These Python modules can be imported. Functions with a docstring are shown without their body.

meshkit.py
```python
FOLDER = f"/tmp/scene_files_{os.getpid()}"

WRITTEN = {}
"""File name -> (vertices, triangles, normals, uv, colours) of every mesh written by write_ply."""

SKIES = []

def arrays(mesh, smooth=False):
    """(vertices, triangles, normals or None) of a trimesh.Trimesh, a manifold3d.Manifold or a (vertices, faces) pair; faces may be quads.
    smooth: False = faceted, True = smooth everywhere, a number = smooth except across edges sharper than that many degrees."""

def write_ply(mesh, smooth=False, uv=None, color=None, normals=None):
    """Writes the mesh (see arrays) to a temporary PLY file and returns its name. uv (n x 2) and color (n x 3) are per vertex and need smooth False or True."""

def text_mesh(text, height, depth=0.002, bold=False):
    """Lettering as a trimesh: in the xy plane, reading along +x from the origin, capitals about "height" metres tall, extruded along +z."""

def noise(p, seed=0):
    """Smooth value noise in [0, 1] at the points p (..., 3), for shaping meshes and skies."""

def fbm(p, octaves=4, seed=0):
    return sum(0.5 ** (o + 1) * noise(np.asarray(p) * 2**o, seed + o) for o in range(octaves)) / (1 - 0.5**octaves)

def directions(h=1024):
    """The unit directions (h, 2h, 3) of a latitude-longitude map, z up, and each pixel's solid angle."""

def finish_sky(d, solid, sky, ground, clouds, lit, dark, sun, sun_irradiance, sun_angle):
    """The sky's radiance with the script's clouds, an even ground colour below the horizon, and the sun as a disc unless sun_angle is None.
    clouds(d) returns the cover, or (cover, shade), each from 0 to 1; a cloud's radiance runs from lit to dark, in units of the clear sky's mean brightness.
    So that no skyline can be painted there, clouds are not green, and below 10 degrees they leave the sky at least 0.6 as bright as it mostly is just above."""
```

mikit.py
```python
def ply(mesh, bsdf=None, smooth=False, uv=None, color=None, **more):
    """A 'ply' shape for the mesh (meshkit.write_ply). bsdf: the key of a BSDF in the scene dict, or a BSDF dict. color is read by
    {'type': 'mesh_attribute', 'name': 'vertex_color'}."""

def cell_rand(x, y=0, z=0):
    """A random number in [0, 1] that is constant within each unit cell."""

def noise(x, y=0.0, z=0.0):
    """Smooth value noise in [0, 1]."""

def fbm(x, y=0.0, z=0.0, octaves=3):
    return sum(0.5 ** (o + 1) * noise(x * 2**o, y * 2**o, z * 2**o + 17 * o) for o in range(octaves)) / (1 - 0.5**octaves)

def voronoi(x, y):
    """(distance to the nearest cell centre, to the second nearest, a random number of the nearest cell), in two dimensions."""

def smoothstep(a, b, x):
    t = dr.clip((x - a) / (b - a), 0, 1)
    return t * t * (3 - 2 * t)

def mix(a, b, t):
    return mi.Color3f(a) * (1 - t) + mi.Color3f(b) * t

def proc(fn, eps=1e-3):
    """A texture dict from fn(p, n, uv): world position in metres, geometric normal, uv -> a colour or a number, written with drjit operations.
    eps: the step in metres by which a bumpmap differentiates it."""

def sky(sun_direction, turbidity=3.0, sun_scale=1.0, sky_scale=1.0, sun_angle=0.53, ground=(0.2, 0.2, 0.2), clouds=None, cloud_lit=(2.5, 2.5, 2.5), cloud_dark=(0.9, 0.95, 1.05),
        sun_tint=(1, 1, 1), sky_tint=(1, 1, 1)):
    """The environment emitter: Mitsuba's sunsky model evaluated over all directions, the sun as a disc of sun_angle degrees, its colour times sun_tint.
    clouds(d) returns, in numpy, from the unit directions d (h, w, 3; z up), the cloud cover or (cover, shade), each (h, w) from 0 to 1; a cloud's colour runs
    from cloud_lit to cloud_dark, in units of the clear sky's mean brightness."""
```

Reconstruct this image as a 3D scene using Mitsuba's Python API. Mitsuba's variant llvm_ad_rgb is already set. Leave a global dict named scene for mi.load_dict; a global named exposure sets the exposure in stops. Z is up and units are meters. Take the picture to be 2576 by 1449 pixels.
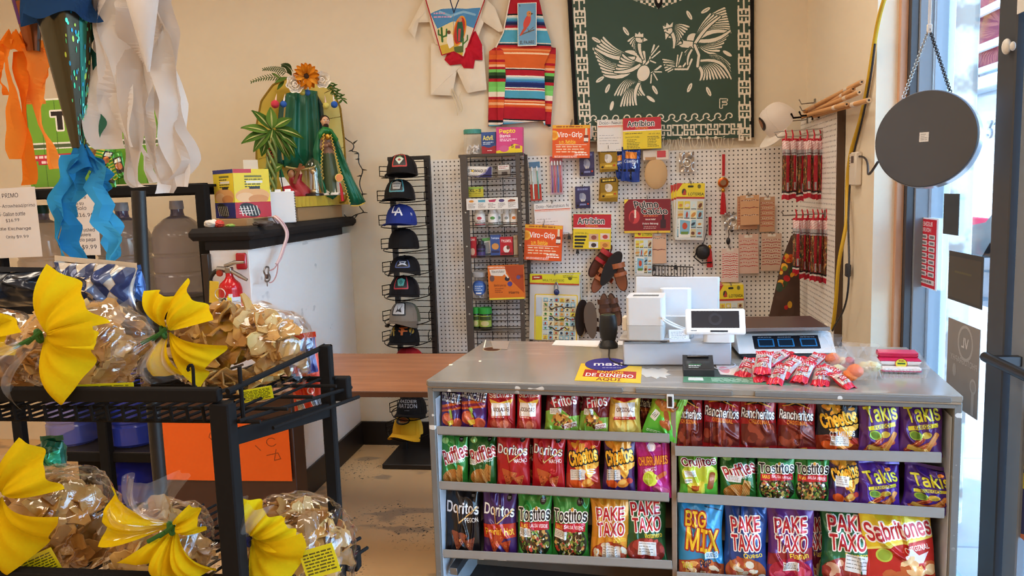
import math, random
import numpy as np, trimesh, manifold3d as m3
import shapely, shapely.geometry as sg, shapely.affinity as sa
from shapely.ops import unary_union
import drjit as dr, mitsuba as mi
import mikit, meshkit
from mikit import proc, noise, fbm, smoothstep, mix, cell_rand

scene, labels, count = {}, {}, {}
T4 = mi.ScalarTransform4f
rng = random.Random(7)

# ------------------------------------------------------------------ camera, sky, lights, exposure
F, PITCH, ROLL, YAW, EYE = 2000.0, 0.12099560, 0.03312929, 0.14479137, np.array([0.0, 0.0, 1.6])
_fw = np.array([-math.sin(YAW) * math.cos(PITCH), math.cos(YAW) * math.cos(PITCH), -math.sin(PITCH)])
_r0 = np.array([math.cos(YAW), math.sin(YAW), 0.0])
_d0 = np.cross(_fw, _r0)
_rt = _r0 * math.cos(ROLL) + _d0 * math.sin(ROLL)
_dn = -_r0 * math.sin(ROLL) + _d0 * math.cos(ROLL)
scene['camera'] = {'type': 'perspective', 'fov': 2 * math.degrees(math.atan(1288 / F)), 'fov_axis': 'x', 'near_clip': 0.05, 'far_clip': 500.0,
                   'to_world': T4().look_at(EYE.tolist(), (EYE + _fw).tolist(), (-_dn).tolist())}
exposure = 0.8
SUN_DIR = [-0.34, 0.25, 0.90]
scene['sky'] = mikit.sky(SUN_DIR, turbidity=3.0, sun_scale=2.2, sky_scale=27.0, ground=(0.45, 0.45, 0.45), sky_tint=(0.92, 1.06, 1.03))
LAMP = (1.0, 0.87, 0.71)
LAMP_POWER = 5.2

# ------------------------------------------------------------------ helpers
def ray(x, y):
    return _rt * ((x - 1288) / F) + _dn * ((y - 724.5) / F) + _fw
def onY(x, y, Y):
    d = ray(x, y); return EYE + d * (Y / d[1])
def onX(x, y, X):
    d = ray(x, y); return EYE + d * (X / d[0])
def onZ(x, y, Z):
    d = ray(x, y); return EYE + d * ((Z - 1.6) / d[2])
def onP(x, y, p, n):
    d = ray(x, y); return EYE + d * (np.dot(np.asarray(p) - EYE, n) / np.dot(d, n))

def lin(c):
    if isinstance(c, str):
        c = c.lstrip('#')
        c = [int(ch * 2, 16) for ch in c] if len(c) == 3 else [int(c[i:i + 2], 16) for i in (0, 2, 4)]
    c = np.asarray(c, float) / 255
    return np.where(c < 0.04045, c / 12.92, ((c + 0.055) / 1.055) ** 2.4)

def _colour(p, n, uv):
    # every face's own plain colour, kept in its texture coordinates (red and green in u, blue in v)
    x = dr.floor(uv.x + 0.5); r = dr.floor(x / 256); g = x - r * 256; b = dr.floor(uv.y + 0.5)
    return mi.Color3f(dr.power(r / 255, 2.2), dr.power(g / 255, 2.2), dr.power(b / 255, 2.2))
VC = proc(_colour)
def code(c):
    q = np.round(255 * np.clip(c, 0, 1) ** (1 / 2.2)); return np.stack([q[:, 0] * 256 + q[:, 1], q[:, 2]], 1)
def _two(b): return {'type': 'twosided', 'b': b}
def _pr(rough, spec=0.5, **k): return _two({'type': 'principled', 'base_color': VC, 'roughness': rough, 'specular': spec, **k})
scene['matte'] = _pr(0.85, 0.25)
scene['satin'] = _pr(0.45)
scene['gloss'] = _pr(0.16, 0.55)
scene['foil'] = _pr(0.2, 0.5, metallic=0.2, clearcoat=0.25, clearcoat_gloss=0.93)
scene['holo'] = _pr(0.16, 0.9, metallic=0.75)
scene['metal'] = _pr(0.32, 0.6, metallic=0.9)
scene['cloth'] = _pr(0.8, 0.2, sheen=0.4)
scene['silk'] = _pr(0.38, 0.5, sheen=0.5, metallic=0.15)
scene['thin'] = {'type': 'principledthin', 'base_color': VC, 'roughness': 0.6, 'diff_trans': 0.7}
scene['thinpoly'] = {'type': 'principledthin', 'base_color': VC, 'roughness': 0.2, 'diff_trans': 0.6, 'spec_trans': 0.0}
scene['film'] = {'type': 'thindielectric', 'int_ior': 1.5}
scene['haze'] = {'type': 'mask', 'opacity': 0.07, 'b': _two({'type': 'principled', 'base_color': {'type': 'rgb', 'value': [0.8, 0.78, 0.74]}, 'roughness': 0.22, 'specular': 1.0})}
scene['pane'] = {'type': 'thindielectric', 'int_ior': 1.5}
scene['tinted'] = {'type': 'mask', 'opacity': 0.5, 'b': _two({'type': 'principled', 'base_color': VC, 'roughness': 0.12, 'specular': 0.6})}

def key(name):
    n = count.get(name, 0); count[name] = n + 1
    return name if n == 0 else f'{name}_{n:03d}'
def put(k, mesh, col, mat='matte', smooth=38, colors=None, normals=None):
    if normals is not None:
        v, f = mesh; n = normals
    else:
        v, f, n = meshkit.arrays(mesh, smooth)
    c = np.tile(lin(col), (len(v), 1)) if colors is None else colors
    path = meshkit.write_ply((v, f), False, code(np.asarray(c)), None, normals=n)
    scene[k] = {'type': 'ply', 'filename': path, 'face_normals': n is None, 'bsdf': {'type': 'ref', 'id': mat}}
    return k
def thing(name, label, cat, group=None):
    k = key(name); labels[k] = {'label': label, 'category': cat}
    if group: labels[k]['group'] = group
    return k
def solo(name, label, cat, mesh, col, mat='matte', smooth=38, group=None, **kw):
    return put(thing(name, label, cat, group), mesh, col, mat, smooth, **kw)
def part(parent, name, mesh, col, mat='matte', smooth=38, label=None, **kw):
    k = key(parent + '__' + name)
    put(k, mesh, col, mat, smooth, **kw)
    if label: labels[k] = {'label': label}
    return k
def struct(name, mesh, col, mat='matte', smooth=False, parent=None, **kw):
    k = key(name)
    put(k, mesh, col, mat, smooth, **kw)
    if '__' not in name: labels[k] = {'kind': 'structure'}
    return k

cat = lambda *a: trimesh.util.concatenate([x for y in a for x in (y if isinstance(y, (list, tuple)) else [y])])
def mv(m, t=(0, 0, 0), rz=0, rx=0, ry=0, s=None):
    m = m.copy()
    if s is not None: m.apply_transform(np.diag([*(s if np.ndim(s) else (s, s, s)), 1.0]))
    R = trimesh.transformations.euler_matrix(math.radians(rx), math.radians(ry), math.radians(rz), 'sxyz')
    R[:3, 3] = t
    m.apply_transform(R); return m
def xf(m, M):
    m = m.copy(); m.apply_transform(M); return m
def frame(o, ex, ey=None, ez=None):
    """4x4 from an origin, an x axis and (y or z) axis."""
    ex = np.asarray(ex, float); ex = ex / np.linalg.norm(ex)
    if ez is not None:
        ez = np.asarray(ez, float); ez = ez - ex * (ez @ ex); ez /= np.linalg.norm(ez); ey = np.cross(ez, ex)
    else:
        ey = np.asarray(ey, float); ey = ey - ex * (ey @ ex); ey /= np.linalg.norm(ey); ez = np.cross(ex, ey)
    M = np.eye(4); M[:3, 0], M[:3, 1], M[:3, 2], M[:3, 3] = ex, ey, ez, o
    return M
def cbox(sx, sy, sz, b=0.002, c=(0, 0, 0)):
    """A box with chamfered edges about c."""
    b = min(b, 0.45 * min(sx, sy, sz)); x, y, z = sx / 2, sy / 2, sz / 2
    p = []
    for i in (-1, 1):
        for j in (-1, 1):
            for k in (-1, 1):
                p += [(i * (x - b), j * (y - b), k * z), (i * (x - b), j * y, k * (z - b)), (i * x, j * (y - b), k * (z - b))]
    m = trimesh.convex.convex_hull(np.array(p)); m.apply_translation(c); return m
def bar(p, q, w, h=None, up=(0, 0, 1), b=0.001):
    """A square bar from p to q, w wide and h high."""
    p, q = np.asarray(p, float), np.asarray(q, float); L = np.linalg.norm(q - p); d = (q - p) / L
    up = np.asarray(up, float)
    if abs(d @ up) > 0.98: up = np.array([0, 1.0, 0])
    return xf(cbox(L, w, h or w, b), frame((p + q) / 2, d, ez=up))
def tube(pts, r, n=8, closed=False, caps=True):
    p = np.asarray(pts, float)
    if closed: p = np.vstack([p, p[:1]])
    r = np.broadcast_to(r, len(p)).astype(float)
    t = np.gradient(p, axis=0)
    if closed: t[0] = t[-1] = p[1] - p[-2]
    t /= np.linalg.norm(t, axis=1, keepdims=True) + 1e-12
    a = np.cross(t[0], [0, 0, 1.0] if abs(t[0][2]) < 0.9 else [1.0, 0, 0]); a /= np.linalg.norm(a)
    A = []
    for i in range(len(p)):
        a = a - t[i] * (a @ t[i]); a /= np.linalg.norm(a) + 1e-12; A.append(a)
    A = np.array(A); B = np.cross(t, A); ang = np.arange(n) * 2 * np.pi / n
    v = p[:, None] + r[:, None, None] * (np.cos(ang)[None, :, None] * A[:, None] + np.sin(ang)[None, :, None] * B[:, None])
    i, j = np.meshgrid(np.arange(len(p) - 1), np.arange(n), indexing='ij'); j2 = (j + 1) % n
    q = np.stack([i * n + j, i * n + j2, (i + 1) * n + j2, (i + 1) * n + j], -1).reshape(-1, 4)
    f = np.vstack([q[:, [0, 1, 2]], q[:, [0, 2, 3]]]); v = v.reshape(-1, 3)
    if caps and not closed:
        k = len(v); v = np.vstack([v, p[:1], p[-1:]]); e = (len(p) - 1) * n; jj = np.arange(n)
        f = np.vstack([f, np.stack([np.full(n, k), (jj + 1) % n, jj], 1), np.stack([np.full(n, k + 1), e + jj, e + (jj + 1) % n], 1)])
    return trimesh.Trimesh(v, f, process=False)
def spline(pts, n=24):
    p = np.asarray(pts, float)
    from scipy.interpolate import CubicSpline
    s = np.r_[0, np.cumsum(np.linalg.norm(np.diff(p, axis=0), axis=1))]
    return CubicSpline(s, p)(np.linspace(0, s[-1], n))
def lathe(prof, n=24):
    """Revolve (r, z) pairs about z."""
    return trimesh.creation.revolve(np.asarray(prof, float), sections=n)
def prism(poly, d):
    return trimesh.creation.extrude_polygon(poly if hasattr(poly, 'area') else sg.Polygon(poly), d, engine='earcut')
def sph(r, c=(0, 0, 0), sub=2, s=(1, 1, 1)):
    m = trimesh.creation.icosphere(sub, r); m.apply_transform(np.diag([*s, 1.0])); m.apply_translation(c); return m
def grid(fn, nu, nv, u=(0, 1), v=(0, 1), wrap=False):
    """A surface mesh of fn(U, V) -> (.., 3)."""
    U, V = np.meshgrid(np.linspace(*u, nu), np.linspace(*v, nv), indexing='ij')
    P = np.asarray(fn(U, V)).reshape(-1, 3)
    i, j = np.meshgrid(np.arange(nu - 1), np.arange(nv - 1), indexing='ij'); a = i * nv + j
    q = np.stack([a, a + nv, a + nv + 1, a + 1], -1).reshape(-1, 4)
    return trimesh.Trimesh(P, np.vstack([q[:, [0, 1, 2]], q[:, [0, 2, 3]]]), process=False)
def thick(m, t):
    """Gives a sheet a thickness t (along its vertex normals) with closed rims."""
    n = np.array(m.vertex_normals); v, f = np.array(m.vertices), np.array(m.faces); k = len(v)
    e = np.sort(m.edges, axis=1); u, idx, c = np.unique(e, axis=0, return_index=True, return_counts=True)
    b = m.edges[idx[c == 1]]
    side = np.vstack([np.stack([b[:, 1], b[:, 0], b[:, 0] + k], 1), np.stack([b[:, 1], b[:, 0] + k, b[:, 1] + k], 1)])
    return trimesh.Trimesh(np.vstack([v + n * t / 2, v - n * t / 2]), np.vstack([f, f[:, ::-1] + k, side]), process=False)
def sstep(a, b, x):
    t = np.clip((x - a) / (b - a), 0, 1); return t * t * (3 - 2 * t)

# ------------------------------------------------------------------ flat print, as coloured outlines laid on a surface
_glyph = {}
def glyphs(text, bold=False):
    k = (text, bold)
    if k not in _glyph:
        m = meshkit.text_mesh(text, 1.0, 0.1, bold)
        top = m.faces[(m.vertices[m.faces][:, :, 2] > 0.05).all(1)]
        tri = m.vertices[top][:, :, :2]
        g = unary_union(shapely.polygons(np.concatenate([tri, tri[:, :1]], 1)).tolist())
        _glyph[k] = g.buffer(0.004).simplify(0.008)
    return _glyph[k]
def fit(g, x0, y0, x1, y1, skew=0, rot=0, arc=0):
    """Lettering fitted to a box in y-down units."""
    a, b, c_, d = g.bounds
    if skew: g = sa.skew(g, xs=skew); a, b, c_, d = g.bounds
    g = sa.affine_transform(g, [(x1 - x0) / (c_ - a), 0, 0, -(y1 - y0) / (d - b), x0 - a * (x1 - x0) / (c_ - a), y1 + b * (y1 - y0) / (d - b)])
    if arc: g = shapely.transform(g, lambda p: np.stack([p[:, 0], p[:, 1] - arc * (1 - ((p[:, 0] - x0) / (x1 - x0) * 2 - 1) ** 2)], 1))
    if rot: g = sa.rotate(g, rot, origin=((x0 + x1) / 2, (y0 + y1) / 2))
    return g
def R_(x0, y0, x1, y1, rot=0, rad=0):
    g = sg.box(x0, y0, x1, y1)
    if rad: g = g.buffer(-rad).buffer(rad, quad_segs=4)
    return sa.rotate(g, rot) if rot else g
def E_(cx, cy, rx, ry=None, rot=0, q=8):
    g = sa.scale(sg.Point(cx, cy).buffer(1, quad_segs=q), rx, ry or rx)
    return sa.rotate(g, rot) if rot else g
def P_(*p): return sg.Polygon(p).buffer(0)
def L_(w, *p, cap=1): return sg.LineString(p).buffer(w / 2, quad_segs=3, cap_style=cap)
def TX(text, x0, y0, x1, y1, bold=True, **k): return fit(glyphs(text, bold), x0, y0, x1, y1, **k)
def LINES(x0, y0, x1, n, h, gap, seed=1, full=0.6):
    """Rows of print too small to read."""
    r, o = random.Random(seed), []
    for i in range(n):
        x, e = x0, x0 + (x1 - x0) * (full + (1 - full) * r.random())
        while x < e:
            w = (x1 - x0) * (0.07 + 0.16 * r.random())
            o.append(sg.box(x, y0 + i * gap, min(x + w, x1), y0 + i * gap + h)); x += w + (x1 - x0) * 0.035
    return sg.MultiPolygon(o)
def STROKE(text, x0, y0, x1, y1, w=None): return TX(text, x0, y0, x1, y1, bold=False)
def lay(art, fn, step, off0=0.0004, doff=0.00003, nrm=None):
    """art: [(shape, colour)], painted in order; fn(P (n,2)) -> (n,3) in metres; every layer lies a little above the one before it."""
    VV, FF, CC, NN, k = [], [], [], [], 0
    e = 1e-3
    cover, left = None, []
    for g, col in reversed(art):          # only what later layers leave in sight
        left.append((g if cover is None else g.difference(cover), col))
        cover = g if cover is None else cover.union(g)
    for li, (g, col) in enumerate(reversed(left)):
        c = lin(col)
        for poly in getattr(g, 'geoms', [g]):
            if poly.is_empty or poly.geom_type != 'Polygon' or poly.area <= 0: continue
            try: v, f = trimesh.creation.triangulate_polygon(poly, engine='earcut')
            except Exception: continue
            if not len(f): continue
            v = np.asarray(v)[:, :2]
            if step:
                v3 = np.c_[v, np.zeros(len(v))]
                try: v3, f = trimesh.remesh.subdivide_to_size(v3, f, step, max_iter=12)
                except Exception: pass
                v = v3[:, :2]
            P = fn(v); du = fn(v + [e, 0]) - fn(v - [e, 0]); dv = fn(v + [0, e]) - fn(v - [0, e])
            n = np.cross(dv, du); n /= np.linalg.norm(n, axis=1, keepdims=True) + 1e-12
            VV.append(P + n * (off0 + li * doff)); NN.append(n); CC.append(np.tile(c, (len(v), 1)))
            a = v[f[:, 1]] - v[f[:, 0]]; b = v[f[:, 2]] - v[f[:, 0]]
            f = np.where((a[:, 0] * b[:, 1] - a[:, 1] * b[:, 0] > 0)[:, None], f[:, ::-1], f)
            FF.append(f + k); k += len(v)
    return dict(mesh=(np.vstack(VV), np.vstack(FF)), colors=np.vstack(CC), normals=np.vstack(NN))
def printed(parent, name, art, fn, mat='satin', step=0, label=None, **kw):
    d = lay(art, fn, step, **kw)
    return part(parent, name, d['mesh'], '#fff', mat, colors=d['colors'], normals=d['normals'], label=label)
def planar(M, s, w, h):
    """Art units (y down, w x h of them, s metres each) on the front (-y) face of a frame whose origin is the art's centre."""
    return lambda p: (np.c_[(p[:, 0] - w / 2) * s, np.zeros(len(p)), (h / 2 - p[:, 1]) * s] @ M[:3, :3].T) + M[:3, 3]

# ------------------------------------------------------------------ materials of the setting
def _wall(p, n, uv):
    a = fbm(p.x * 1.3, p.y * 1.3, p.z * 1.3) - 0.5
    b = fbm(p.x * 22, p.y * 22, p.z * 22) - 0.5
    return mi.Color3f(0.71, 0.615, 0.465) * (1 + 0.07 * a + 0.03 * b)
scene['wall_paint'] = _two({'type': 'principled', 'base_color': proc(_wall), 'roughness': 0.7, 'specular': 0.3})
def _half(p, n, uv):
    a = fbm(p.x * 2, p.y * 3, p.z * 3) - 0.5
    sc = smoothstep(0.77, 0.83, fbm(p.y * 9, p.z * 14, 3.0)) * 0.25
    return mi.Color3f(0.80, 0.78, 0.74) * (1 + 0.08 * a) * (1 - sc)
scene['halfwall_paint'] = _two({'type': 'principled', 'base_color': proc(_half), 'roughness': 0.6, 'specular': 0.35})
def _floor(p, n, uv):
    base = mix((0.54, 0.35, 0.17), (0.65, 0.445, 0.24), fbm(p.x * 3, p.y * 3))
    sp = smoothstep(0.80, 0.86, noise(p.x * 110, p.y * 110)) * smoothstep(0.48, 0.62, fbm(p.x * 2.5 + 5, p.y * 2.5))
    worn = smoothstep(0.62, 0.75, fbm(p.x * 5 + 2, p.y * 9)) * 0.7
    return mix(mix(base, (0.16, 0.13, 0.11), worn * 0.8), (0.06, 0.05, 0.04), sp)
scene['floor_vinyl'] = _two({'type': 'principled', 'base_color': proc(_floor), 'roughness': 0.55, 'specular': 0.4})
def _peg(ax):
    def fn(p, n, uv):
        h = (p.x if ax == 'x' else p.y) / 0.0254; z = p.z / 0.0254
        dx = h - dr.floor(h) - 0.5; dz = z - dr.floor(z) - 0.5
        d = dr.sqrt(dx * dx + dz * dz)
        miss = smoothstep(0.93, 0.96, cell_rand(dr.floor(h), dr.floor(z), 4))
        worn = fbm(p.x * 1.7, p.y * 1.7, p.z * 2.2)
        c = mix((0.72, 0.69, 0.645), (0.82, 0.79, 0.745), worn)
        c = mix(c, (0.30, 0.24, 0.2), smoothstep(0.80, 0.85, noise(p.x * 9, p.y * 9, p.z * 9)) * 0.15)
        return mix(c, (0.05, 0.042, 0.035), (1 - smoothstep(0.155, 0.195, d)))
    return fn
scene['pegboard_x'] = _two({'type': 'principled', 'base_color': proc(_peg('x')), 'roughness': 0.5, 'specular': 0.4})
scene['pegboard_y'] = _two({'type': 'principled', 'base_color': proc(_peg('y')), 'roughness': 0.5, 'specular': 0.4})
def _ctop(p, n, uv):
    a = fbm(p.x * 3, p.y * 3); s = smoothstep(0.70, 0.74, noise(p.x * 8, p.y * 60)) * smoothstep(.5, .7, noise(p.x * 3 + 9, p.y * 4))
    return mix((0.23, 0.205, 0.165), (0.28, 0.25, 0.205), a) * (1 + 0.2 * s)
scene['counter_top'] = _two({'type': 'principled', 'base_color': proc(_ctop), 'roughness': 0.13, 'specular': 0.55})
def _grey(p, n, uv):
    a = fbm(p.x * 6, p.y * 6, p.z * 6)
    chip = smoothstep(0.76, 0.79, noise(p.x * 45, p.y * 45, p.z * 45)) * smoothstep(0.55, 0.7, noise(p.x * 6, p.y * 6, p.z * 6))
    return mix(mix((0.135, 0.13, 0.118), (0.17, 0.164, 0.15), a), (0.62, 0.60, 0.55), chip)
scene['grey_paint'] = _two({'type': 'principled', 'base_color': proc(_grey), 'roughness': 0.45, 'specular': 0.45})
def _wood(p, n, uv):
    g = fbm(p.x * 4, p.y * 34, p.z * 34, 4)
    return mix((0.21, 0.082, 0.036), (0.36, 0.158, 0.075), g) * (0.9 + 0.25 * fbm(p.x * 3, p.y * 3))
scene['brown_wood'] = _two({'type': 'principled', 'base_color': proc(_wood), 'roughness': 0.42, 'specular': 0.45})
def _ply(p, n, uv):
    g = fbm(p.x * 6, p.y * 6, p.z * 220, 2)
    return mix((0.20, 0.13, 0.08), (0.42, 0.31, 0.2), g)
scene['ply_edge'] = _two({'type': 'principled', 'base_color': proc(_ply), 'roughness': 0.7, 'specular': 0.3})
def _conc(p, n, uv):
    g = fbm(p.x * 4, p.y * 4, p.z * 4, 4)
    jx, jy = p.x / 1.2, p.y / 1.2
    j = dr.minimum(dr.abs(jx - dr.round(jx)), dr.abs(jy - dr.round(jy)))
    return mix((0.36, 0.36, 0.355), (0.46, 0.46, 0.455), g) * (0.6 + 0.4 * smoothstep(0.0, 0.012, j))
scene['sidewalk_concrete'] = _two({'type': 'principled', 'base_color': proc(_conc), 'roughness': 0.85, 'specular': 0.2})
def _plaster(p, n, uv):
    g = fbm(p.x * 9, p.y * 9, p.z * 7, 4)
    return mix((0.26, 0.24, 0.22), (0.72, 0.68, 0.6), smoothstep(0.36, 0.52, g))
scene['peeling_plaster'] = _two({'type': 'principled', 'base_color': proc(_plaster), 'roughness': 0.9, 'specular': 0.2})
# ------------------------------------------------------------------ the room
WB, PB = 4.82, 4.80          # back wall, pegboard front
XR, YR = 1.03, 3.54          # right wall, end of the right wall
CEIL = 3.35
struct('wall_back', cbox(5.9, 0.1, CEIL, 0.001, (-1.75, WB + 0.05, CEIL / 2)), '#fff', 'wall_paint')
struct('wall_right', cbox(0.1, 1.4, CEIL, 0.001, (XR + 0.05, 4.24, CEIL / 2)), '#fff', 'wall_paint')
struct('wall_left', cbox(0.1, 10, CEIL, 0.001, (-4.65, 0, CEIL / 2)), '#fff', 'wall_paint')
struct('wall_front', cbox(6.0, 0.1, CEIL, 0.001, (-1.7, -4.95, CEIL / 2)), '#fff', 'wall_paint')
struct('floor', cbox(5.9, 9.9, 0.06, 0.001, (-1.68, -0.03, -0.03)), '#fff', 'floor_vinyl')
struct('ceiling', cbox(6.0, 10, 0.08, 0.001, (-1.7, 0, CEIL + 0.04)), '#e8dfcf', 'matte')
# ceiling lamps (above the frame)
for lx in (-3.2, -1.55, 0.1):
    for ly in (-2.6, 0.3, 3.0):
        t = thing('ceiling_light', 'white fluorescent troffer in the ceiling above the frame', 'ceiling light', 'ceiling troffers')
        part(t, 'housing', cat(bar((lx - .33, ly - .63, CEIL - .02), (lx + .33, ly - .63, CEIL - .02), .04), bar((lx - .33, ly + .63, CEIL - .02), (lx + .33, ly + .63, CEIL - .02), .04),
             bar((lx - .33, ly - .63, CEIL - .02), (lx - .33, ly + .63, CEIL - .02), .04), bar((lx + .33, ly - .63, CEIL - .02), (lx + .33, ly + .63, CEIL - .02), .04)), '#eee', 'satin')
        q = trimesh.Trimesh([[lx - .3, ly - .6, CEIL - .02], [lx + .3, ly - .6, CEIL - .02], [lx + .3, ly + .6, CEIL - .02], [lx - .3, ly + .6, CEIL - .02]], [[0, 2, 1], [0, 3, 2]])
        k = part(t, 'diffuser', q, '#fff', 'matte', False)
        scene[k]['emitter'] = {'type': 'area', 'radiance': {'type': 'rgb', 'value': [LAMP_POWER * c for c in LAMP]}}
# half wall on the left with its black cap
HX, HN = -1.72, 3.44
hl = float(onY(527, 640, HN)[0])
struct('wall_half', cbox(HX - hl, WB - HN, 1.376, 0.002, ((HX + hl) / 2, (WB + HN) / 2, 0.688)), '#fff', 'halfwall_paint')
BLK = '#221d1b'
trim = cat(cbox(HX - hl + .03, WB - HN - .17, .046, .003, ((HX + hl) / 2, (WB - .19 + HN) / 2, 1.398)))
struct('trim_1', trim, BLK, 'matte')
cl = float(onY(467, 590, HN - .05)[0])
struct('trim_2', cbox(HX + .05 - cl, WB - HN + .045, .057, .02, ((HX + .05 + cl) / 2, (WB + HN - .05) / 2, 1.4485)), BLK, 'matte')
struct('trim_3', cbox(.035, .05, 1.36, .003, (hl - .012, HN, .68)), '#2a1d17', 'satin')
struct('baseboard_left', cbox(.014, WB - HN, .155, .002, (HX + .007, (WB + HN) / 2, .0775)), '#1b1615', 'satin')
struct('baseboard_back', cbox(XR - HX, .014, .155, .002, ((XR + HX) / 2, WB - .007, .0775)), '#1b1615', 'satin')
HT = 1.477                    # top of the half wall's cap
# pegboards
pl, pr_ = -1.205, XR
struct('wall_pegboard', cbox(pr_ - pl, .012, 1.806 - .605, .001, ((pl + pr_) / 2, PB + .006, (1.806 + .605) / 2)), '#fff', 'pegboard_x')
struct('wall_pegboard_side', cbox(.012, .80, 1.95 - .605, .001, (XR - .03, 4.40, (1.95 + .605) / 2)), '#fff', 'pegboard_y')
struct('trim_4', cat(cbox(.034, .012, 1.96 - .6, .001, (XR - .02, 3.994, (1.95 + .605) / 2)), cbox(.03, .8, .012, .001, (XR - .018, 4.40, 1.953))), '#4a3526', 'satin')
struct('trim_5', cbox(pr_ - pl, .02, .02, .002, ((pl + pr_) / 2, PB + .002, .595)), '#3a2a20', 'satin')
# window reveal, trim and frame on the right
WX = 1.22
struct('wall_reveal', cbox(.30, .09, CEIL, .002, (XR + .155, YR + .05, CEIL / 2)), '#e9eaea', 'matte')
struct('trim_6', cbox(.03, .03, CEIL, .002, (1.128, YR - .012, CEIL / 2)), '#b98a68', 'satin')
fr = thing('window_frame', '', 'frame'); labels[fr] = {'kind': 'structure'}
GR = '#75797e'
part(fr, 'jamb', cbox(.03, .05, CEIL, .002, (1.158, YR - .03, CEIL / 2)), '#3b3b3e', 'satin')
part(fr, 'jamb', cbox(.055, .06, CEIL, .003, (1.20, YR - .035, CEIL / 2)), GR, 'satin')
part(fr, 'jamb', cbox(.05, .05, CEIL, .003, (1.252, YR - .06, CEIL / 2)), '#868b90', 'satin')
PY = 2.80
part(fr, 'mullion', cbox(.07, .12, CEIL, .004, (WX, PY - .05, CEIL / 2)), '#3a3d41', 'satin')
part(fr, 'rail', cbox(.06, 3.6, .09, .003, (WX, 1.70, .045)), '#9aa0a5', 'satin')
part(fr, 'rail', cbox(.06, 8.6, .12, .003, (WX, -.7, CEIL - .06)), GR, 'satin')
k = part(fr, 'pane', cbox(.006, YR - .09 - PY, CEIL - .2, .0001, (WX, (YR - .09 + PY) / 2, CEIL / 2)), '#fff', 'pane', False)
part(fr, 'mullion', cbox(.07, .1, CEIL, .004, (WX, 0.3, CEIL / 2)), GR, 'satin')
part(fr, 'pane', cbox(.006, 1.2, CEIL - .2, .0001, (WX, .93, CEIL / 2)), '#fff', 'pane', False)
struct('wall_right_front', cbox(.1, 5.2, CEIL, .002, (WX + .02, -2.35, CEIL / 2)), '#fff', 'wall_paint')
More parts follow.
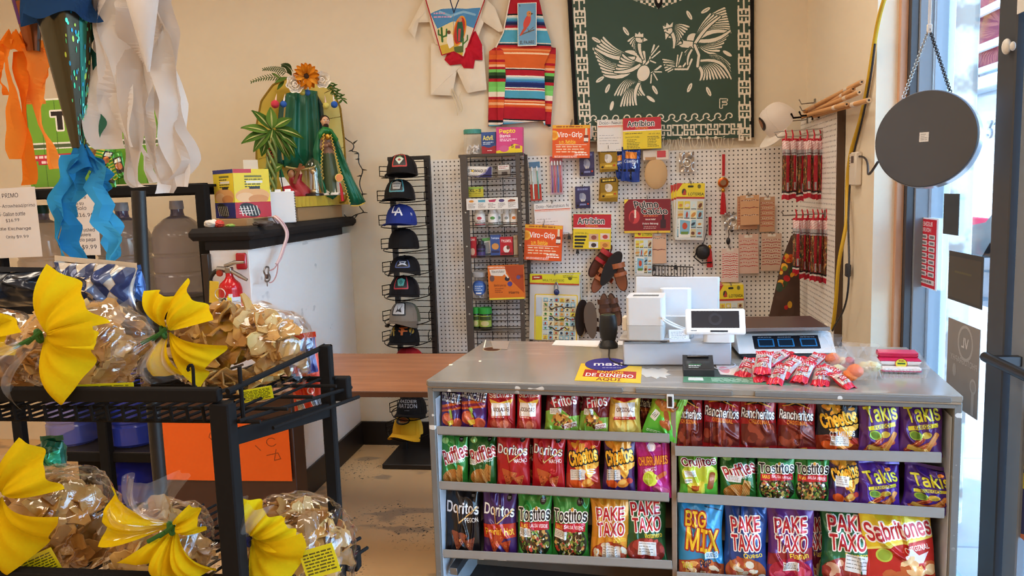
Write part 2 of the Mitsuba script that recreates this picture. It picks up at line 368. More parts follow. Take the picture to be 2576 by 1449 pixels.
# glass door, ajar, right of the mullion
dk = thing('door_1', '', 'door'); labels[dk] = {'kind': 'structure'}
part(dk, 'stile', cbox(.05, .09, 2.2, .004, (WX + .0, 2.615, 1.14)), '#6f767d', 'satin')
part(dk, 'stile', cbox(.05, .09, 2.2, .004, (WX + .0, 1.60, 1.14)), '#6f767d', 'satin')
part(dk, 'rail', cbox(.05, .93, .10, .004, (WX, 2.107, .09)), '#6f767d', 'satin')
part(dk, 'rail', cbox(.05, .93, .10, .004, (WX, 2.107, 2.19)), '#6f767d', 'satin')
part(dk, 'pane', cbox(.006, .93, 2.0, .0001, (WX, 2.107, 1.14)), '#fff', 'pane', False)
part(dk, 'push_bar', cat(tube([(WX - .10, 2.66, 1.03), (WX - .10, 1.62, 1.03)], .016, 10), bar((WX - .1, 2.6, 1.03), (WX, 2.6, 1.03), .03), bar((WX - .1, 1.66, 1.03), (WX, 1.66, 1.03), .03)), '#4a4d50', 'metal')
struct('trim_7', cbox(.07, 3.2, 1.0, .003, (WX, 1.2, CEIL - .62)), '#35383c', 'satin')

# ------------------------------------------------------------------ outside
struct('sidewalk', cbox(3.2, 24, .06, .002, (WX + 1.63, 4, -.06)), '#fff', 'sidewalk_concrete')
struct('street', cbox(30, 60, .06, .002, (WX + 18.2, 10, -.20)), '#5a5a5c', 'matte')

# ------------------------------------------------------------------ the shop counter
CT = 0.95
CFL, CFR = onZ(1072, 956, CT), onZ(2424, 996, CT)
ce = (CFR - CFL) / np.linalg.norm(CFR - CFL); cn = np.array([ce[1], -ce[0], 0]); cd = -cn   # along, towards the camera, into the counter
CW = float(np.linalg.norm(CFR - CFL)); CD = 0.74
MC = frame(CFL, ce, cd)        # counter frame: x along the front, y into it, z up, origin at the front left top corner
def cw(x, y, z): return CFL + ce * x + cd * y + np.array([0, 0, z])
def onC(x, y, off=0.0): return onP(x, y, CFL + cd * off, cn)
def cl_(P): return np.array([(P - CFL) @ ce, (P - CFL) @ cd, P[2] - CT])
ct = thing('shop_counter', 'long grey painted shop counter with snack shelves in its front', 'counter')
part(ct, 'top', xf(cbox(CW, CD, .022, .003, (CW / 2, CD / 2, -.011)), MC), '#fff', 'counter_top')
part(ct, 'front_edge', xf(cat(cbox(CW * .40, .012, .018, .002, (CW * .205, -.004, -.012)), cbox(CW * .18, .010, .016, .002, (CW * .52, -.004, -.013)), cbox(CW * .33, .010, .016, .002, (CW * .815, -.003, -.013))), MC), '#fff', 'grey_paint')
part(ct, 'plywood_edge', xf(cbox(CW - .01, .01, .006, .001, (CW / 2, .003, -.024)), MC), '#fff', 'ply_edge')
part(ct, 'fascia', xf(cbox(CW - .04, .02, .014, .002, (CW / 2, .012, -.034)), MC), '#fff', 'grey_paint')
part(ct, 'side_panel', xf(cbox(.024, CD - .01, CT - .022, .003, (.012, CD / 2, -(CT + .022) / 2)), MC), '#fff', 'grey_paint')
part(ct, 'side_panel', xf(cbox(.024, CD - .01, CT - .022, .003, (CW - .012, CD / 2, -(CT + .022) / 2)), MC), '#fff', 'grey_paint')
for x_ in (.026, CW - .026): part(ct, 'inner_lining', xf(cbox(.003, CD - .05, CT - .08, .001, (x_, CD / 2 - .01, -CT / 2 - .03)), MC), '#aab0b8', 'satin')
part(ct, 'back_panel', xf(cbox(CW - .05, .012, CT - .06, .001, (CW / 2, .42, -CT / 2 - .02)), MC), '#7b6a5a', 'matte')
part(ct, 'bottom', xf(cbox(CW - .05, .42, .02, .001, (CW / 2, .22, -CT + .06)), MC), '#4a4541', 'matte')
CMID = float(cl_(onC(1694, 1150, .02))[0])
part(ct, 'divider', xf(cbox(.016, .40, CT - .09, .001, (CMID, .235, -CT / 2 - .035)), MC), '#8a7663', 'matte')
def shelf(x0, y0, x1, y1, lip):
    a, b = cl_(onC(x0, y0, .02)), cl_(onC(x1, y1, .02))
    d = (b - a) / np.linalg.norm(b - a); L = np.linalg.norm(b - a)
    M = MC @ frame(a, d, ey=(0, 1, 0))
    k = part(ct, 'shelf', xf(cbox(L, .32, .008, .001, (L / 2, .16, -.03)), M), '#8f8d88', 'grey_paint')
    part(k, 'lip', xf(cat(cbox(L, .006, lip, .002, (L / 2, -.002, -lip / 2))), M), '#8d8a84', 'satin')
    return M, L
LIP = '#a3a19c'
SH = [shelf(1099, 1071, 1684, 1090, .030), shelf(1102, 1209, 1683, 1239, .030), shelf(1114, 1381, 1690, 1409, .030),
      shelf(1697, 1121, 2368, 1137, .034), shelf(1704, 1238, 2376, 1277, .034), shelf(1702, 1437, 2390, 1478, .034)]
part(ct, 'shelf_rail', xf(cat(bar((.06, .03, -.72), (.10, .38, -.66), .03), ), MC), '#8a9099', 'metal')
# hinged brown table leaf between half wall and counter
TZ = .80
ta, tb = onZ(880, 985, TZ), onZ(835, 889, TZ)
tw = float(cl_(np.array([0, 0, 0.]))[0])
tab = thing('table_leaf', 'brown wood flap top bridging the half wall and the grey counter', 'table')
y0, y1 = float(ta[1]), float(tb[1])
part(tab, 'top', prism([(HX + .008, y0 + .02), (-.725, y0), (-.69, 3.40), (-.69, y1 - .02), (HX + .016, y1)], .022).apply_translation((0, 0, TZ - .022)), '#fff', 'brown_wood')
part(tab, 'edge', cbox(.985, .008, .024, .002, (-1.222, y0 + .004, TZ - .012)), '#4a2a1c', 'satin')
part(tab, 'hinge', cat(*[mv(sph(.012, s=(1, 1, .35)), (-.76 + .02 * i, y0 + .06 + .03 * i, TZ + .002)) for i in range(3)]), '#2e2a27', 'metal')
# ------------------------------------------------------------------ snack bags
OUT = lambda g, d: g.buffer(d, quad_segs=3, join_style=1)
def outlined(g, col, ocol, d): return [(OUT(g, d), ocol), (g, col)]
def seal(cx, cy, r): return [(sa.rotate(E_(cx, cy, r, r, q=2), 22), '#15120f'), (R_(cx - r * .6, cy - r * .25, cx + r * .6, cy - r * .05), '#8a8780'), (R_(cx - r * .5, cy + r * .1, cx + r * .5, cy + r * .28), '#8a8780')]
def sticker(x0, y0, x1, y1, rot=0, seed=1):
    c = ((x0 + x1) / 2, (y0 + y1) / 2)
    return [(sa.rotate(R_(x0, y0, x1, y1, rad=1), rot, origin=c), '#e4e2dc'), (sa.rotate(LINES(x0 + 2, y0 + 3, x1 - 2, 4, 1.4, (y1 - y0 - 5) / 4, seed), rot, origin=c), '#77736d')]
def bits(cx, cy, rx, ry, n, cols, r, seed, tall=1.0):
    g = random.Random(seed); o = {}
    for i in range(n):
        a, q = g.random() * 6.283, math.sqrt(g.random())
        p = E_(cx + rx * q * math.cos(a), cy + ry * q * math.sin(a), r * (.6 + .8 * g.random()), r * tall * (.4 + .6 * g.random()), g.random() * 180, q=2)
        o.setdefault(cols[i % len(cols)], []).append(p)
    return [(sg.MultiPolygon([x for x in v]) if False else unary_union(v), c) for c, v in o.items()]
def tri(cx, cy, r, rot, sx=1.0): return sa.rotate(sa.scale(P_((cx - r, cy - r * .7), (cx + r, cy - r * .7), (cx, cy + r)), sx, 1).buffer(-r * .12).buffer(r * .12), rot)
def chipbits(g, seed, col): return [(g, col)] + [(b.intersection(g), c) for b, c in bits(g.centroid.x, g.centroid.y, 22, 22, 26, ['#7a2c14', '#d98a4a'], 1.7, seed)]
def a_crujiente(s=1):
    return [(P_((4, 52), (96, 40), (96, 64), (4, 74)), '#c4571f'), (P_((4, 60), (96, 49), (96, 57), (4, 68)), '#7a1d3f'), (L_(10, (8, 8), (30, 24), (60, 12), (94, 30)), '#1a1420')] + outlined(TX('CRUJIENTE', 6, 14, 96, 44, rot=8), '#e8e6ea', '#16121c', 1.6) + \
        [(L_(1.6, (6, 20), (94, 32)), '#16121c'), (L_(1.6, (6, 28), (94, 40)), '#16121c'), (E_(34, 96, 26, 20, 10), '#c85a3c'), (E_(36, 94, 16, 12, 10), '#d97a5a'), (E_(76, 110, 22, 16, -20), '#c25233'), (P_((40, 66), (52, 66), (60, 92), (50, 96)), '#9dbb4d'), (P_((34, 104), (60, 98), (64, 112), (40, 120)), '#e2c24a')]
def a_sabritas(name, base, chip, s=1):
    return [(E_(52, 34, 40, 30), '#e9b43a'), (P_((10, 14), (94, 8), (94, 34), (50, 46), (10, 36)), '#b3181f')] + [(TX('Sabritas', 12, 14, 92, 32, bold=True, skew=-8, rot=-4), '#f4efe6'), (P_((20, 48), (84, 46), (84, 84), (18, 86)), '#efebe4'), (TX(name, 24, 60, 80, 72, rot=-1), '#57291c'),
        (P_((16, 86), (86, 84), (86, 92), (16, 94)), '#b92a33'), (LINES(20, 87, 80, 1, 3, 4, 3), '#f0d0c0'), (E_(32, 110, 20, 16, 20), chip), (E_(64, 112, 24, 18, -15), chip), (E_(62, 110, 17, 12, -15), '#e0876a' if base != '#cfa83f' else '#ecd67e'), (E_(32, 109, 13, 10, 20), '#d2705a' if base != '#cfa83f' else '#e7cd70')]
def a_fritos(s=1):
    return [(P_((0, 76), (40, 60), (74, 84), (100, 80), (100, 132), (0, 132)), '#79a238'), (P_((12, 50), (24, 26), (70, 12), (94, 20), (90, 42), (30, 62)), '#c01f2c'), (P_((90, 18), (99, 12), (99, 40), (90, 40)), '#6d0f18')] + outlined(TX('Fritos', 18, 22, 90, 56, skew=-12, rot=-14), '#f2ece4', '#7d0f18', 1.0) + sticker(14, 64, 48, 82, -4) + \
        bits(48, 100, 30, 18, 46, ['#a9702f', '#d9a457', '#5b2d17', '#c98a3f'], 6, 5) + [(P_((58, 108), (92, 98), (94, 114), (60, 124)), '#efe6da'), (TX('CHORIZO', 60, 107, 92, 119, rot=-16), '#8b1d24')]
def a_lime(s=1):
    return [(P_((0, 82), (30, 70), (80, 92), (100, 110), (100, 134), (0, 134)), '#58b83a'), (P_((6, 6), (60, 2), (96, 20), (90, 50), (20, 34)), '#6c9f1f')] + bits(48, 44, 30, 16, 22, ['#8a4b22', '#b3702f'], 9, 9) + [(sa.rotate(R_(56, 56, 70, 110, rad=6), -25), '#9b4d27'), (sa.rotate(R_(60, 60, 66, 104, rad=3), -25), '#c47a44'), (R_(14, 64, 34, 92, 20, 2), '#e8e8e0'), (sa.rotate(LINES(16, 70, 32, 3, 2, 5, 3), -60), '#22301a'), (LINES(12, 120, 56, 2, 2.2, 4, 2), '#dff0d0'), (E_(60, 96, 18, 9, 20), '#a85a2b')]
def a_ruffles(s=1):
    rl = unary_union([L_(1.6, (8 + i * 5, 96 - i * 1.5), (30 + i * 5, 126)) for i in range(-4, 13)])
    ch = unary_union([E_(44, 110, 36, 22, -8), P_((66, 74), (84, 80), (80, 122), (54, 112))])
    return outlined(TX('Ruffles', 8, 26, 100, 66, skew=-10, rot=-17), '#9c1420', '#efeee8', 2.6) + [(TX('QUESO', 52, 60, 88, 70, skew=-10, rot=-8), '#e7ece2'), (ch, '#b9803c'), (rl.intersection(ch.buffer(-1)), '#8a5421'), (E_(20, 12, 12, 8), '#9ac36c')] + seal(76, 6, 8)
def a_doritos(base, fl, fc, ch, s=1):
    o = outlined(TX('Doritos', 6, 24, 96, 48, rot=3), '#e9e7e6', '#1b1312', 1.0) + [(L_(3.6, (34, 32), (42, 66), (92, 34)), '#a8783f'), (L_(1.5, (34, 32), (42, 66), (92, 34)), '#e3bd7c')]
    o += [(P_((2, 66), (98, 62), (98, 92), (2, 96)), fc)] if fl == "Flamin' Hot" else []
    o += [(TX(fl, 8 if fl[0] == 'F' else 56, 72 if fl[0] == 'F' else 56, 94, 88 if fl[0] == 'F' else 66, skew=-12, rot=-2), '#f0c63a' if fl[0] == 'F' else '#eceae6')]
    return o + chipbits(tri(38, 104, 26, 12), 4, ch) + chipbits(tri(72, 112, 17, -14), 7, ch) + seal(80, 10, 8)
def a_cheetos(sub, low, bg2, s=1, st=True):
    o = [(E_(46, 14, 40, 20), bg2), (P_((0, 92), (50, 84), (100, 96), (100, 134), (0, 134)), low)]
    o += bits(56, 62, 34, 26, 16, ['#e79a2b', '#f0b646'], 13, 3) + bits(50, 20, 34, 12, 8, ['#e0952a'], 8, 8) + bits(60, 64, 26, 20, 9, ['#8a3f14'], 2.6, 12)
    o += outlined(OUT(TX('Cheetos', 8, 30, 94, 66, skew=-8, rot=-12), .8), '#f0b12c', '#1c1410', 3.2)
    if sub: o += [(TX(sub, 30, 78, 90, 92, rot=-3), '#ece8ee')]
    o += [(E_(30, 114, 18, 11, 20), '#d2561f'), (E_(66, 112, 20, 11, -22), '#e08a33'), (E_(64, 110, 12, 6, -22), '#f0bd62'), (E_(86, 104, 9, 7), '#b5372a')]
    return o + (sticker(14, 80, 58, 106, -3) if st else [])
def a_churru(s=1):
    return [(P_((0, 0), (100, 0), (100, 24), (50, 34), (0, 24)), '#b22a86'), (E_(50, 22, 12, 10), '#f0e6ec')] + outlined(TX('CHURRUMAIS', 8, 42, 94, 62, rot=-4), '#f0a22e', '#a01f3f', 1.6) + [(TX('LIMONCITO', 22, 68, 62, 77, rot=-12), '#f5e9f0'), (E_(42, 92, 22, 17), '#d6e24f'), (E_(38, 92, 14, 13), '#b6cf35'), (L_(1.2, (38, 80), (38, 104)), '#e8f09a'), (L_(1.2, (26, 92), (50, 92)), '#e8f09a'), (sa.rotate(R_(58, 80, 92, 90, rad=4), -25), '#c46a3c'), (E_(70, 118, 24, 9, 10), '#c25a86')] + seal(74, 8, 7)
def a_tostitos(s=1):
    return [(R_(20, 2, 90, 12), '#3c7a2a'), (E_(50, 96, 46, 40), '#16240f')] + bits(50, 95, 40, 34, 150, ['#e6e0d0', '#7a9a3a', '#b8402f', '#59702a', '#c9a25a', '#46301b'], 4.6, s) + [(P_((8, 58), (94, 54), (94, 72), (8, 76)), '#bb2030'), (TX('SALSA VERDE', 36, 60, 90, 68, rot=2), '#f2e4e0'), (TX('MAS', 12, 60, 32, 70, rot=2), '#ecc23a')] + outlined(TX('Tostitos', 4, 26, 97, 54, rot=-2), '#1a1712', '#efede6', 2.2) + [(E_(57, 28, 4), '#c9912a')] + seal(76, 12, 9)
def a_pake(sub, band, food, cols, sk=0, s=1, st=True):
    o = [(P_((0, 84), (100, 70), (100, 92), (0, 104)), band)]
    o += outlined(unary_union([TX('PAKE', 14, 20, 84, 46, rot=-3, skew=sk), TX('TAXO', 16, 50, 86, 78, rot=-3, skew=sk)]), '#b81d2a', '#f0ece6', 2.4)
    o += [(TX(sub, 46, 80, 90, 90, skew=-10, rot=-4), '#e9c53a'), (E_(50, 116, 46, 26), food)]
    o += bits(50, 115, 40, 20, 26, cols, 9, s + 3, .8)
    return o + (sticker(30, 98, 74, 126, 2, s) if st else [])
def a_ranch(s=1):
    return [(P_((4, 70), (96, 66), (98, 122), (2, 122)), '#5d1a16')] + bits(50, 96, 40, 24, 18, ['#7a2c20', '#8f3d2a', '#64221a'], 13, s) + [(P_((16, 20), (36, 6), (60, 8), (80, 26), (50, 20)), '#1f1410'), (L_(3, (14, 22), (48, 14), (84, 28)), '#d8912c')] + outlined(TX('Rancheritos', 5, 32, 95, 56, rot=3), '#ece9e6', '#1d1213', 1.5) + [(TX('ORIGINAL', 24, 58, 80, 68, rot=3), '#cf7c23'), (R_(4, 124, 96, 134), '#9c1b1c'), (R_(34, 125, 76, 131), '#cf8a2d')]
def a_takis(tx=True, s=1):
    o = outlined(TX('Takis', 12, 16, 92, 56, skew=-12, rot=-8), '#d9d136', '#3b1c58', 1.2) + [(P_((18, 68), (86, 56), (88, 66), (20, 78)), '#d9cf3a'), (TX('FUEGO', 34, 63, 72, 71, rot=-10), '#4a2a6b'), (E_(70, 14, 7, 6), '#e2862d')]
    for i, (x, y, r, c) in enumerate([(36, 110, -40, '#9c3a26'), (60, 112, -25, '#b9542d'), (74, 104, -60, '#c6803a'), (46, 122, 15, '#c99a3a')]):
        o += [(sa.rotate(R_(x - 28, y - 6, x + 28, y + 6, rad=4), r), c), (sa.rotate(L_(1.2, (x - 24, y - 2), (x + 24, y - 2)), r, origin=(x, y)), '#e0a864')]
    return o + [(E_(36, 88, 15, 11, 10), '#8fae3c'), (E_(36, 88, 11, 8, 10), '#5f8a33'), (E_(62, 86, 12, 8, -10), '#c3a53a')]
def a_crujitos(s=1):
    return [(E_(54, 60, 46, 40), '#b8c83a'), (P_((4, 92), (96, 84), (98, 132), (2, 132)), '#5fb43c')] + outlined(TX('Crujitos', 8, 8, 96, 38, skew=-8, rot=-6), '#7d1522', '#efe9df', 2.2) + sticker(14, 48, 44, 68, -8) + [(P_((20, 92), (64, 80), (66, 116), (22, 124)), '#d8d24a'), (P_((30, 98), (52, 94), (50, 110), (34, 114)), '#b4521f'), (sa.rotate(R_(74, 50, 90, 106, rad=7), 8), '#9c5326'), (sa.rotate(R_(78, 56, 84, 98, rad=3), 8), '#c4803f'), (R_(14, 74, 34, 88, -5), '#e9e9de'), (LINES(16, 78, 32, 2, 2, 4, 2), '#1d2c10')]
def a_bigmix(s=1):
    return [(P_((0, 104), (50, 96), (100, 108), (100, 134), (0, 134)), '#a34a26')] + bits(52, 118, 42, 14, 34, ['#c8682f', '#e0a860', '#8c3720', '#ecd5ae'], 8, 21) + outlined(unary_union([TX('BIG', 16, 14, 62, 42, rot=4), TX('MIX', 18, 44, 90, 84, rot=4)]), '#eec22f', '#9d2522', 2.6) + [(R_(58, 84, 88, 96, rad=2), '#d9ecf2'), (TX('QUESO', 60, 86, 86, 94), '#3f7fa8'), (TX('POP', 48, 98, 72, 112, rot=-8), '#17214a'), (TX('Takis', 8, 104, 32, 116, rot=-8), '#d3cf3a'), (L_(2.0, (60, 6), (96, 14)), '#1a3550')]
def a_sabritones(s=1):
    return [(P_((0, 60), (100, 40), (100, 134), (0, 134)), '#b9241f'), (P_((0, 0), (100, 0), (100, 46), (0, 66)), '#dcbf28'), (L_(4, (0, 66), (100, 46)), '#e8d765')] + outlined(TX('Sabritones', 5, 14, 97, 48, skew=-8, rot=-6), '#b4212a', '#f1e9df', 2.4) + [(TX('ORIGINAL', 56, 60, 92, 70, rot=-8), '#efe8e0'), (E_(26, 76, 12, 13), '#b7c54a'), (E_(26, 76, 9, 10), '#93ad38'), (P_((54, 78), (66, 66), (76, 78), (90, 72), (82, 92), (60, 94)), '#efe6ea')] + bits(62, 108, 34, 22, 22, ['#d98a48', '#e8b070', '#c25f30', '#f0c890'], 12, 31)

def bag_fn(w, h, d, seed):
    def fn(s, t, side=-1.0):
        s, t = np.asarray(s, float), np.asarray(t, float)
        env = np.clip(np.sin(np.pi * np.clip(0.02 + t * .96, 0, 1)), 0, 1) ** .6
        ends = 1 - env
        W = w / 2 * (1 - .09 * env)
        prof = np.clip(1 - np.abs(s) ** 2.4, 0, 1) ** .62
        q = np.stack([s * 1.7 + seed * 3.1, t * 3.0, np.full_like(s, seed * .7 + side)], -1)
        low = (meshkit.fbm(q, 3, 5) - .5)
        r = np.abs(meshkit.noise(np.stack([s * 2.6 + 11 + seed, t * 3.4 + s * .9, np.full_like(s, seed + side)], -1), 3) - .5)
        fan = np.sin(s * 11 + seed + 2.0 * np.sin(t * 5 + seed)) * ends ** 2
        y = d / 2 * env * prof * (1 + .55 * low) + (.011 * np.exp(-(r / .12) ** 2) * prof * .8 + .0032 * fan) * np.minimum(1, prof * 3) * (w / .11)
        x = s * W * (1 + .03 * np.sin(t * 7 + seed + s))
        z = t * h + .004 * np.sin(s * 3 + seed) * ends
        return np.stack([x, side * np.maximum(y, .0003), z], -1)
    return fn
def make_bag(name, label, art, M, w, h, d, seed, base, group=None, back=None, step=3.6):
    b = thing(name, label, 'snack bag', group)
    fn = bag_fn(w, h, d, seed)
    fr_ = grid(lambda u, v: fn(u, v, -1.0), 46, 58, (-1, 1), (0, 1)); bk = grid(lambda u, v: fn(-u, v, 1.0), 20, 24, (-1, 1), (0, 1))
    part(b, 'film', xf(cat(fr_, bk), M), base, 'foil', True)
    def seam(t0, t1):
        return grid(lambda u, v: np.stack([u * w / 2, .0012 * np.sin(u * 60) * 0 + .0022 * np.sin(u * 5 + seed) - .0002, v], -1), 24, 4, (-1, 1), (t0, t1))
    part(b, 'top_seal', xf(thick(seam(h - .001, h + .011), .0008), M), back or base, 'foil', 30)
    R = M[:3, :3]; o = M[:3, 3]
    f2 = lambda p: fn((p[:, 0] - 50) / 50, 1 - p[:, 1] / 135, -1.0) @ R.T + o
    clip = sg.box(1, .5, 99, 134.5)
    printed(b, 'print', [(g.intersection(clip), c) for g, c in art], f2, 'foil', step=step, off0=.0011, doff=.00003)
    return b
def shelf_bag(label, art, base, x0, y0, x1, y1, seed, tilt=12, yaw=0, roll=0, off=.055, dpt=.05, group=None, back=None, name='snack_bag'):
    foot = onC((x0 + x1) / 2, y1, off); foot[2] -= .012
    dep = float((foot - EYE) @ _fw)
    w, h = (x1 - x0) * dep / F, (y1 - y0) * dep / F * 1.03 / max(.86, math.cos(math.radians(tilt)) )
    a = math.radians(tilt); up = cd * math.sin(a) + np.array([0, 0, math.cos(a)])
    ex = ce * math.cos(math.radians(yaw)) + cd * math.sin(math.radians(yaw))
    M = frame(foot, ex, ez=up)
    if roll: M = M @ trimesh.transformations.rotation_matrix(math.radians(roll), [0, 1, 0])
    return make_bag(name, label, art, M, w, h, dpt, seed, base, group, back)
RED, PUR, GRN = '#a8161c', '#4a2163', '#2c7a2a'
PK = ['#c98a4a', '#e5b988', '#b5503a', '#d9d0b8']
BAGS = [
 ('purple crunchy chip bag with flames, leftmost on the upper left shelf', a_crujiente(1), '#432260', 1108, 974, 1166, 1075, 1, 10, 8),
 ('purple crunchy chip bag, second on the upper left shelf', a_crujiente(2), '#4d2468', 1154, 962, 1230, 1076, 2, 8, -6),
 ('red adobadas potato chip bag beside the purple chip bag', a_sabritas('ADOBADAS', RED, '#b8493a'), '#a11c1e', 1222, 968, 1300, 1078, 3, 8, 4),
 ('red adobadas potato chip bag beside the fritos bag', a_sabritas('ADOBADAS', RED, '#b8493a'), '#a91d22', 1294, 968, 1364, 1081, 4, 10, -8),
 ('dark maroon fritos chorizo bag beside the red adobadas bag', a_fritos(1), '#5e1019', 1366, 972, 1458, 1078, 5, 12, 5),
 ('dark maroon fritos chorizo bag beside the gold original chip bag', a_fritos(2), '#641219', 1452, 974, 1530, 1080, 6, 12, -4),
 ('gold original potato chip bag on the upper left shelf', a_sabritas('ORIGINAL', '#cfa83f', '#e2c562'), '#c9a648', 1530, 966, 1614, 1084, 7, 10, 3),
 ('lime green snack bag slumping over the end of the upper left shelf', a_lime(), '#8bb52c', 1612, 972, 1704, 1090, 8, 10, -6),
 ('green ruffles bag leaning in the left corner of the middle shelf', a_ruffles(1), GRN, 1108, 1094, 1182, 1212, 9, 8, 8),
 ('green ruffles bag with a white price sticker, second on the middle left shelf', a_ruffles(2) + sticker(4, 62, 30, 78, 2), '#22591f', 1176, 1096, 1252, 1212, 10, 12, 4),
 ('red doritos nacho bag beside the green ruffles', a_doritos('', 'NACHO', '', '#b8562a'), '#a9161d', 1246, 1092, 1336, 1222, 11, 10, 3),
 ('red doritos nacho bag beside the cheetos', a_doritos('', 'NACHO', '', '#b8562a'), '#ab171f', 1334, 1092, 1424, 1223, 12, 9, -4),
 ('red cheetos bag with a white price sticker on the middle left shelf', a_cheetos('OS', '#a8301f', '#c92f2a'), '#a51b1f', 1422, 1096, 1512, 1226, 13, 10, 2),
 ('orange and purple cheetos bag with a tilted sticker on the middle left shelf', a_cheetos('', '#3a2058', '#c98420'), '#4a2350', 1514, 1094, 1600, 1228, 14, 10, -3),
 ('magenta churrumais bag with limes at the end of the middle left shelf', a_churru(), '#b01f78', 1602, 1096, 1694, 1240, 15, 8, -5),
 ('black doritos bag at the left end of the bottom shelf', a_doritos('', 'PEGON', '', '#8a4a34'), '#191416', 1118, 1232, 1214, 1386, 16, 10, 6),
 ('purple flaming hot doritos bag on the bottom left shelf', a_doritos('', "Flamin' Hot", '#b7321c', '#b4421f'), '#41205c', 1212, 1236, 1304, 1390, 17, 8, 2),
 ('green tostitos salsa verde bag beside the purple doritos', a_tostitos(11) + sticker(8, 70, 42, 88, 4), '#2b7f2c', 1300, 1242, 1392, 1394, 18, 9, 4),
 ('green tostitos salsa verde bag beside the yellow paketaxo', a_tostitos(12) + sticker(8, 72, 42, 90, 6, 4), '#2c802e', 1386, 1246, 1484, 1397, 19, 9, -2),
 ('yellow paketaxo snack mix bag with a white sticker on the bottom left shelf', a_pake('Mezcladito', '#d98f2a', '#a83a1e', PK, s=1), '#d08a22', 1484, 1250, 1590, 1404, 20, 10, 3),
 ('green and red paketaxo bag at the shadowed right end of the bottom left shelf', a_pake('Botanero', '#1e4d2a', '#7a241e', ['#a83a34', '#c25048', '#8a2420'], s=2), '#1f5a33', 1572, 1240, 1680, 1398, 21, 14, 8),
 ('dark red rancheritos bag beside the small black and white shelf clip', a_ranch(1), '#8b1717', 1695, 994, 1770, 1122, 22, 10, 4),
 ('dark red rancheritos bag with a folded top, second on the upper right shelf', a_ranch(2), '#9a1a20', 1764, 990, 1862, 1122, 23, 12, -3),
 ('dark red rancheritos bag with black warning seals, third on the upper right shelf', a_ranch(3) + seal(78, 10, 9) + seal(94, 10, 8), '#941818', 1860, 992, 1956, 1124, 24, 10, 2),
 ('dark red rancheritos bag beside the black cheetos', a_ranch(4), '#8a1616', 1954, 996, 2052, 1126, 25, 10, -2),
 ('black cheetos bag with a white sticker on the upper right shelf', a_cheetos('COLMILLOS', '#7d2a14', '#1b1c26', st=False) + sticker(32, 92, 74, 116, 2), '#15161f', 2052, 1000, 2162, 1130, 26, 10, 0),
 ('purple takis fuego bag beside the black cheetos', a_takis(), '#52246b', 2160, 996, 2264, 1134, 27, 9, 3),
 ('purple takis fuego bag in the right corner of the upper shelf', a_takis(), '#4f2466', 2262, 996, 2368, 1136, 28, 9, -4),
 ('lime green crujitos bag with a price sticker on the middle right shelf', a_crujitos(), '#63962a', 1706, 1140, 1808, 1241, 29, 9, 4),
 ('green ruffles bag with a price sticker, second on the middle right shelf', a_ruffles(3) + sticker(20, 62, 58, 82, 3), '#245d22', 1810, 1142, 1904, 1247, 30, 14, 2),
 ('green tostitos salsa verde bag beside the ruffles on the middle right shelf', a_tostitos(13), '#29762a', 1904, 1136, 2002, 1252, 31, 10, 2),
 ('green tostitos salsa verde bag beside the small purple cheetos', a_tostitos(14), '#2a7a2c', 1998, 1136, 2086, 1258, 32, 10, -2),
 ('dark purple cheetos bag with a sticker on the middle right shelf', a_cheetos('', '#4a1f5a', '#8a5a1c', st=False) + sticker(18, 56, 62, 84, 4), '#351a4a', 2084, 1140, 2164, 1262, 33, 12, 4),
 ('small purple takis bag lying forward on the middle right shelf', a_takis(), '#48207e', 2160, 1166, 2266, 1272, 34, 14, 6),
 ('small purple takis bag with a turned-up corner in the right end of the middle shelf', a_takis(), '#432077', 2268, 1176, 2388, 1278, 35, 14, -8),
 ('blue big mix queso bag at the left of the bottom right shelf', a_bigmix(), '#2f86b5', 1704, 1262, 1822, 1444, 37, 8, 4),
 ('dark blue paketaxo bag beside the big mix', a_pake('Queso', '#26407e', '#a8562a', PK, sk=-6, s=5, st=False), '#1f3d78', 1820, 1268, 1930, 1452, 38, 9, -2),
 ('pink and purple paketaxo bag with a small white sticker', a_pake('Flamin', '#93242e', '#b3243f', ['#c93a55', '#a81f3a', '#d9566a'], sk=4, s=6, st=False) + sticker(32, 96, 66, 112, -3), '#5f2a6d', 1930, 1270, 2048, 1456, 39, 9, 3),
 ('green paketaxo bag with a tilted white sticker on the bottom right shelf', a_pake('Botanero', '#246238', '#8d2f22', ['#b8524a', '#d5a88e', '#93302a'], s=7, st=False) + sticker(46, 84, 96, 114, 4), '#1d5a31', 2064, 1272, 2196, 1458, 40, 14, -4),
 ('yellow and red sabritones bag at the right end of the bottom shelf', a_sabritones(), '#b9241f', 2178, 1282, 2356, 1462, 41, 8, 4),
]
for (lab, art, base, x0, y0, x1, y1, sd, ti, yw) in BAGS:
    rr = {8: 14, 15: -4, 35: 6, 5: 4, 6: 6, 41: -4, 23: 2}.get(sd, 0)
    shelf_bag(lab, art, base, x0, y0, x1, y1, sd, ti, yw, rr, off=.05 if sd not in (20,) else .045, dpt=.046 if sd < 37 and sd != 20 else .06)
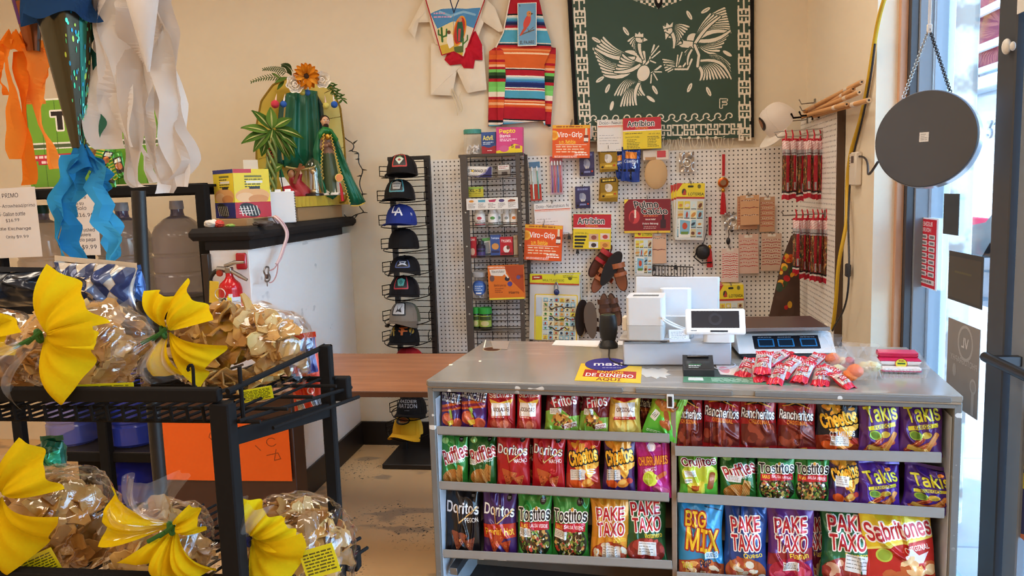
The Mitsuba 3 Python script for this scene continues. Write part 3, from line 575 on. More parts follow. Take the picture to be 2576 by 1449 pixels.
# bags half hidden behind the front row
for (lab, art, base, x0, y0, x1, y1, sd) in [
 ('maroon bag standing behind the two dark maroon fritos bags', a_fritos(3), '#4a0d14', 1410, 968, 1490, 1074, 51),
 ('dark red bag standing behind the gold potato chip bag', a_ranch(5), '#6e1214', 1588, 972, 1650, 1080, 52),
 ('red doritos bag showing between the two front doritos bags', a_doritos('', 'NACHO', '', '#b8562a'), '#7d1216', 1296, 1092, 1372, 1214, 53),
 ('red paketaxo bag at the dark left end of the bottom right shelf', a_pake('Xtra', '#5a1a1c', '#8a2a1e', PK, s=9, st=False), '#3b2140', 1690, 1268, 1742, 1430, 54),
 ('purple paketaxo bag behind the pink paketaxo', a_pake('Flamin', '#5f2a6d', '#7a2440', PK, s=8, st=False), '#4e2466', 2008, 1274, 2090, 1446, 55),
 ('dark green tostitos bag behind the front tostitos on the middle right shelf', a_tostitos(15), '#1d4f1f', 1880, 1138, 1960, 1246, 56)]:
    shelf_bag(lab, art, base, x0, y0, x1, y1, sd, 10, 0, 0, off=.115, dpt=.04)
# small shelf clip hanging from the fascia
cp = cl_(onC(1686, 1008, -.002))
sc_ = thing('shelf_clip', 'small white shelf tag holder with a black window hanging under the counter edge', 'tag holder')
part(sc_, 'frame', xf(cbox(.023, .008, .050, .002, tuple(cp)), MC), '#d9d7d2', 'satin')
part(sc_, 'window', xf(cbox(.013, .003, .034, .001, (cp[0], cp[1] - .005, cp[2] - .002)), MC), '#171518', 'gloss')
# ------------------------------------------------------------------ things on the back wall and the pegboard
def local(x, y, Y):
    """An affine map from photo pixels near (x, y) to points of the wall-parallel plane at Y."""
    o, a, b = onY(x, y, Y), onY(x + 40, y, Y), onY(x, y + 40, Y)
    A, B = (a - o) / 40, (b - o) / 40
    return lambda p: o + (np.asarray(p)[:, :1] - x) * A + (np.asarray(p)[:, 1:2] - y) * B
def puff(poly, fn, amp, L, step, nz=0.0, seed=1, back=.001, fold=None):
    """A sheet of cloth: the outline fn-mapped to the wall, swelling towards the room away from its edges."""
    v, f = trimesh.creation.triangulate_polygon(poly, engine='earcut')
    v3, f = trimesh.remesh.subdivide_to_size(np.c_[np.asarray(v)[:, :2], np.zeros(len(v))], f, step, max_iter=14)
    m = trimesh.Trimesh(v3, f, process=True); v, f = m.vertices[:, :2], m.faces
    def off(q):
        d = shapely.distance(poly.boundary, shapely.points(np.asarray(q)))
        o = amp * (1 - np.exp(-d / L))
        o = o + nz * (meshkit.fbm(np.c_[np.asarray(q) / L * .8, np.full(len(q), seed)], 3, seed) - .5) * np.minimum(1, d / L)
        return o + (fold(q[:, 0], q[:, 1]) if fold else 0)
    def surf(q):
        P = fn(q).copy(); P[:, 1] -= off(q); return P
    P = surf(v); a, b = v[f[:, 1]] - v[f[:, 0]], v[f[:, 2]] - v[f[:, 0]]
    f = np.where((a[:, 0] * b[:, 1] - a[:, 1] * b[:, 0] > 0)[:, None], f[:, ::-1], f)
    Pb = fn(v).copy(); Pb[:, 1] += back
    fr = trimesh.Trimesh(P, f, process=False)
    e = np.sort(fr.edges, axis=1); u, ix, cnt = np.unique(e, axis=0, return_index=True, return_counts=True)
    bd = fr.edges[ix[cnt == 1]]; n = len(v)
    side = np.vstack([np.stack([bd[:, 1], bd[:, 0], bd[:, 0] + n], 1), np.stack([bd[:, 1], bd[:, 0] + n, bd[:, 1] + n], 1)])
    return trimesh.Trimesh(np.vstack([P, Pb]), np.vstack([f, f[:, ::-1] + n, side]), process=False), surf
def box_at(x0, y0, x1, y1, Y, rot=0, lean=0, yaw=0):
    """Frame, size and metres per pixel of a card or box whose front shows at the pixel box, its centre at depth Y."""
    xm, ym = (x0 + x1) / 2, (y0 + y1) / 2
    c, w, h = onY(xm, ym, Y), np.linalg.norm(onY(x1, ym, Y) - onY(x0, ym, Y)), np.linalg.norm(onY(xm, y1, Y) - onY(xm, y0, Y))
    M = trimesh.transformations.euler_matrix(math.radians(lean), math.radians(-rot), math.radians(yaw), 'sxyz'); M[:3, 3] = c
    return M, w, h, w / (x1 - x0)
def card(name, label, ctg, x0, y0, x1, y1, art, base, rot=0, th=.003, off=.03, group=None, mat='satin', lean=0, yaw=0, hook=True, b=.0008, side=None, Y=None):
    M, w, h, s = box_at(x0, y0, x1, y1, (PB if Y is None else Y) - off, rot, lean, yaw)
    k = thing(name, label, ctg, group)
    part(k, 'body', xf(cbox(w, th, h, b), M), side or base, mat)
    W, H = x1 - x0, h / s
    Mf = M.copy(); Mf[:3, 3] = M[:3, 3] - M[:3, 1] * (th / 2)
    bg = [(sg.box(.4, .4, W - .4, H - .4), base)]
    clip = sg.box(.2, .2, W - .2, H - .2)
    printed(k, 'print', bg + [(g.intersection(clip), c) for g, c in art], planar(Mf, s, W, H), mat, off0=.00025)
    if hook:
        p = M[:3, 3] + M[:3, 2] * (h / 2 - .008)
        hk = tube(spline([(p[0], PB, p[2] + .014), (p[0], p[1] - th - .004, p[2] + .004), (p[0], p[1] - th - .022, p[2] + .006), (p[0], p[1] - th - .028, p[2] + .018)], 10), .0022, 6)
        solo('peg_hook', 'wire peg hook of the ' + ' '.join(label.split()[:10]), 'peg hook', hk, '#8b8782', 'metal', group='wire peg hooks of the pegboard')
    return k, M, w, h, s
def plastic(k, M, w, h, th, x=0, z=0):
    part(k, 'clear_sleeve', xf(mv(cbox(w, th, h, .001), (x, 0, z)), M), '#fff', 'film', False)

# green blanket with fighting roosters (its outline and figures measured on the photo at 2.862 times its pixels)
Z5 = lambda p: np.c_[1020 + np.asarray(p)[:, 0] / 2.862, np.asarray(p)[:, 1] / 2.862]
lb = local(1660, 180, 4.775)
shear = 31 / 1000.0
fb0 = lambda p: lb(Z5(p))
def waves(x, y): return .006 * np.sin(x / 70.0 + y / 400.0) * (.3 + .7 * sstep(200, 1000, y)) + .005 * sstep(2350, 2480, x)
BL = P_((1150, -260), (2490, -260), (2506, 985), (1206, 1036))
gm, gs = puff(BL, fb0, .010, 60, 60, .004, 3, fold=waves)
bk = thing('rooster_blanket', 'dark green woven blanket with two white fighting roosters hanging on the back wall', 'blanket')
part(bk, 'weave', gm, '#3d4f43', 'cloth', 40)
CRM, DG, BLA = '#dcd2bf', '#3d4f43', '#171413'
art = [(P_((1152, -258), (1184, -258), (1234, 1060), (1208, 1066)), BLA), (P_((2462, -258), (2488, -258), (2504, 984), (2478, 990)), BLA)]
def fret(cx, cy, s, kind, sk=.03):
    T = lambda x, y: (cx + x * s + y * s * sk, cy + y * s)
    w = s * .13
    if kind == 0:
        ls = [[(-.42, -.42), (-.42, .42)], [(.42, -.42), (.42, .42)], [(-.42, 0), (.42, 0)], [(-.42, -.42), (-.15, -.42)], [(.42, -.42), (.15, -.42)], [(-.42, .42), (-.15, .42)], [(.42, .42), (.15, .42)], [(-.15, -.42), (-.15, -.2)], [(.15, -.42), (.15, -.2)], [(-.15, .42), (-.15, .2)], [(.15, .42), (.15, .2)]]
    else:
        ls = [[(-.4, -.42), (.4, -.42)], [(-.4, .42), (.4, .42)], [(0, -.42), (0, .42)], [(-.4, -.42), (-.4, -.2)], [(.4, -.42), (.4, -.2)], [(-.4, .42), (-.4, .2)], [(.4, .42), (.4, .2)]]
    return [L_(w, *[T(*q) for q in l], cap=3) for l in ls]
fr_ = []
for i in range(15):
    y = -210 + i * 84
    xl, xr = 1246 + (y - 0) * .040, 2420 + y * .022
    fr_ += fret(xl, y, 92, i % 2) + fret(xr, y, 92, i % 2)
for i in range(13):
    x = 1372 + i * 84
    fr_ += fret(x, 935 - (x - 1300) * .028 + 22, 84, i % 2)
for i in range(13):
    x = 1350 + i * 82
    y = 862 - (x - 1300) * .026
    a = np.linspace(0, 5.2, 12)
    fr_.append(L_(9, *[(x + (30 - 4.2 * t) * math.cos(t + 2.6), y + (30 - 4.2 * t) * math.sin(t + 2.6)) for t in a])); fr_.append(L_(8, (x - 30, y + 18), (x - 52, y + 34), (x - 74, y + 22)))
for i in range(19): fr_.append(E_(1290 + i * 63, 1010 - (i * 63) * .022, 11))
art.append((unary_union(fr_), CRM))
def fan(p, q0, q1, n, w, bend, cx=None):
    """Feather strokes from p out to points between q0 and q1."""
    o = []
    for i in range(n):
        t = i / (n - 1); e = np.array(q0) * (1 - t) + np.array(q1) * t; p_ = np.array(p, float) + (np.array(cx) * t if cx is not None else 0)
        d = e - p_; nrm = np.array([-d[1], d[0]])
        pts = [p_ + d * u + nrm * bend * math.sin(math.pi * u) for u in np.linspace(0, 1, 7)]
        l, r = [], []
        for j, u in enumerate(np.linspace(0, 1, 7)):
            ww = w * (.35 + .65 * math.sin(math.pi * min(1, .25 + u * .72)))
            m = nrm / np.linalg.norm(nrm) * ww / 2
            l.append(tuple(pts[j] + m)); r.append(tuple(pts[j] - m))
        o.append(sg.Polygon(l + r[::-1]).buffer(0).buffer(1.5))
    return o
rs = [E_(1640, 430, 90, 60, 25), E_(2080, 300, 60, 50, 40), L_(46, (1925, 250), (1990, 320), (2080, 330))]
rs += fan((1660, 470), (1345, 350), (1420, 545), 8, 26, -.18) + fan((1650, 420), (1420, 270), (1360, 350), 5, 24, -.10) + fan((1690, 470), (1560, 395), (1500, 520), 6, 22, -.1)
rs += fan((1690, 560), (1500, 690), (1720, 690), 11, 20, .16) + fan((1680, 600), (1545, 770), (1660, 760), 6, 20, .12) + [L_(22, (1700, 560), (1720, 470), (1715, 380))]
rs += fan((1690, 275), (1600, 300), (1710, 430), 8, 20, .10) + [E_(1690, 285, 34, 26), P_((1715, 272), (1745, 292), (1712, 304)), P_((1650, 268), (1655, 240), (1672, 252), (1684, 232), (1696, 250), (1712, 244), (1712, 272))]
rs += [L_(13, (1700, 500), (1755, 440), (1790, 330)), L_(9, (1770, 400), (1822, 335)), L_(9, (1775, 420), (1832, 372)), L_(9, (1762, 440), (1800, 455)), L_(13, (1720, 560), (1770, 530), (1838, 478)), L_(9, (1790, 520), (1842, 520)), L_(9, (1785, 530), (1812, 578)), L_(9, (1770, 540), (1765, 600)), E_(1712, 530, 44, 58, 20)]
rs += fan((1985, 310), (1860, 190), (1920, 350), 3, 16, .1) + fan((1900, 215), (2040, 200), (1930, 350), 9, 20, -.12) + [E_(1890, 225, 30, 26), P_((1868, 240), (1872, 292), (1896, 256)), P_((1856, 215), (1852, 192), (1872, 200), (1880, 170), (1900, 190), (1925, 165), (1920, 200))]
rs += fan((2090, 290), (2290, 70), (2335, 240), 10, 26, -.12) + fan((2100, 300), (2240, 400), (2330, 230), 7, 24, .12) + fan((2080, 320), (2190, 110), (2260, 130), 4, 18, -.06)
rs += fan((2100, 470), (2340, 560), (2120, 580), 10, 20, -.20) + fan((2120, 440), (2330, 470), (2340, 570), 5, 18, -.22) + [L_(18, (2080, 330), (2110, 400), (2100, 480)), L_(12, (2050, 350), (2030, 440), (1990, 490))]
rs += fan((1985, 480), (1850, 430), (1870, 510), 5, 14, .05) + [L_(13, (2060, 430), (2030, 500), (1940, 500)), L_(9, (1960, 470), (1990, 380)), L_(9, (1950, 480), (1960, 400)), L_(8, (1925, 500), (1890, 520)), L_(8, (1935, 480), (1880, 470))] + fan((2060, 360), (2010, 380), (2030, 470), 5, 12, .1)
for x, y, r in [(1370, 290, 30), (1587, 228, 55), (2040, 118, 60), (2155, 86, -30), (1395, 575, -35), (1450, 640, -65), (1480, 765, -75), (1795, 650, 60), (1765, 715, 35), (2045, 632, -65), (2180, 660, 65), (2310, 390, 30)]:
    rs.append(E_(x, y, 36, 13, r))
acc = None
for g in rs: acc = g if acc is None else acc.difference(g.buffer(6.5)).union(g)
art.append((acc.buffer(0), CRM))
dk_ = [L_(3, (x - 18 * math.cos(math.radians(r)), y - 18 * math.sin(math.radians(r))), (x + 20 * math.cos(math.radians(r)), y + 20 * math.sin(math.radians(r)))) for x, y, r in [(1370, 290, 30), (1587, 228, 55), (2040, 118, 60), (2155, 86, -30), (1395, 575, -35), (1450, 640, -65), (1795, 650, 60), (2045, 632, -65), (2180, 660, 65)]]
dk_ += [E_(1700, 282, 6), E_(1884, 222, 6)]
art.append((unary_union(dk_), DG))
art += outlined(TX('F', 2262, 714, 2312, 776), DG, CRM, 6)
neck = [sg.box(1630 + 40 * i + (20 if j % 2 else 0), -170 + 20 * j, 1650 + 40 * i + (20 if j % 2 else 0), -150 + 20 * j) for i in range(10) for j in range(12)]
nk = P_((1620, -180), (2020, -180), (2020, 0), (1822, 76), (1620, 0))
art += [(nk.intersection(unary_union(neck)), CRM), (P_((1790, -180), (1850, -180), (1850, 40), (1822, 78), (1795, 40)), BLA), (E_(1822, -10, 14, 44), CRM)]
printed(bk, 'pattern', art, gs, 'cloth', step=45, off0=.0016)
fg = random.Random(3); fr_ = []
for i in range(24):
    x = 1860 + i * 26 if i < 20 else 1300 + i * 30
    y = 1024 - (x - 1300) * .030 + 6
    p = gs(np.array([[x, y - 14.0], [x + fg.uniform(-12, 12), y + 25], [x + fg.uniform(-24, 24), y + 50 + fg.uniform(0, 34)]]))
    p[1:, 1] -= fg.uniform(.002, .014); fr_.append(tube(spline(p, 7), .0016, 4))
fr_.append(tube(gs(np.array([[1240 + i * 40, 1030 - i * 40 * .040] for i in range(32)])), .002, 4))
part(bk, 'fringe', cat(*fr_), '#d9cdb4', 'cloth'); labels[list(scene)[-1]] = {'label': 'cream thread fringe', 'kind': 'stuff'}

# child's white costume
PXF = lambda x, y, Y: (lambda l: lambda p: l(Z5(p)))(local(x, y, Y))
fc = PXF(1130, 120, 4.79)
cs = thing('child_costume', "child's cream shirt and trousers with a painted bib and red sash", 'costume')
WHT = '#ded2bd'
m, _ = puff(P_((182, 310), (330, 330), (560, 330), (585, 645), (450, 670), (430, 640), (370, 510), (345, 640), (335, 690), (180, 685)), fc, .016, 40, 40, .012, 5); part(cs, 'trousers', m, WHT, 'cloth', 40)
fc2 = PXF(1130, 120, 4.778)
m, _ = puff(P_((130, -160), (600, -160), (570, -20), (560, 170), (500, 320), (215, 320), (175, 170), (140, 0)), fc2, .02, 50, 40, .012, 6); part(cs, 'shirt', m, '#e3d7c2', 'cloth', 40)
m, _ = puff(P_((140, -20), (175, 60), (180, 160), (92, 162), (66, 275), (14, 214)), fc2, .014, 30, 30, .014, 7); part(cs, 'sleeve', m, '#dccfb8', 'cloth', 40)
m, _ = puff(P_((560, -20), (640, 60), (704, 226), (668, 232), (560, 160), (530, 140)), fc2, .014, 30, 30, .014, 8); part(cs, 'sleeve', m, '#dccfb8', 'cloth', 40)
m, _ = puff(P_((215, 240), (235, 300), (300, 390), (280, 430), (320, 470), (400, 460), (420, 490), (490, 492), (500, 430), (555, 432), (550, 320), (500, 215), (440, 300)), PXF(1130, 120, 4.770), .016, 22, 26, .02, 9); part(cs, 'sash', m, '#b3182a', 'cloth', 40)
m, bs = puff(P_((130, -60), (590, -60), (420, 415), (350, 372), (262, 400)), PXF(1130, 120, 4.756), .014, 50, 36, .006, 10); bb = part(cs, 'bib', m, '#d9cfb9', 'cloth', 40)
bart = [(P_((180, 100), (262, 70), (355, 66), (440, 70), (540, 60), (492, 205), (360, 160), (340, 160), (232, 210)), '#4d86b4'), (L_(16, (250, 90), (330, 120), (420, 90), (500, 110)), '#86b0cc'), (LINES(205, 95, 330, 2, 10, 26, 4), '#c99ab8'),
        (P_((230, 210), (345, 160), (350, 372), (262, 396), (245, 330)), '#dccb95'), (P_((250, 330), (345, 310), (420, 350), (410, 408), (350, 370), (262, 398)), '#c9a83f'),
        (E_(392, 225, 44, 108, 12), '#d98a2e'), (E_(392, 225, 34, 96, 12), '#b5382c'), (P_((378, 165), (412, 160), (424, 250), (408, 310), (376, 300), (372, 220)), '#2f5a42'), (E_(396, 146, 14, 17), '#b98a66'), (P_((384, 210), (402, 210), (396, 300), (380, 300)), '#b94a4a'),
        (L_(15, (268, 300), (262, 205)), '#3f6a35'), (L_(12, (268, 260), (240, 250), (240, 220)), '#3f6a35'), (L_(12, (266, 270), (298, 260), (300, 215)), '#3f6a35'), (P_((305, 240), (345, 255), (352, 330), (318, 352), (300, 300)), '#e8e2d6'), (E_(316, 236, 13, 14), '#6b4630'), (L_(10, (412, 372), (418, 280)), '#45702f'), (L_(8, (416, 320), (446, 290), (448, 256)), '#45702f'), (P_((352, 340), (420, 330), (408, 380), (356, 378)), '#5c6b3a'),
        (L_(7, (312, -40), (352, 98), (402, -40)), '#27304c'), (L_(8, (132, -50), (262, 398), (350, 372), (420, 412), (588, -50)), '#a8202c'), (L_(2.5, (350, 100), (352, 370)), '#8d866f')]
printed(bb, 'picture', bart, bs, 'cloth', step=30, off0=.001)
part(cs, 'tie_cord', cat(*[tube(spline(fc(np.array(q, float)) + [0, -.012, 0], 12), .003, 6) for q in ([(340, 640), (352, 720), (372, 780), (378, 835)], [(410, 660), (400, 730), (412, 790), (402, 812)], [(345, 650), (380, 740), (400, 800)])]), '#cdbd9c', 'cloth')

# striped sarape vest
fv = PXF(1310, 150, 4.785)
sv = thing('sarape_vest', 'striped rainbow sarape vest with a picture card on the chest hanging on the wall', 'vest')
def stripes(bands, x0, x1, slope=0.0):
    o, r = [], random.Random(2)
    for y0, y1, cs_ in bands:
        n = len(cs_); hh = (y1 - y0) / n
        for i, c_ in enumerate(cs_): o.append((P_((x0, y0 + i * hh), (x1, y0 + i * hh + slope), (x1, y0 + (i + 1) * hh + slope), (x0, y0 + (i + 1) * hh)), c_))
    return o
RD, OR, LB, NV, WH, BK = '#a81f2c', '#d2612b', '#4d9cb8', '#27336a', '#e6dccb', '#1c1a1e'
MAIN = [(-60, 100, [RD]), (100, 122, [BK, WH]), (122, 200, ['#a8c8d4', LB, '#3f7fae', NV, '#1c2548', '#6d2a44', RD]), (200, 216, [WH]), (216, 304, [LB]), (304, 324, [WH, '#39536b', BK]), (324, 400, [RD, '#c4402a', '#e08a52', OR, '#f0c8a0', OR]), (400, 486, [OR]), (486, 500, [WH, BK]), (500, 540, [RD]), (540, 552, [WH]), (552, 626, ['#9cc8d8', LB, '#3a76b4', NV, '#1c2660', NV]), (626, 650, [WH, RD, WH]), (650, 704, [LB]), (704, 720, [BK, RD]), (720, 772, ['#e8a878', OR, '#f2d2b0', OR, '#c4402a']), (772, 856, [RD]), (856, 864, [BK]), (864, 925, [WH, '#8fbccc', LB, '#38699a', NV, LB])]
SIDE = [(330, 430, [RD, '#c9502c', OR]), (430, 500, [RD, OR, '#e8b088', RD]), (500, 590, ['#6fbf5f', '#2c4a2a', '#1b2a1c', RD]), (590, 700, ['#6fbf5f', '#7ccc6a', WH]), (700, 780, [RD, OR, '#e8a878', OR]), (780, 870, [RD]), (870, 940, [BK, WH, LB, NV])]
for nm, poly, Y, amp, bands, sl in [('side_panel', P_((600, 370), (660, 330), (705, 340), (690, 912), (590, 916)), 4.795, .010, SIDE, 0), ('side_panel', P_((990, 330), (1080, 345), (1082, 400), (1046, 925), (985, 880)), 4.795, .010, SIDE, 30),
                                ('front', P_((770, -90), (940, -90), (1000, 170), (1045, 300), (1050, 350), (1000, 470), (1008, 910), (985, 870), (680, 905), (700, 520), (650, 350), (705, 240)), 4.782, .016, MAIN, 12), ('strap', P_((655, 350), (712, 340), (722, 560), (700, 900), (664, 905)), 4.772, .008, SIDE, 0)]:
    m, s_ = puff(poly, PXF(1310, 150, Y), amp, 40, 40, .008, 12, fold=lambda x, y: .004 * np.sin(x / 34.0) * sstep(300, 800, y))
    kk = part(sv, nm, m, '#8a2a30', 'cloth', 40)
    printed(kk, 'weave', [(g.intersection(poly.buffer(-1)), c_) for g, c_ in stripes(bands, 560, 1110, sl)], s_, 'cloth', step=18, off0=.0026)
part(sv, 'edge_trim', tube(fv(np.array([(772, -88), (706, 240), (652, 345)], float)) + [0, -.012, 0], .004, 6), '#e6dccb', 'cloth')
M, w, h, s = box_at(1302, 7, 1350, 116, 4.745, -1.5)
k = part(sv, 'picture_card', xf(cbox(w, .003, h, .001), M), '#e9e2d4', 'satin')
Mf = M.copy(); Mf[:3, 3] = M[:3, 3] - M[:3, 1] * .0015
W, H = 48, h / s
printed(k, 'picture', [(sg.box(1.6, 1.8, W - 1.6, H - 2), '#5f93b4'), (sg.box(1.6, H - 15, W - 1.6, H - 2), '#6c9cba'), (L_(2.6, (6, 78), (22, 72), (42, 66)), '#5a4630'), (L_(1.4, (26, 70), (40, 60)), '#5a4630'), (E_(24, 46, 8, 17, 22), '#c2382c'), (P_((18, 56), (24, 62), (8, 80), (5, 78)), '#b5402c'), (E_(29, 27, 6, 7), '#c47a3a'), (P_((34, 25), (40, 27), (34, 30)), '#4a3020'), (L_(1.2, (26, 62), (29, 72)), '#4a3020'), (E_(30, 26, 1), '#1a1512'), (TX('EL PAJARO', 6, H - 13, 42, H - 5), '#17161a'), (TX('8', 4, 4, 7, 9), '#17161a')], planar(Mf, s, W, H), 'satin', off0=.0003)
# ------------------------------------------------------------------ goods on the pegboard
def art_viro(W, H):
    return [(R_(0, 0, W, H * .1), '#e0a52c'), (LINES(W * .1, H * .03, W * .8, 1, H * .04, 9, 2, .95), '#a3531c'), (E_(W * .04, H * .30, W * .13, W * .13), '#e8a93a')] + [(E_(W * .04, H * .30, W * .08, W * .08), '#d9861f')] + \
        [(TX('Viro-Grip', W * .13, H * .20, W * .80, H * .40), '#f2ece4'), (TX('a.m. Bebible', W * .18, H * .43, W * .62, H * .56, bold=False, skew=-10), '#f5d64a'), (R_(W * .87, H * .1, W * .93, H * .34, rad=1.5), '#d8c6a8'), (R_(W * .84, H * .3, W * .96, H * .52, rad=2), '#7a2d1c'), (R_(W * .84, H * .38, W * .96, H * .48), '#e4dccf'),
         (R_(W * .08, H * .575, W * .92, H * .59), '#f0d8c4'), (LINES(W * .1, H * .62, W * .9, 3, H * .035, H * .075, 3, .8), '#eebf9a'), (LINES(W * .6, H * .80, W * .95, 2, H * .035, H * .06, 5, .7), '#f4e2d2'), (TX('MAS DE 8 HORAS DE ALIVIO!', W * .06, H * .90, W * .66, H * .96), '#f2e9e0')]
def art_dolo(W, H, t):
    return [(TX(t, W * .06, H * .05, W * .93, H * .15, bold=False), '#4d4a4c'), (R_(W * .02, H * .19, W * .98, H * .215), '#c8542f'), (R_(W * .02, H * .235, W * .98, H * .25), '#d98a66'), (LINES(W * .06, H * .48, W * .62, 4, H * .014, H * .085, 4, .6), '#8a8785'), (LINES(W * .5, H * .93, W * .95, 1, H * .02, 4, 4, .7), '#9a9794')]
def art_artri(W, H, low):
    o = [(R_(0, 0, W, H * .38), '#b3202c'), (R_(0, H * .38, W, H * .42), '#e9d9cf')] + outlined(TX('Artribion', W * .12, H * .10, W * .82, H * .28), '#191417', '#e9e4e0', 1.3) + [(TX('Vitaminado', W * .32, H * .30, W * .66, H * .36), '#e0923c')]
    if low:
        o += [(TX('CONTRA EL:', W * .05, H * .52, W * .40, H * .57), '#7a6a1a')]
        o += [(R_(W * .04, H * (.61 + i * .095), W * (.36 - .03 * i), H * (.67 + i * .095), rad=1), '#26221a') for i in range(4)]
        for (a, b, c_, d) in [(.42, .56, '#c9a184', '#8b4a3a'), (.72, .54, '#d9c4b4', '#b5433a'), (.42, .78, '#d8d2cc', '#3a2a24'), (.72, .78, '#e2a24a', '#b5702f')]:
            o += [(R_(W * a, H * b, W * (a + .25), H * (b + .18)), c_), (E_(W * (a + .13), H * (b + .10), W * .07, H * .06), d)]
    else:
        o += [(LINES(W * .06, H * .48, W * .5, 1, H * .025, 4, 2, .8), '#6a5a1a'), (TX('INDICADO PARA:', W * .06, H * .58, W * .44, H * .63), '#7a6a1a'), (LINES(W * .1, H * .68, W * .44, 6, H * .02, H * .05, 3), '#55491a'), (LINES(W * .64, H * .60, W * .96, 7, H * .02, H * .05, 5), '#55491a'), (TX('+B1 +B6 +B12', W * .66, H * .50, W * .96, H * .54), '#5a4c18')]
    return o
def art_pulmo(W, H):
    return [(R_(0, H * .93, W, H), '#d9b23a'), (P_((0, 0), (W * .1, 0), (0, H * .15)), '#e3c23a')] + outlined(TX('Pulmo', W * .20, H * .06, W * .74, H * .26, skew=-14), '#191213', '#d9cfc6', 1.2) + outlined(TX('Calcio', W * .37, H * .26, W * .94, H * .45, skew=-14), '#191213', '#d9cfc6', 1.2) + \
        [(E_(W * .22, H * .52, W * .12, H * .20), '#c23a3a'), (E_(W * .17, H * .55, W * .05, H * .16), '#8a1f24'), (R_(W * .22, H * .30, W * .26, H * .55), '#e4cdb8'), (LINES(W * .42, H * .48, W * .74, 1, H * .03, 5, 3, .95), '#d9703a'), (TX('Quick Relief', W * .46, H * .57, W * .68, H * .62), '#e4d8d0'), (TX('Extra Strong', W * .40, H * .69, W * .74, H * .76), '#ece2da'), (R_(W * .82, H * .46, W * .87, H * .62), '#2a1414'), (R_(W * .785, H * .60, W * .905, H * .86, rad=3), '#3a1618'), (LINES(W * .42, H * .80, W * .70, 2, H * .02, H * .05, 6), '#c9a09a')]
def lot_grid(x0, y0, x1, y1, nx, ny, seed):
    r, o = random.Random(seed), []
    dx, dy = (x1 - x0) / nx, (y1 - y0) / ny
    for i in range(nx):
        for j in range(ny):
            a, b = x0 + i * dx, y0 + j * dy
            o.append((sg.box(a + dx * .06, b + dy * .05, a + dx * .94, b + dy * .95), r.choice(['#a9c8d2', '#d8c84a', '#c9d8d4', '#e2d9a8', '#8fb7c4', '#c9b98a'])))
            o.append((E_(a + dx * .5, b + dy * .5, dx * r.uniform(.14, .3), dy * r.uniform(.18, .34), r.uniform(0, 90), q=3), r.choice(['#a83a2a', '#3f7a3a', '#2c3a4a', '#c98a3a', '#6a3a20', '#d8d0c0'])))
            o.append((sg.box(a + dx * .1, b + dy * .83, a + dx * .9, b + dy * .92), '#4a4640'))
    return o
def loteria(W, H, head=.26):
    hh = H * head
    return [(R_(0, hh, W, H), '#cfd0cb')] + lot_grid(W * .05, hh * 1.2, W * .97, H * .97, 4, 4, 3) + [(P_((W * .1, H * .62), (W * .56, H * .64), (W * .54, H * .96), (W * .12, H * .97)), '#e6e4da'), (P_((W * .16, H * .65), (W * .52, H * .67), (W * .50, H * .90), (W * .16, H * .90)), '#7fb0c4'), (E_(W * .33, H * .76, W * .09, H * .06), '#c04a2a'), (P_((W * .2, H * .86), (W * .47, H * .86), (W * .45, H * .91), (W * .2, H * .91)), '#6a8a3a'),
        (R_(0, 0, W, hh), '#e0c926'), (R_(0, hh * .93, W, hh * 1.06), '#b03a24'), (P_((0, 0), (W * .22, 0), (0, hh * .6)), '#b5322a'), (TX('LOTERIA', W * .42, hh * .64, W * .97, hh * .84), '#3a3212'), (E_(W * .27, hh * .6, W * .08, hh * .22), '#3a3a20'), (P_((W * .2, hh * .8), (W * .36, hh * .8), (W * .3, hh * .4)), '#b03a24'), (R_(W * .40, hh * .16, W * .60, hh * .30, rad=2), '#2a2618'), (E_(W * .80, hh * .22, W * .06, hh * .14), '#6a6424')]
def art_multi(W, H):
    hh = H * .155
    r = random.Random(9)
    o = [(R_(W * .02, hh, W, H), '#cfcbc2'), (R_(W * .10, H * .30, W * .96, H * .995, rad=4), '#e3c23a'), (R_(W * .12, H * .315, W * .94, H, rad=3), '#e6dfc6')] + lot_grid(W * .27, H * .35, W * .92, H * .99, 6, 9, 5)
    o += [(R_(W * .14, H * .35, W * .25, H * .62), '#c4cfd4'), (R_(W * .13, H * .64, W * .26, H), '#dcd23a')] + [(L_(2.4, *[(W * .4 + 9 * i + r.uniform(-4, 4), H * (.50 + .16 * j) + r.uniform(-6, 6)) for i in range(7)]), '#3a2a18') for j in range(3)]
    return o + [(R_(0, 0, W * .98, hh), '#d6cd2c'), (R_(0, hh * .86, W * .98, hh), '#b3452a'), (P_((W * .05, hh * .2), (W * .24, hh * .12), (W * .25, hh * .5), (W * .05, hh * .6)), '#a02c24'), (LINES(W * .08, hh * .28, W * .2, 1, hh * .12, 4, 3, .9), '#e8d9c0'), (TX('MULTIJUEGOS', W * .26, hh * .48, W * .68, hh * .70, bold=False), '#2a2614'), (E_(W * .80, hh * .36, W * .04, hh * .16), '#5c5820'), (LINES(W * .66, hh * .1, W * .94, 2, hh * .06, hh * .12, 4), '#6b661e')]
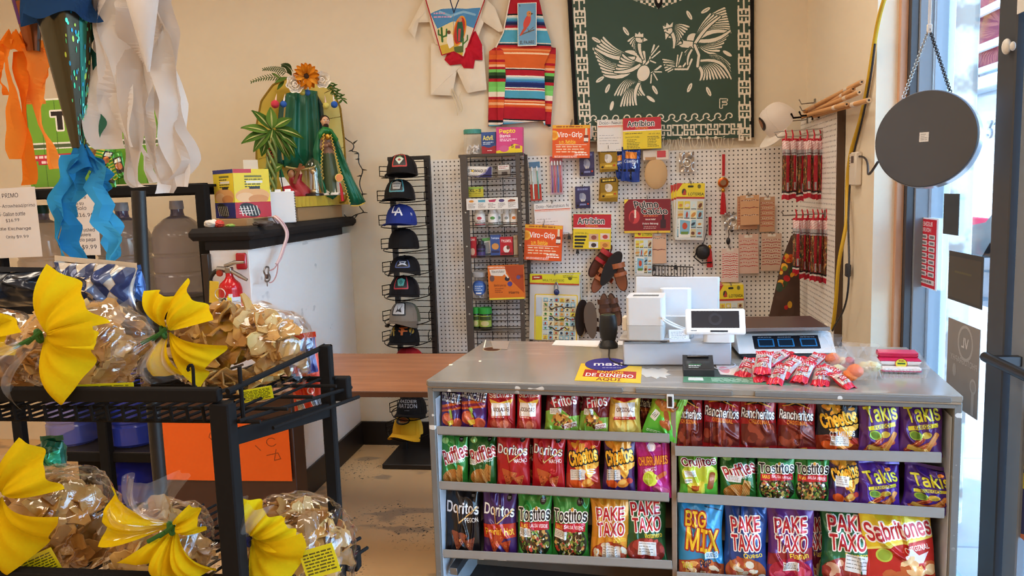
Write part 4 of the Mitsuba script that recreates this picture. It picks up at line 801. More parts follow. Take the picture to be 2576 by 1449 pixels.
def art_rhino(W, H, g):
    bg, ac = ('#b08d2f', '#e0c45a') if g else ('#2b2c52', '#7d86b4')
    return [(R_(W * .06, H * .05, W * .94, H * .22), '#1a1716' if g else '#3a3c6a'), (LINES(W * .15, H * .08, W * .85, 1, H * .09, 4, 2, .9), ac), (E_(W * .5, H * .5, W * .22, H * .2), '#d9d6d0' if g else '#9aa0b4'), (E_(W * .38, H * .42, W * .1, H * .12), '#b8b2a8' if g else '#7c84a0'), (R_(W * .40, H * .58, W * .48, H * .74), '#c9c4bc'), (R_(W * .56, H * .58, W * .62, H * .74), '#c9c4bc'), (P_((0, H * .72), (W, H * .66), (W, H), (0, H)), bg), (R_(W * .3, H * .78, W * .72, H * .86), ac), (E_(W * .16, H * .88, W * .07, H * .05), '#1c1a18'), (E_(W * .84, H * .8, W * .06, H * .04), '#c43a2a')]
def lin_art(W, H, col, n, r=1, seed=2): return [(LINES(W * .12, H * .2, W * .88, n, H * .04, H * .6 / n, seed), col)]
OFF = dict(off=.05)
W, H = 94, 84; card('medicine_box', 'orange viro-grip medicine box propped above the pegboard under the sarape vest', 'medicine box', 1390, 315, 1484, 398, art_viro(94, 84), '#d9541f', -2, .03, .075)
W, H = 94, 92; card('medicine_box', 'orange viro-grip medicine box hanging low on the pegboard beside the medicine rack', 'medicine box', 1320, 566, 1414, 655, art_viro(94, 90), '#d9511d', -4, .03, .09)
card('medicine_box', 'white dolo-neurobion box behind the artribion box above the pegboard', 'medicine box', 1502, 301, 1598, 381, art_dolo(96, 80, 'Dolo-Neurobion'), '#d9d3cb', -1, .02, .06)
card('medicine_box', 'white dolo-neurobion box in the middle of the pegboard', 'medicine box', 1345, 510, 1438, 591, art_dolo(93, 82, 'Dolo-Neurobion N'), '#dcd8d3', 1.5, .02, .045)
card('medicine_box', 'red and yellow artribion box at the top edge of the pegboard', 'medicine box', 1567, 296, 1663, 375, art_artri(96, 80, False), '#dcc024', 0, .03, .075)
card('medicine_box', 'red and yellow artribion box with four small pictures', 'medicine box', 1442, 539, 1537, 626, art_artri(95, 88, True), '#dcc024', -2, .025, .06)
card('medicine_box', 'dark red pulmo calcio box with white lettering shadows', 'medicine box', 1570, 501, 1686, 586, art_pulmo(116, 86), '#7d141c', -1, .025, .05)
for (x0, y0, x1, y1, lab) in [(1458, 382, 1495, 443, 'dark blue pill card hanging under the upper viro-grip box'), (1447, 469, 1485, 524, 'dark blue pill card hanging between the dolo-neurobion box and the gold pill cards')]:
    card('pill_card', lab, 'pill card', x0, y0, x1, y1, art_rhino(x1 - x0, y1 - y0, False), '#3a3c63', 0, .006, .045, mat='foil')
for i in range(3):
    card('pill_card', 'gold pill card hanging under the upper dolo-neurobion box' if i == 0 else f'gold pill card behind the front one, {["", "second", "third"][i]} in the upper gold stack', 'pill card', 1509 - i, 371 + i * 2, 1552 + i, 426 + i * 3, art_rhino(43 + 2 * i, 56 + i, True), '#8d7026', i * 2 - 1, .006, .066 - i * .012, mat='foil', hook=i == 0)
for i in range(4):
    card('pill_card', 'gold pill card at the front of the lower gold stack' if i == 0 else f'gold pill card, {["", "second", "third", "backmost"][i]} from the front of the lower gold stack', 'pill card', 1510 - i, 447 + i * 2, 1553 + i * .6, 498 + i * 3, art_rhino(43 + 2 * i, 52 + i, True), '#8d7026', 2 - i * 2, .006, .070 - i * .011, mat='foil', hook=i == 0)
# toothbrushes
def brush_pack(label, x0, y0, x1, y1, n, cols, top, low, rot=0):
    M, w, h, s = box_at(x0, y0, x1, y1, PB - .04, rot)
    k = thing('toothbrush_pack', label, 'toothbrush pack')
    part(k, 'backing_card', xf(cbox(w, .003, h, .001), M), low)
    part(k, 'header', xf(cbox(w * .96, .004, h * .15, .001, (0, -.002, h * .42)), M), top, 'gloss')
    if n == 1: part(k, 'lower_band', xf(cbox(w, .004, h * .42, .001, (0, -.002, -h * .28)), M), '#b01c24', 'gloss')
    for i in range(max(n, 2)):
        x = (i - (max(n, 2) - 1) / 2) * w / max(n, 2) * .9
        b_ = part(k, 'toothbrush', xf(tube([(x, -.010, -h * .45), (x + .002, -.012, -h * .1), (x - .001, -.009, h * .15), (x, -.010, h * .36)], [.005, .0045, .003, .004], 8), M), cols[i % len(cols)], 'gloss')
        part(b_, 'bristles', xf(cbox(.008, .012, .026, .002, (x, -.016, h * .32)), M), '#e6e8ea', 'matte')
    plastic(k, M, w, h * .97, .03, 0, 0)
brush_pack('red and blue toothbrush twin pack hanging beside the medicine rack', 1333, 407, 1361, 506, 1, ['#c9d8d0', '#4a9a8a'], '#2b6f9a', '#c2c9cc', 2)
brush_pack('pink and purple toothbrush pack hanging under the upper viro-grip box', 1384, 393, 1416, 489, 4, ['#7a4a9a', '#d04a6a', '#4a6ab4', '#c43a4a'], '#b03a5a', '#c4a8b4', 0)
# blue razor bags
for i, (x0, y0, x1, y1, r, lab) in enumerate([(1562, 375, 1612, 457, -3, 'shiny blue razor bag in front under the upper artribion box'), (1544, 384, 1582, 450, 10, 'shiny blue razor bag tucked behind the front razor bag')]):
    M, w, h, s = box_at(x0, y0, x1, y1, PB - .07 + .03 * i, r); M = M.copy(); M[:3, 3] -= M[:3, 2] * h / 2
    make_bag('razor_bag', lab, [(R_(20, 12, 80, 40), '#d9822a'), (TX('Comfort', 14, 44, 88, 58), '#d5e2f0'), (TX('3', 56, 58, 76, 82), '#cfe0f0'), (R_(34, 84, 72, 94), '#12152a'), (R_(46, 90, 56, 126), '#1a1d30'), (R_(8, 84, 24, 94), '#12152a')], M, w, h, .03, 60 + i, '#23408f')
# loofah in a plastic bag
M, w, h, s = box_at(1618, 378, 1682, 480, PB - .06, 0)
k = thing('loofah_bag', 'round beige loofah pad in a clear bag with a red and white header card', 'loofah bag')
part(k, 'loofah', xf(sph(1, sub=4, s=(w * .45, .022, h * .38), c=(0, 0, -h * .08)), M), '#c7a375', 'matte')
part(k, 'header_card', xf(cbox(w, .004, h * .24, .001, (0, -.006, h * .38)), M), '#d8cdbf')
part(k, 'red_label', xf(cbox(w * .34, .003, h * .16, .001, (w * .22, -.009, h * .40)), M), '#c0283a', 'satin')
part(k, 'picture_strip', xf(cbox(w * .42, .003, h * .07, .001, (-w * .2, -.009, h * .30), ), M), '#b58a5f')
plastic(k, M, w * 1.05, h, .05, 0, -.002)
# silver packets
for (x0, y0, x1, y1, lab) in [(1708, 384, 1746, 432, 'small clear packet with a silver ring charm near the top of the pegboard'), (1822, 535, 1860, 578, 'crinkled silver packet beside the red tassel charm')]:
    M, w, h, s = box_at(x0, y0, x1, y1, PB - .03, 0)
    k = thing('charm_packet', lab, 'packet')
    g = grid(lambda u, v: np.stack([(u - .5) * w, -.004 - .012 * meshkit.noise(np.stack([u * 5, v * 6, u * 0 + x0], -1)) , (v - .5) * h], -1), 14, 14)
    part(k, 'foil_bag', xf(thick(g, .002), M), '#b9b2aa', 'holo', 20)
    part(k, 'ring', xf(mv(trimesh.creation.torus(w * .28, .003, 24, 8), (0, -.02, -.004), rx=90), M), '#d5cfc6', 'metal')
# huge red tassel charm, black pouch
def tassel(label, x, y0, y1, disc, cat_='charm'):
    k = thing('tassel_charm', label, cat_)
    p = lambda yy, o=.03: onY(x, yy, PB - o)
    L = np.linalg.norm(p(y1) - p(y0)); o = p(y0); d = np.array([0, 0, -1.0])
    part(k, 'cord', cat(tube([o, o + d * L * .36], .006, 8), tube([o + [.008, 0, 0], o + [.006, 0, -L * .36]], .004, 8)), '#b01f24', 'satin')
    if disc:
        c = o + d * L * .47
        part(k, 'medallion', mv(lathe([(0, .008), (.02, .008), (.027, .004), (.029, -.004), (0, -.006)], 28), c, rx=90), '#b5542c', 'metal')
        part(k, 'medallion_rim', mv(trimesh.creation.torus(.027, .004, 28, 8), c, rx=90), '#c9943a', 'metal')
        part(k, 'medallion_face', mv(lathe([(0, .001), (.017, .001), (.017, -.001), (0, -.001)], 20), c - [0, .011, 0], rx=90), '#8d6a4a', 'metal')
    part(k, 'knot', mv(sph(.011, s=(1, 1, 1.3)), o + d * L * .60), '#c98f36', 'metal')
    g = grid(lambda u, v: np.stack([(.006 + .010 * np.sqrt(v)) * np.cos(u * 6.283) * (1 + .12 * np.sin(u * 60)), (.006 + .010 * np.sqrt(v)) * np.sin(u * 6.283) * (1 + .12 * np.sin(u * 60)), -v * L * .38], -1), 60, 8)
    part(k, 'tassel', mv(g, o + d * L * .62), '#b5191f', 'silk')
tassel('red good luck charm with a copper medallion and long red tassel', 1819, 388, 539, True)
tassel('small red tassel on a red cord beside the black pouch', 1785, 546, 672, False)
k = thing('pouch', 'round black pouch with a strap hanging beside the small red tassel', 'pouch')
c = onY(1768, 634, PB - .035)
part(k, 'body', mv(sph(1, sub=3, s=(.042, .022, .045)), c), '#1e1a1b', 'satin'); part(k, 'strap', tube([c + [-.03, -.01, .02], c + [-.05, -.012, -.03], c + [-.01, -.015, -.065], c + [.05, -.014, -.06]], .004, 6), '#191617')
part(k, 'cord', tube([c + [.0, -.01, .04], c + [.02, 0, .11], c + [.03, .01, .16]], .002, 6), '#2a2426')
k = thing('keychain', 'dark keychain pendant under the crinkled silver packet', 'keychain')
c = onY(1832, 600, PB - .03)
part(k, 'chain', tube([c + [0, 0, .06], c + [.004, 0, .02], c], .0025, 6), '#55504c', 'metal'); part(k, 'charm', mv(sph(1, sub=2, s=(.012, .01, .022)), c + [0, 0, -.015]), '#1c191b', 'gloss'); part(k, 'bead', mv(sph(.009), c + [.02, 0, .045]), '#232022', 'gloss')
# loteria game packs, bracelets, earrings
for i in range(3):
    card('card_game_pack', 'loteria game pack in front beside the pulmo calcio box' if i == 0 else f'loteria game pack, {["", "second", "third"][i]} of the layers beside the pulmo calcio box', 'card game', 1700 - i * 5, 461 + i, 1771 - i * 6, 604 - i * 4, loteria(71, 144), '#dcd9cf', -2 + i * 2.5, .010, .075 - i * .018, hook=i == 0)
card('card_game_pack', 'small loteria game pack under the pulmo calcio box', 'card game', 1596, 568, 1641, 694, loteria(45, 126, .24), '#dcd9cf', -1, .008, .05)
for i in range(3):
    card('card_game_pack', 'loteria game pack in front behind the white register screen' if i == 0 else f'loteria game pack, {["", "second", "third"][i]} of the layers behind the register screen', 'card game', 1807 - i * 4, 716 - i * 3, 1871 - i * 3, 826 - i * 3, loteria(64, 110, .36), '#dcd9cf', 1 - i * 2, .010, .075 - i * .02, hook=i == 0)
k = card('card_game_pack', 'large multijuegos board game pack in clear plastic at the bottom of the pegboard', 'card game', 1332, 690, 1458, 856, art_multi(126, 168), '#cdc7bb', -2.5, .012, .05)
card('card_game_pack', 'second multijuegos pack peeking out behind the front one', 'card game', 1340, 688, 1466, 850, art_multi(126, 164), '#c9c3b6', 1.5, .010, .022, hook=False)
c = onY(1400, 735, PB - .085)
k = thing('padlock', 'small blue padlock hanging in front of the multijuegos pack', 'padlock')
part(k, 'body', mv(sph(1, sub=2, s=(.017, .012, .019)), c), '#222c5c', 'gloss'); part(k, 'shackle', tube(spline([c + [-.008, 0, .014], c + [-.01, 0, .04], c + [.0, 0, .06], c + [.008, 0, .04], c + [.006, 0, .015]], 14), .004, 8), '#8d8a84', 'metal')
def jewel(label, x0, y0, x1, y1, base, rows, dash, red, rot=0, off=.04, tint='#a3493a'):
    W_, H_ = x1 - x0, y1 - y0
    a = []
    for i in range(rows):
        yy = H_ * (.16 + .76 * i / rows)
        a += [(L_(1.6, (W_ * .06, yy + 2), (W_ * .3, yy), (W_ * .5, yy + 2.6), (W_ * .7, yy), (W_ * .94, yy + 2)), red), (unary_union([E_(W_ * (.2 + .12 * j), yy + 1.2, 1.3) for j in range(6)]), tint if i % 2 else '#d8cfc0')]
    return card('jewelry_card', label, 'jewelry card', x0, y0, x1, y1, a + [(R_(W_ * .3, H_ * .02, W_ * .7, H_ * .09), '#d9d2c6')], base, rot, .006, off)
jewel('peach card of necklaces hanging under the beige bracelet hook', 1634, 586, 1676, 663, '#d3a888', 2, 1, '#3a2a24')
jewel('tan bracelet card at the front of the upper bracelet row', 1862, 491, 1910, 566, '#c99a72', 3, 1, '#6a2a20', 1, .065)
jewel('bracelet card behind the tan card in the upper bracelet row', 1854, 494, 1906, 577, '#b88866', 9, 1, '#9c3a2c', -1, .04)
jewel('bracelet card at the right end of the upper bracelet row', 1911, 495, 1949, 583, '#b48a6a', 10, 1, '#9c4a38', 0, .05)
jewel('clear pack of red bracelets in the middle of the lower bracelet row', 1858, 589, 1908, 688, '#c9a898', 8, 1, '#b0443a', 1, .05)
jewel('clear pack of pale bracelets at the right of the lower bracelet row', 1915, 587, 1965, 681, '#bfa28e', 10, 1, '#8d2c26', -1, .055)
jewel('clear pack of bright red striped bracelets, lowest beside the register screen', 1815, 625, 1858, 710, '#d6bcb0', 11, 1, '#c02a30', 0, .06)
# sandals and huaraches
def sandal(M, L, sole, top, strap, heel=True):
    a = np.linspace(0, 2 * np.pi, 28); o = np.c_[(.36 + .07 * np.cos(a * 1 + .4)) * np.sin(a) * .95, -np.cos(a)]
    pl = sg.Polygon(np.c_[o[:, 0] * L * .48, o[:, 1] * L / 2]).buffer(.002)
    k = part(cur, 'sole', xf(mv(prism(pl, .010), (0, 0, 0)), M), sole, 'matte')
    part(k, 'insole', xf(mv(prism(pl.buffer(-.004), .003), (0, 0, .010)), M), top, 'satin')
    for yy, ww in ((.28, .030), (.02, .022)):
        g = grid(lambda u, v: np.stack([(u - .5) * L * .40, yy * L + (v - .5) * ww + 0 * u, .012 + L * .16 * np.sqrt(np.clip(1 - (2 * u - 1) ** 2, 0, 1))], -1), 16, 5)
        part(k, 'strap', xf(thick(g, .003), M), strap, 'satin')
def footwear(x, y, off, L, rot, roll=0, tip=-90, flip=False):
    M = trimesh.transformations.euler_matrix(math.radians(90 if not flip else -90), 0, math.radians(0), 'sxyz')
    R2 = trimesh.transformations.rotation_matrix(math.radians(rot), [0, 1, 0]) @ trimesh.transformations.rotation_matrix(math.radians(roll), [0, 0, 1])
    M = R2 @ M; M[:3, 3] = onY(x, y, PB - off); return M
for (x, y, off, L, rot, roll, flip, cs_, lab) in [(1510, 656, .05, .225, 35, 30, False, ('#3a2320', '#6a3a2a', '#a8242a'), 'red leather child sandal hanging at the left of its bunch'), (1537, 676, .12, .225, 30, 0, True, ('#2b2726', '#2b2726', '#a04a2c'), 'child sandal showing its black sole in the middle of its bunch'),
        (1561, 690, .09, .20, -12, -10, False, ('#5a3322', '#8a4f32', '#a5603c'), 'tan leather child sandal hanging at the right of its bunch'), (1510, 702, .07, .18, 30, 8, False, ('#5a3322', '#8a4f32', '#a5603c'), 'tan child sandal below the black sole')]:
    cur = thing('sandal', lab, 'sandal'); sandal(footwear(x, y, off, L, rot, roll, flip=flip), L, *cs_)
for (x, y, off, L, rot, roll, flip, cs_, lab) in [(1464, 800, .06, .22, 6, 30, True, ('#2c2220', '#2c2220', '#4a3026'), 'dark brown huarache seen from its side, leftmost above the counter'), (1487, 806, .11, .22, -4, 0, True, ('#66574c', '#66574c', '#4a3026'), 'huarache showing its grey brown sole behind the black scanner'),
        (1524, 780, .10, .20, -6, -8, False, ('#4a342a', '#6b4a3a', '#5a3a2c'), 'brown huarache with open toe behind the black scanner'), (1548, 778, .07, .20, -14, -28, False, ('#4a342a', '#7a5a48', '#6a4432'), 'brown huarache at the right of its bunch behind the white printer')]:
    cur = thing('huarache', lab, 'sandal'); sandal(footwear(x, y, off, L, rot, roll, flip=flip), L, *cs_)
for (x, y0, y1) in [(1533, 585, 640), (1478, 700, 760), (1533, 720, 770)]:
    p, q = onY(x, y0, PB - .02), onY(x, y1, PB - .08)
    solo('hanging_string', {1478: 'white string holding the left huaraches', 1533: 'white string holding the red sandals' if y0 < 600 else 'white string holding the right huaraches'}[x], 'string', tube([p, (p + q) / 2 + [.006, 0, 0], q], .002, 6), '#cfc3b4')
# small black binder clips and the wire rack
for (x, y, lab) in [(1432, 597, 'black binder clip under the white dolo-neurobion box'), (1453, 633, 'black binder clip under the artribion box with pictures'), (1645, 676, 'black binder clip on the wire rack beside the register screen'), (1699, 672, 'black binder clip in the middle of the wire rack')]:
    c = onY(x, y, PB - .05); k = thing('binder_clip', lab, 'binder clip')
    part(k, 'body', mv(prism([(-.011, -.012), (.011, -.012), (.006, .012), (-.006, .012)], .014), c, rx=90), '#1d1b1b', 'satin'); part(k, 'wire_handle', tube([c + [-.004, -.007, .010], c + [-.003, -.007, .026], c + [.003, -.007, .026], c + [.004, -.007, .010]], .0014, 6), '#6a6864', 'metal')
a, b = onY(1642, 668, PB - .06), onY(1743, 672, PB - .06)
k = thing('wire_rack', 'empty black wire basket front above the register screen', 'wire rack')
part(k, 'top_wire', tube([a, b], .003, 8), '#2a2827', 'metal'); part(k, 'bottom_wire', tube([a - [0, 0, .06], b - [0, 0, .06]], .003, 8), '#2a2827', 'metal')
for i in range(14):
    p = a + (b - a) * i / 13; part(k, 'bar', tube([p, p - [0, 0, .06]], .002, 6), '#2a2827', 'metal')

# ------------------------------------------------------------------ medicine rack
RY = 4.66
ra, rb = onY(1166, 393, RY), onY(1302, 391, RY)
mr = thing('medicine_rack', 'tall wire grid rack of medicines between the cap tower and the pegboard goods', 'rack')
X0, X1, ZT = float(ra[0]), float(rb[0]), float(ra[2])
part(mr, 'upright', cbox(.042, .02, ZT - .45, .002, (X0, RY, (ZT + .45) / 2)), '#4a423d', 'satin'); part(mr, 'upright', cbox(.026, .02, ZT - .45, .002, (X1, RY, (ZT + .45) / 2)), '#4a423d', 'satin')
part(mr, 'upright', cbox(.02, .02, ZT - .45, .002, (X1 + .035, RY + .10, (ZT + .45) / 2)), '#3b3430', 'satin')
part(mr, 'top_rail', cbox(X1 - X0 + .06, .03, .018, .002, ((X0 + X1) / 2, RY + .01, ZT)), '#3f3833', 'satin'); part(mr, 'top_shelf', cbox(X1 - X0 + .06, .13, .006, .001, ((X0 + X1) / 2, RY + .06, ZT + .004)), '#5a5049', 'satin')
for i in range(34):
    z = ZT - .03 - i * .036
    part(mr, 'cross_wire', tube([(X0, RY + .11, z), (X1 + .035, RY + .11, z)], .0024, 6), '#2b2624', 'metal')
for i in range(4):
    x = X0 + (X1 - X0) * (.06 + .3 * i); part(mr, 'long_wire', tube([(x, RY + .112, .5), (x, RY + .112, ZT)], .0024, 6), '#2b2624', 'metal')
for zz in (445, 569, 646, 752, 829):
    z = float(onY(1230, zz, RY + .03)[2]) - .004
    part(mr, 'tray', cbox(X1 - X0, .11, .003, .001, ((X0 + X1) / 2, RY + .055, z)), '#5b544e', 'tinted', False)
    part(mr, 'tray_rim', tube([(X0, RY, z + .012), (X1, RY, z + .012)], .0026, 6), '#2b2624', 'metal')
for zz in (535, 620, 722, 790):
    for x_ in (X0, X1):
        part(mr, 'screw', mv(sph(.006, s=(1, .5, 1)), (x_, RY - .011, float(onY(1180, zz, RY)[2]))), '#b9b3aa', 'metal')
def rack_box(name, label, ctg, x0, y0, x1, y1, art, base, rot=0, th=.035, Y=RY + .035, **k): return card(name, label, ctg, x0, y0, x1, y1, art, base, rot, th, 0, Y=Y, hook=False, **k)
rack_box('medicine_box', 'white and navy stomach remedy box in the top tray of the medicine rack', 'medicine box', 1171, 419, 1238, 446, [(P_((0, 27), (30, 24), (50, 14), (62, 0), (67, 0), (67, 27)), '#2b2c66'), (P_((28, 25), (50, 14), (58, 2), (62, 0), (52, 16), (34, 27)), '#8d8ab4'), (TX('ESTOMAQUI', 3, 7, 54, 15), '#24222a'), (E_(19, 11, 3), '#c9a93a'), (LINES(8, 18, 34, 2, 1, 3, 2), '#8a8690')], '#dcd6cc', -3)
rack_box('pill_box', 'small clear box with a white label in the top tray of the medicine rack', 'pill box', 1253, 414, 1284, 445, [(R_(2, 2, 29, 13), '#d6d2cc'), (LINES(4, 4, 27, 2, 1.6, 4, 2), '#8a3a34'), (R_(10, 18, 24, 27), '#3a3230')], '#8a8178', 2)
rack_box('medicine_box', 'yellow green xl-3 card in the medicine rack above the white sign strip', 'medicine box', 1174, 470, 1216, 496, [(R_(0, 0, 42, 6), '#8fa84a'), (TX('XL-3', 7, 5, 36, 13), '#232016'), (LINES(5, 16, 37, 2, 1.2, 4, 2), '#6a5c1a'), (R_(8, 19, 34, 22), '#b09a2a')], '#b9ad34', 0, .01)
sgn = [(LINES(5 + 25 * i, 13, 24 + 25 * i, 4, 1.5, 3.2, i + 2, .5), '#7d7874') for i in range(5)] + [(E_(13, 7, 6, 3), '#d08a3a'), (R_(30, 4, 48, 10), '#5a9ab0'), (P_((56, 5), (76, 3), (72, 10), (58, 10)), '#b03a5a'), (E_(89, 7, 7, 4), '#4a3a6a'), (P_((104, 8), (112, 4), (124, 6), (122, 10), (106, 11)), '#8a4a34')]
rack_box('sign_strip', 'white sign strip with five small colored vitamin pictures over the pill bottles', 'sign', 1173, 498, 1303, 527, sgn, '#ddd8d0', 0, .004, RY - .018)
def pill_bottle(label, x0, y0, x1, y1, lab, cap='#e6e3de', body='#dedad4', Y=RY + .035, group='white vitamin bottles in the medicine rack', name='pill_bottle'):
    M, w, h, s = box_at(x0, y0, x1, y1, Y); r = w / 2
    k = thing(name, label, 'bottle', group)
    part(k, 'body', xf(lathe([(0, -h / 2), (r * .94, -h / 2), (r, -h / 2 + .004), (r, h * .20), (r * .62, h * .30), (r * .60, h * .32), (0, h * .32)], 24), M), body, 'satin')
    part(k, 'cap', xf(lathe([(0, h * .30), (r * .72, h * .30), (r * .72, h * .48), (r * .66, h * .5), (0, h * .5)], 20), M), cap, 'satin')
    cyl = lambda p: np.c_[np.sin((p[:, 0] - 50) / 50 * 1.35) * r, -np.cos((p[:, 0] - 50) / 50 * 1.35) * r, -h / 2 + h * .68 * (1 - p[:, 1] / 100)] @ M[:3, :3].T + M[:3, 3]
    printed(k, 'label', lab, cyl, 'satin', step=12, off0=.0006)
def lab_(c1, c2, txt=None): return [(R_(2, 8, 98, 92), '#e4e0da'), (R_(2, 66, 98, 74), '#3a2c28'), (R_(2, 78, 98, 86), c1), (E_(50, 30, 18, 13), c2)] + ([(TX(txt, 12, 48, 88, 60), '#5a1f24')] if txt else [])
pill_bottle('white vitamin bottle with a red label at the left of its row', 1195, 525, 1221, 570, lab_('#a8303a', '#b0404a', 'CARDO'))
pill_bottle('white vitamin bottle with a green leaf label', 1228, 524, 1254, 570, lab_('#4a5a4a', '#5a8a4a'))
pill_bottle('white vitamin bottle behind the leaf label bottle', 1247, 526, 1266, 567, lab_('#5a6a6a', '#7a8a80'), Y=RY + .075)
pill_bottle('white vitamin bottle with a dark grey label', 1265, 526, 1285, 568, lab_('#55504c', '#8a8a84'), Y=RY + .05)
pill_bottle('white vitamin bottle with an orange flower label at the right of its row', 1284, 524, 1304, 569, lab_('#b05a2a', '#c9702a'))
rack_box('medicine_box', 'narrow red tablet box at the left of the middle tray of the medicine rack', 'medicine box', 1180, 596, 1199, 647, [(TX('TYLENOL', 2, 4, 17, 9), '#e8dcd8'), (E_(10, 36, 6, 9), '#c9a088')], '#a81d2a')
pill_bottle('dark purple syrup bottle in the middle tray of the medicine rack', 1200, 606, 1221, 647, [(R_(2, 20, 98, 90), '#4a3a6a'), (R_(10, 30, 90, 50), '#2a2434')], '#2a2426', '#2b2030', group=None, name='syrup_bottle')
rack_box('medicine_box', 'white and green box leaning behind the purple syrup bottle', 'medicine box', 1216, 598, 1236, 645, [(R_(0, 0, 20, 8), '#5a9a5a'), (P_((4, 12), (16, 10), (16, 36), (4, 38)), '#8d9298'), (R_(4, 38, 18, 44), '#4a5a6a')], '#d4d2cc', 6, .02, RY + .06)
rack_box('medicine_box', 'blue fever syrup box with an orange picture beside the red tylenol box', 'medicine box', 1235, 591, 1259, 642, [(TX('Tempra', 2, 5, 22, 11), '#c9d4e8'), (E_(12, 28, 9, 8), '#c98a4a'), (R_(2, 38, 22, 44), '#2a2c50')], '#35508a')
rack_box('medicine_box', 'red tylenol box with a white picture in the middle tray of the medicine rack', 'medicine box', 1259, 596, 1291, 641, [(TX('TYLENOL', 3, 6, 29, 13), '#f0e8e4'), (E_(16, 30, 8, 9), '#e0d4cc'), (E_(20, 26, 4, 5), '#6a3a2a'), (R_(2, 38, 30, 43), '#7d141c')], '#b01f2b')
rack_box('medicine_box', 'tan carton at the right end of the middle tray of the medicine rack', 'medicine box', 1293, 592, 1303, 645, [(R_(1, 4, 9, 10), '#8a7a66')], '#a8947a')
rack_box('medicine_box', 'large orange bedoyecta and neurobion display box in the lower tray of the medicine rack', 'medicine box', 1230, 667, 1319, 752, [(R_(0, 80, 89, 85), '#dcc23a'), (P_((40, 0), (89, 0), (89, 70), (60, 40)), '#a8431f'), (TX('FORMULA MEJORADA', 2, 2, 44, 6), '#f0e4d8'), (P_((4, 9), (44, 8), (46, 18), (36, 26), (8, 24)), '#dccfc0'), (TX('Neurobion', 10, 11, 42, 18, bold=False), '#4a3a3a'), (E_(10, 31, 6, 8), '#6a4a44'), (E_(48, 33, 6), '#2a2030'), (E_(54, 46, 6), '#4a3a80'), (L_(4, (42, 18), (50, 30)), '#e0d4c8'), (TX('Bedoyecta', 14, 46, 44, 53, skew=-8), '#7a2a14'), (LINES(16, 56, 38, 3, 2, 4.5, 2), '#8a3a1a'), (TX('Hierro', 50, 64, 76, 71, skew=-8), '#5a2014'), (R_(74, 24, 89, 32), '#8a2f1a'), (E_(76, 30, 5), '#5a4a7a')], '#cf6a22', 1, .05, RY + .01)
def jar(label, x0, y0, x1, y1, Y, lid, fill, lab=None, name='jar', lidh=.16, glass=True):
    M, w, h, s = box_at(x0, y0, x1, y1, Y); r = w / 2
    k = thing(name, label, 'jar')
    prof = [(0, -h / 2), (r * .9, -h / 2), (r, -h * .44), (r, h * (.40 - lidh)), (r * .84, h * (.48 - lidh)), (r * .84, h * (.5 - lidh))]
    part(k, 'body', xf(lathe(prof, 28), M), fill if not glass else '#fff', 'haze' if glass else 'gloss')
    part(k, 'lid', xf(lathe([(0, h * (.49 - lidh)), (r * .98, h * (.49 - lidh)), (r * .98, h * .49), (r * .9, h * .5), (0, h * .5)], 28), M), lid, 'satin')
    if glass:
        g, ms, cs_ = random.Random(4), [], fill
        for i in range(60):
            a, q = g.random() * 6.28, math.sqrt(g.random()) * r * .75
            ms.append(mv(trimesh.creation.capsule(.018, .004, [8, 6]), (q * math.cos(a), q * math.sin(a), -h * .46 + g.random() * h * .3), rx=g.random() * 180, rz=g.random() * 180))
        kk = part(k, 'pills', xf(cat(*ms), M), fill, 'satin'); labels[kk] = {'label': 'loose pill packs inside', 'kind': 'stuff'}
    if lab:
        cyl = lambda p: np.c_[np.sin((p[:, 0] - 50) / 50 * 1.3) * r, -np.cos((p[:, 0] - 50) / 50 * 1.3) * r, h * .30 - h * .7 * p[:, 1] / 100] @ M[:3, :3].T + M[:3, 3]
        printed(k, 'label', lab, cyl, 'satin', step=12, off0=.0008)
jar('clear teal lidded jar of white tablets on top of the medicine rack', 1167, 326, 1212, 391, RY + .06, '#3f8a7c', '#d9d2cc', name='tablet_jar')
jar('clear jar of white pill packs with an oval blue label', 1188, 684, 1226, 753, RY + .045, '#9a9a9a', '#d6d4d4', [(E_(52, 50, 40, 38), '#2c4a8a'), (E_(52, 50, 30, 28), '#3f66a8'), (LINES(30, 40, 74, 3, 4, 10, 2), '#c4d0e4'), (R_(36, 74, 64, 82), '#d9dde4')], name='tablet_jar')
for (x0, x1, lab) in [(1188, 1207, 'green capped bottle of gummies at the left of the lowest tray'), (1206, 1238, 'green capped bottle of gummies at the right of the lowest tray')]:
    jar(lab, x0, 773, x1, 829, RY + .045, '#2f9a3a', '#232b1c', [(R_(4, 20, 96, 92), '#9ab04a'), (R_(10, 26, 90, 50), '#3a4a20'), (E_(50, 70, 26, 16), '#c9c08a')], 'gummy_bottle', .26, False)
rack_box('medicine_box', 'navy and red advil box on top of the medicine rack', 'medicine box', 1213, 333, 1249, 391, [(R_(0, 34, 36, 58), '#9c2430'), (E_(18, 22, 17, 16), '#28427a'), (TX('Advil', 4, 8, 30, 20), '#e6d86a'), (LINES(4, 24, 30, 2, 2, 4, 2), '#c4d0e0'), (LINES(14, 44, 26, 1, 2, 4, 2), '#e4c4c4')], '#2f4f8c', 0, .05, RY + .06)
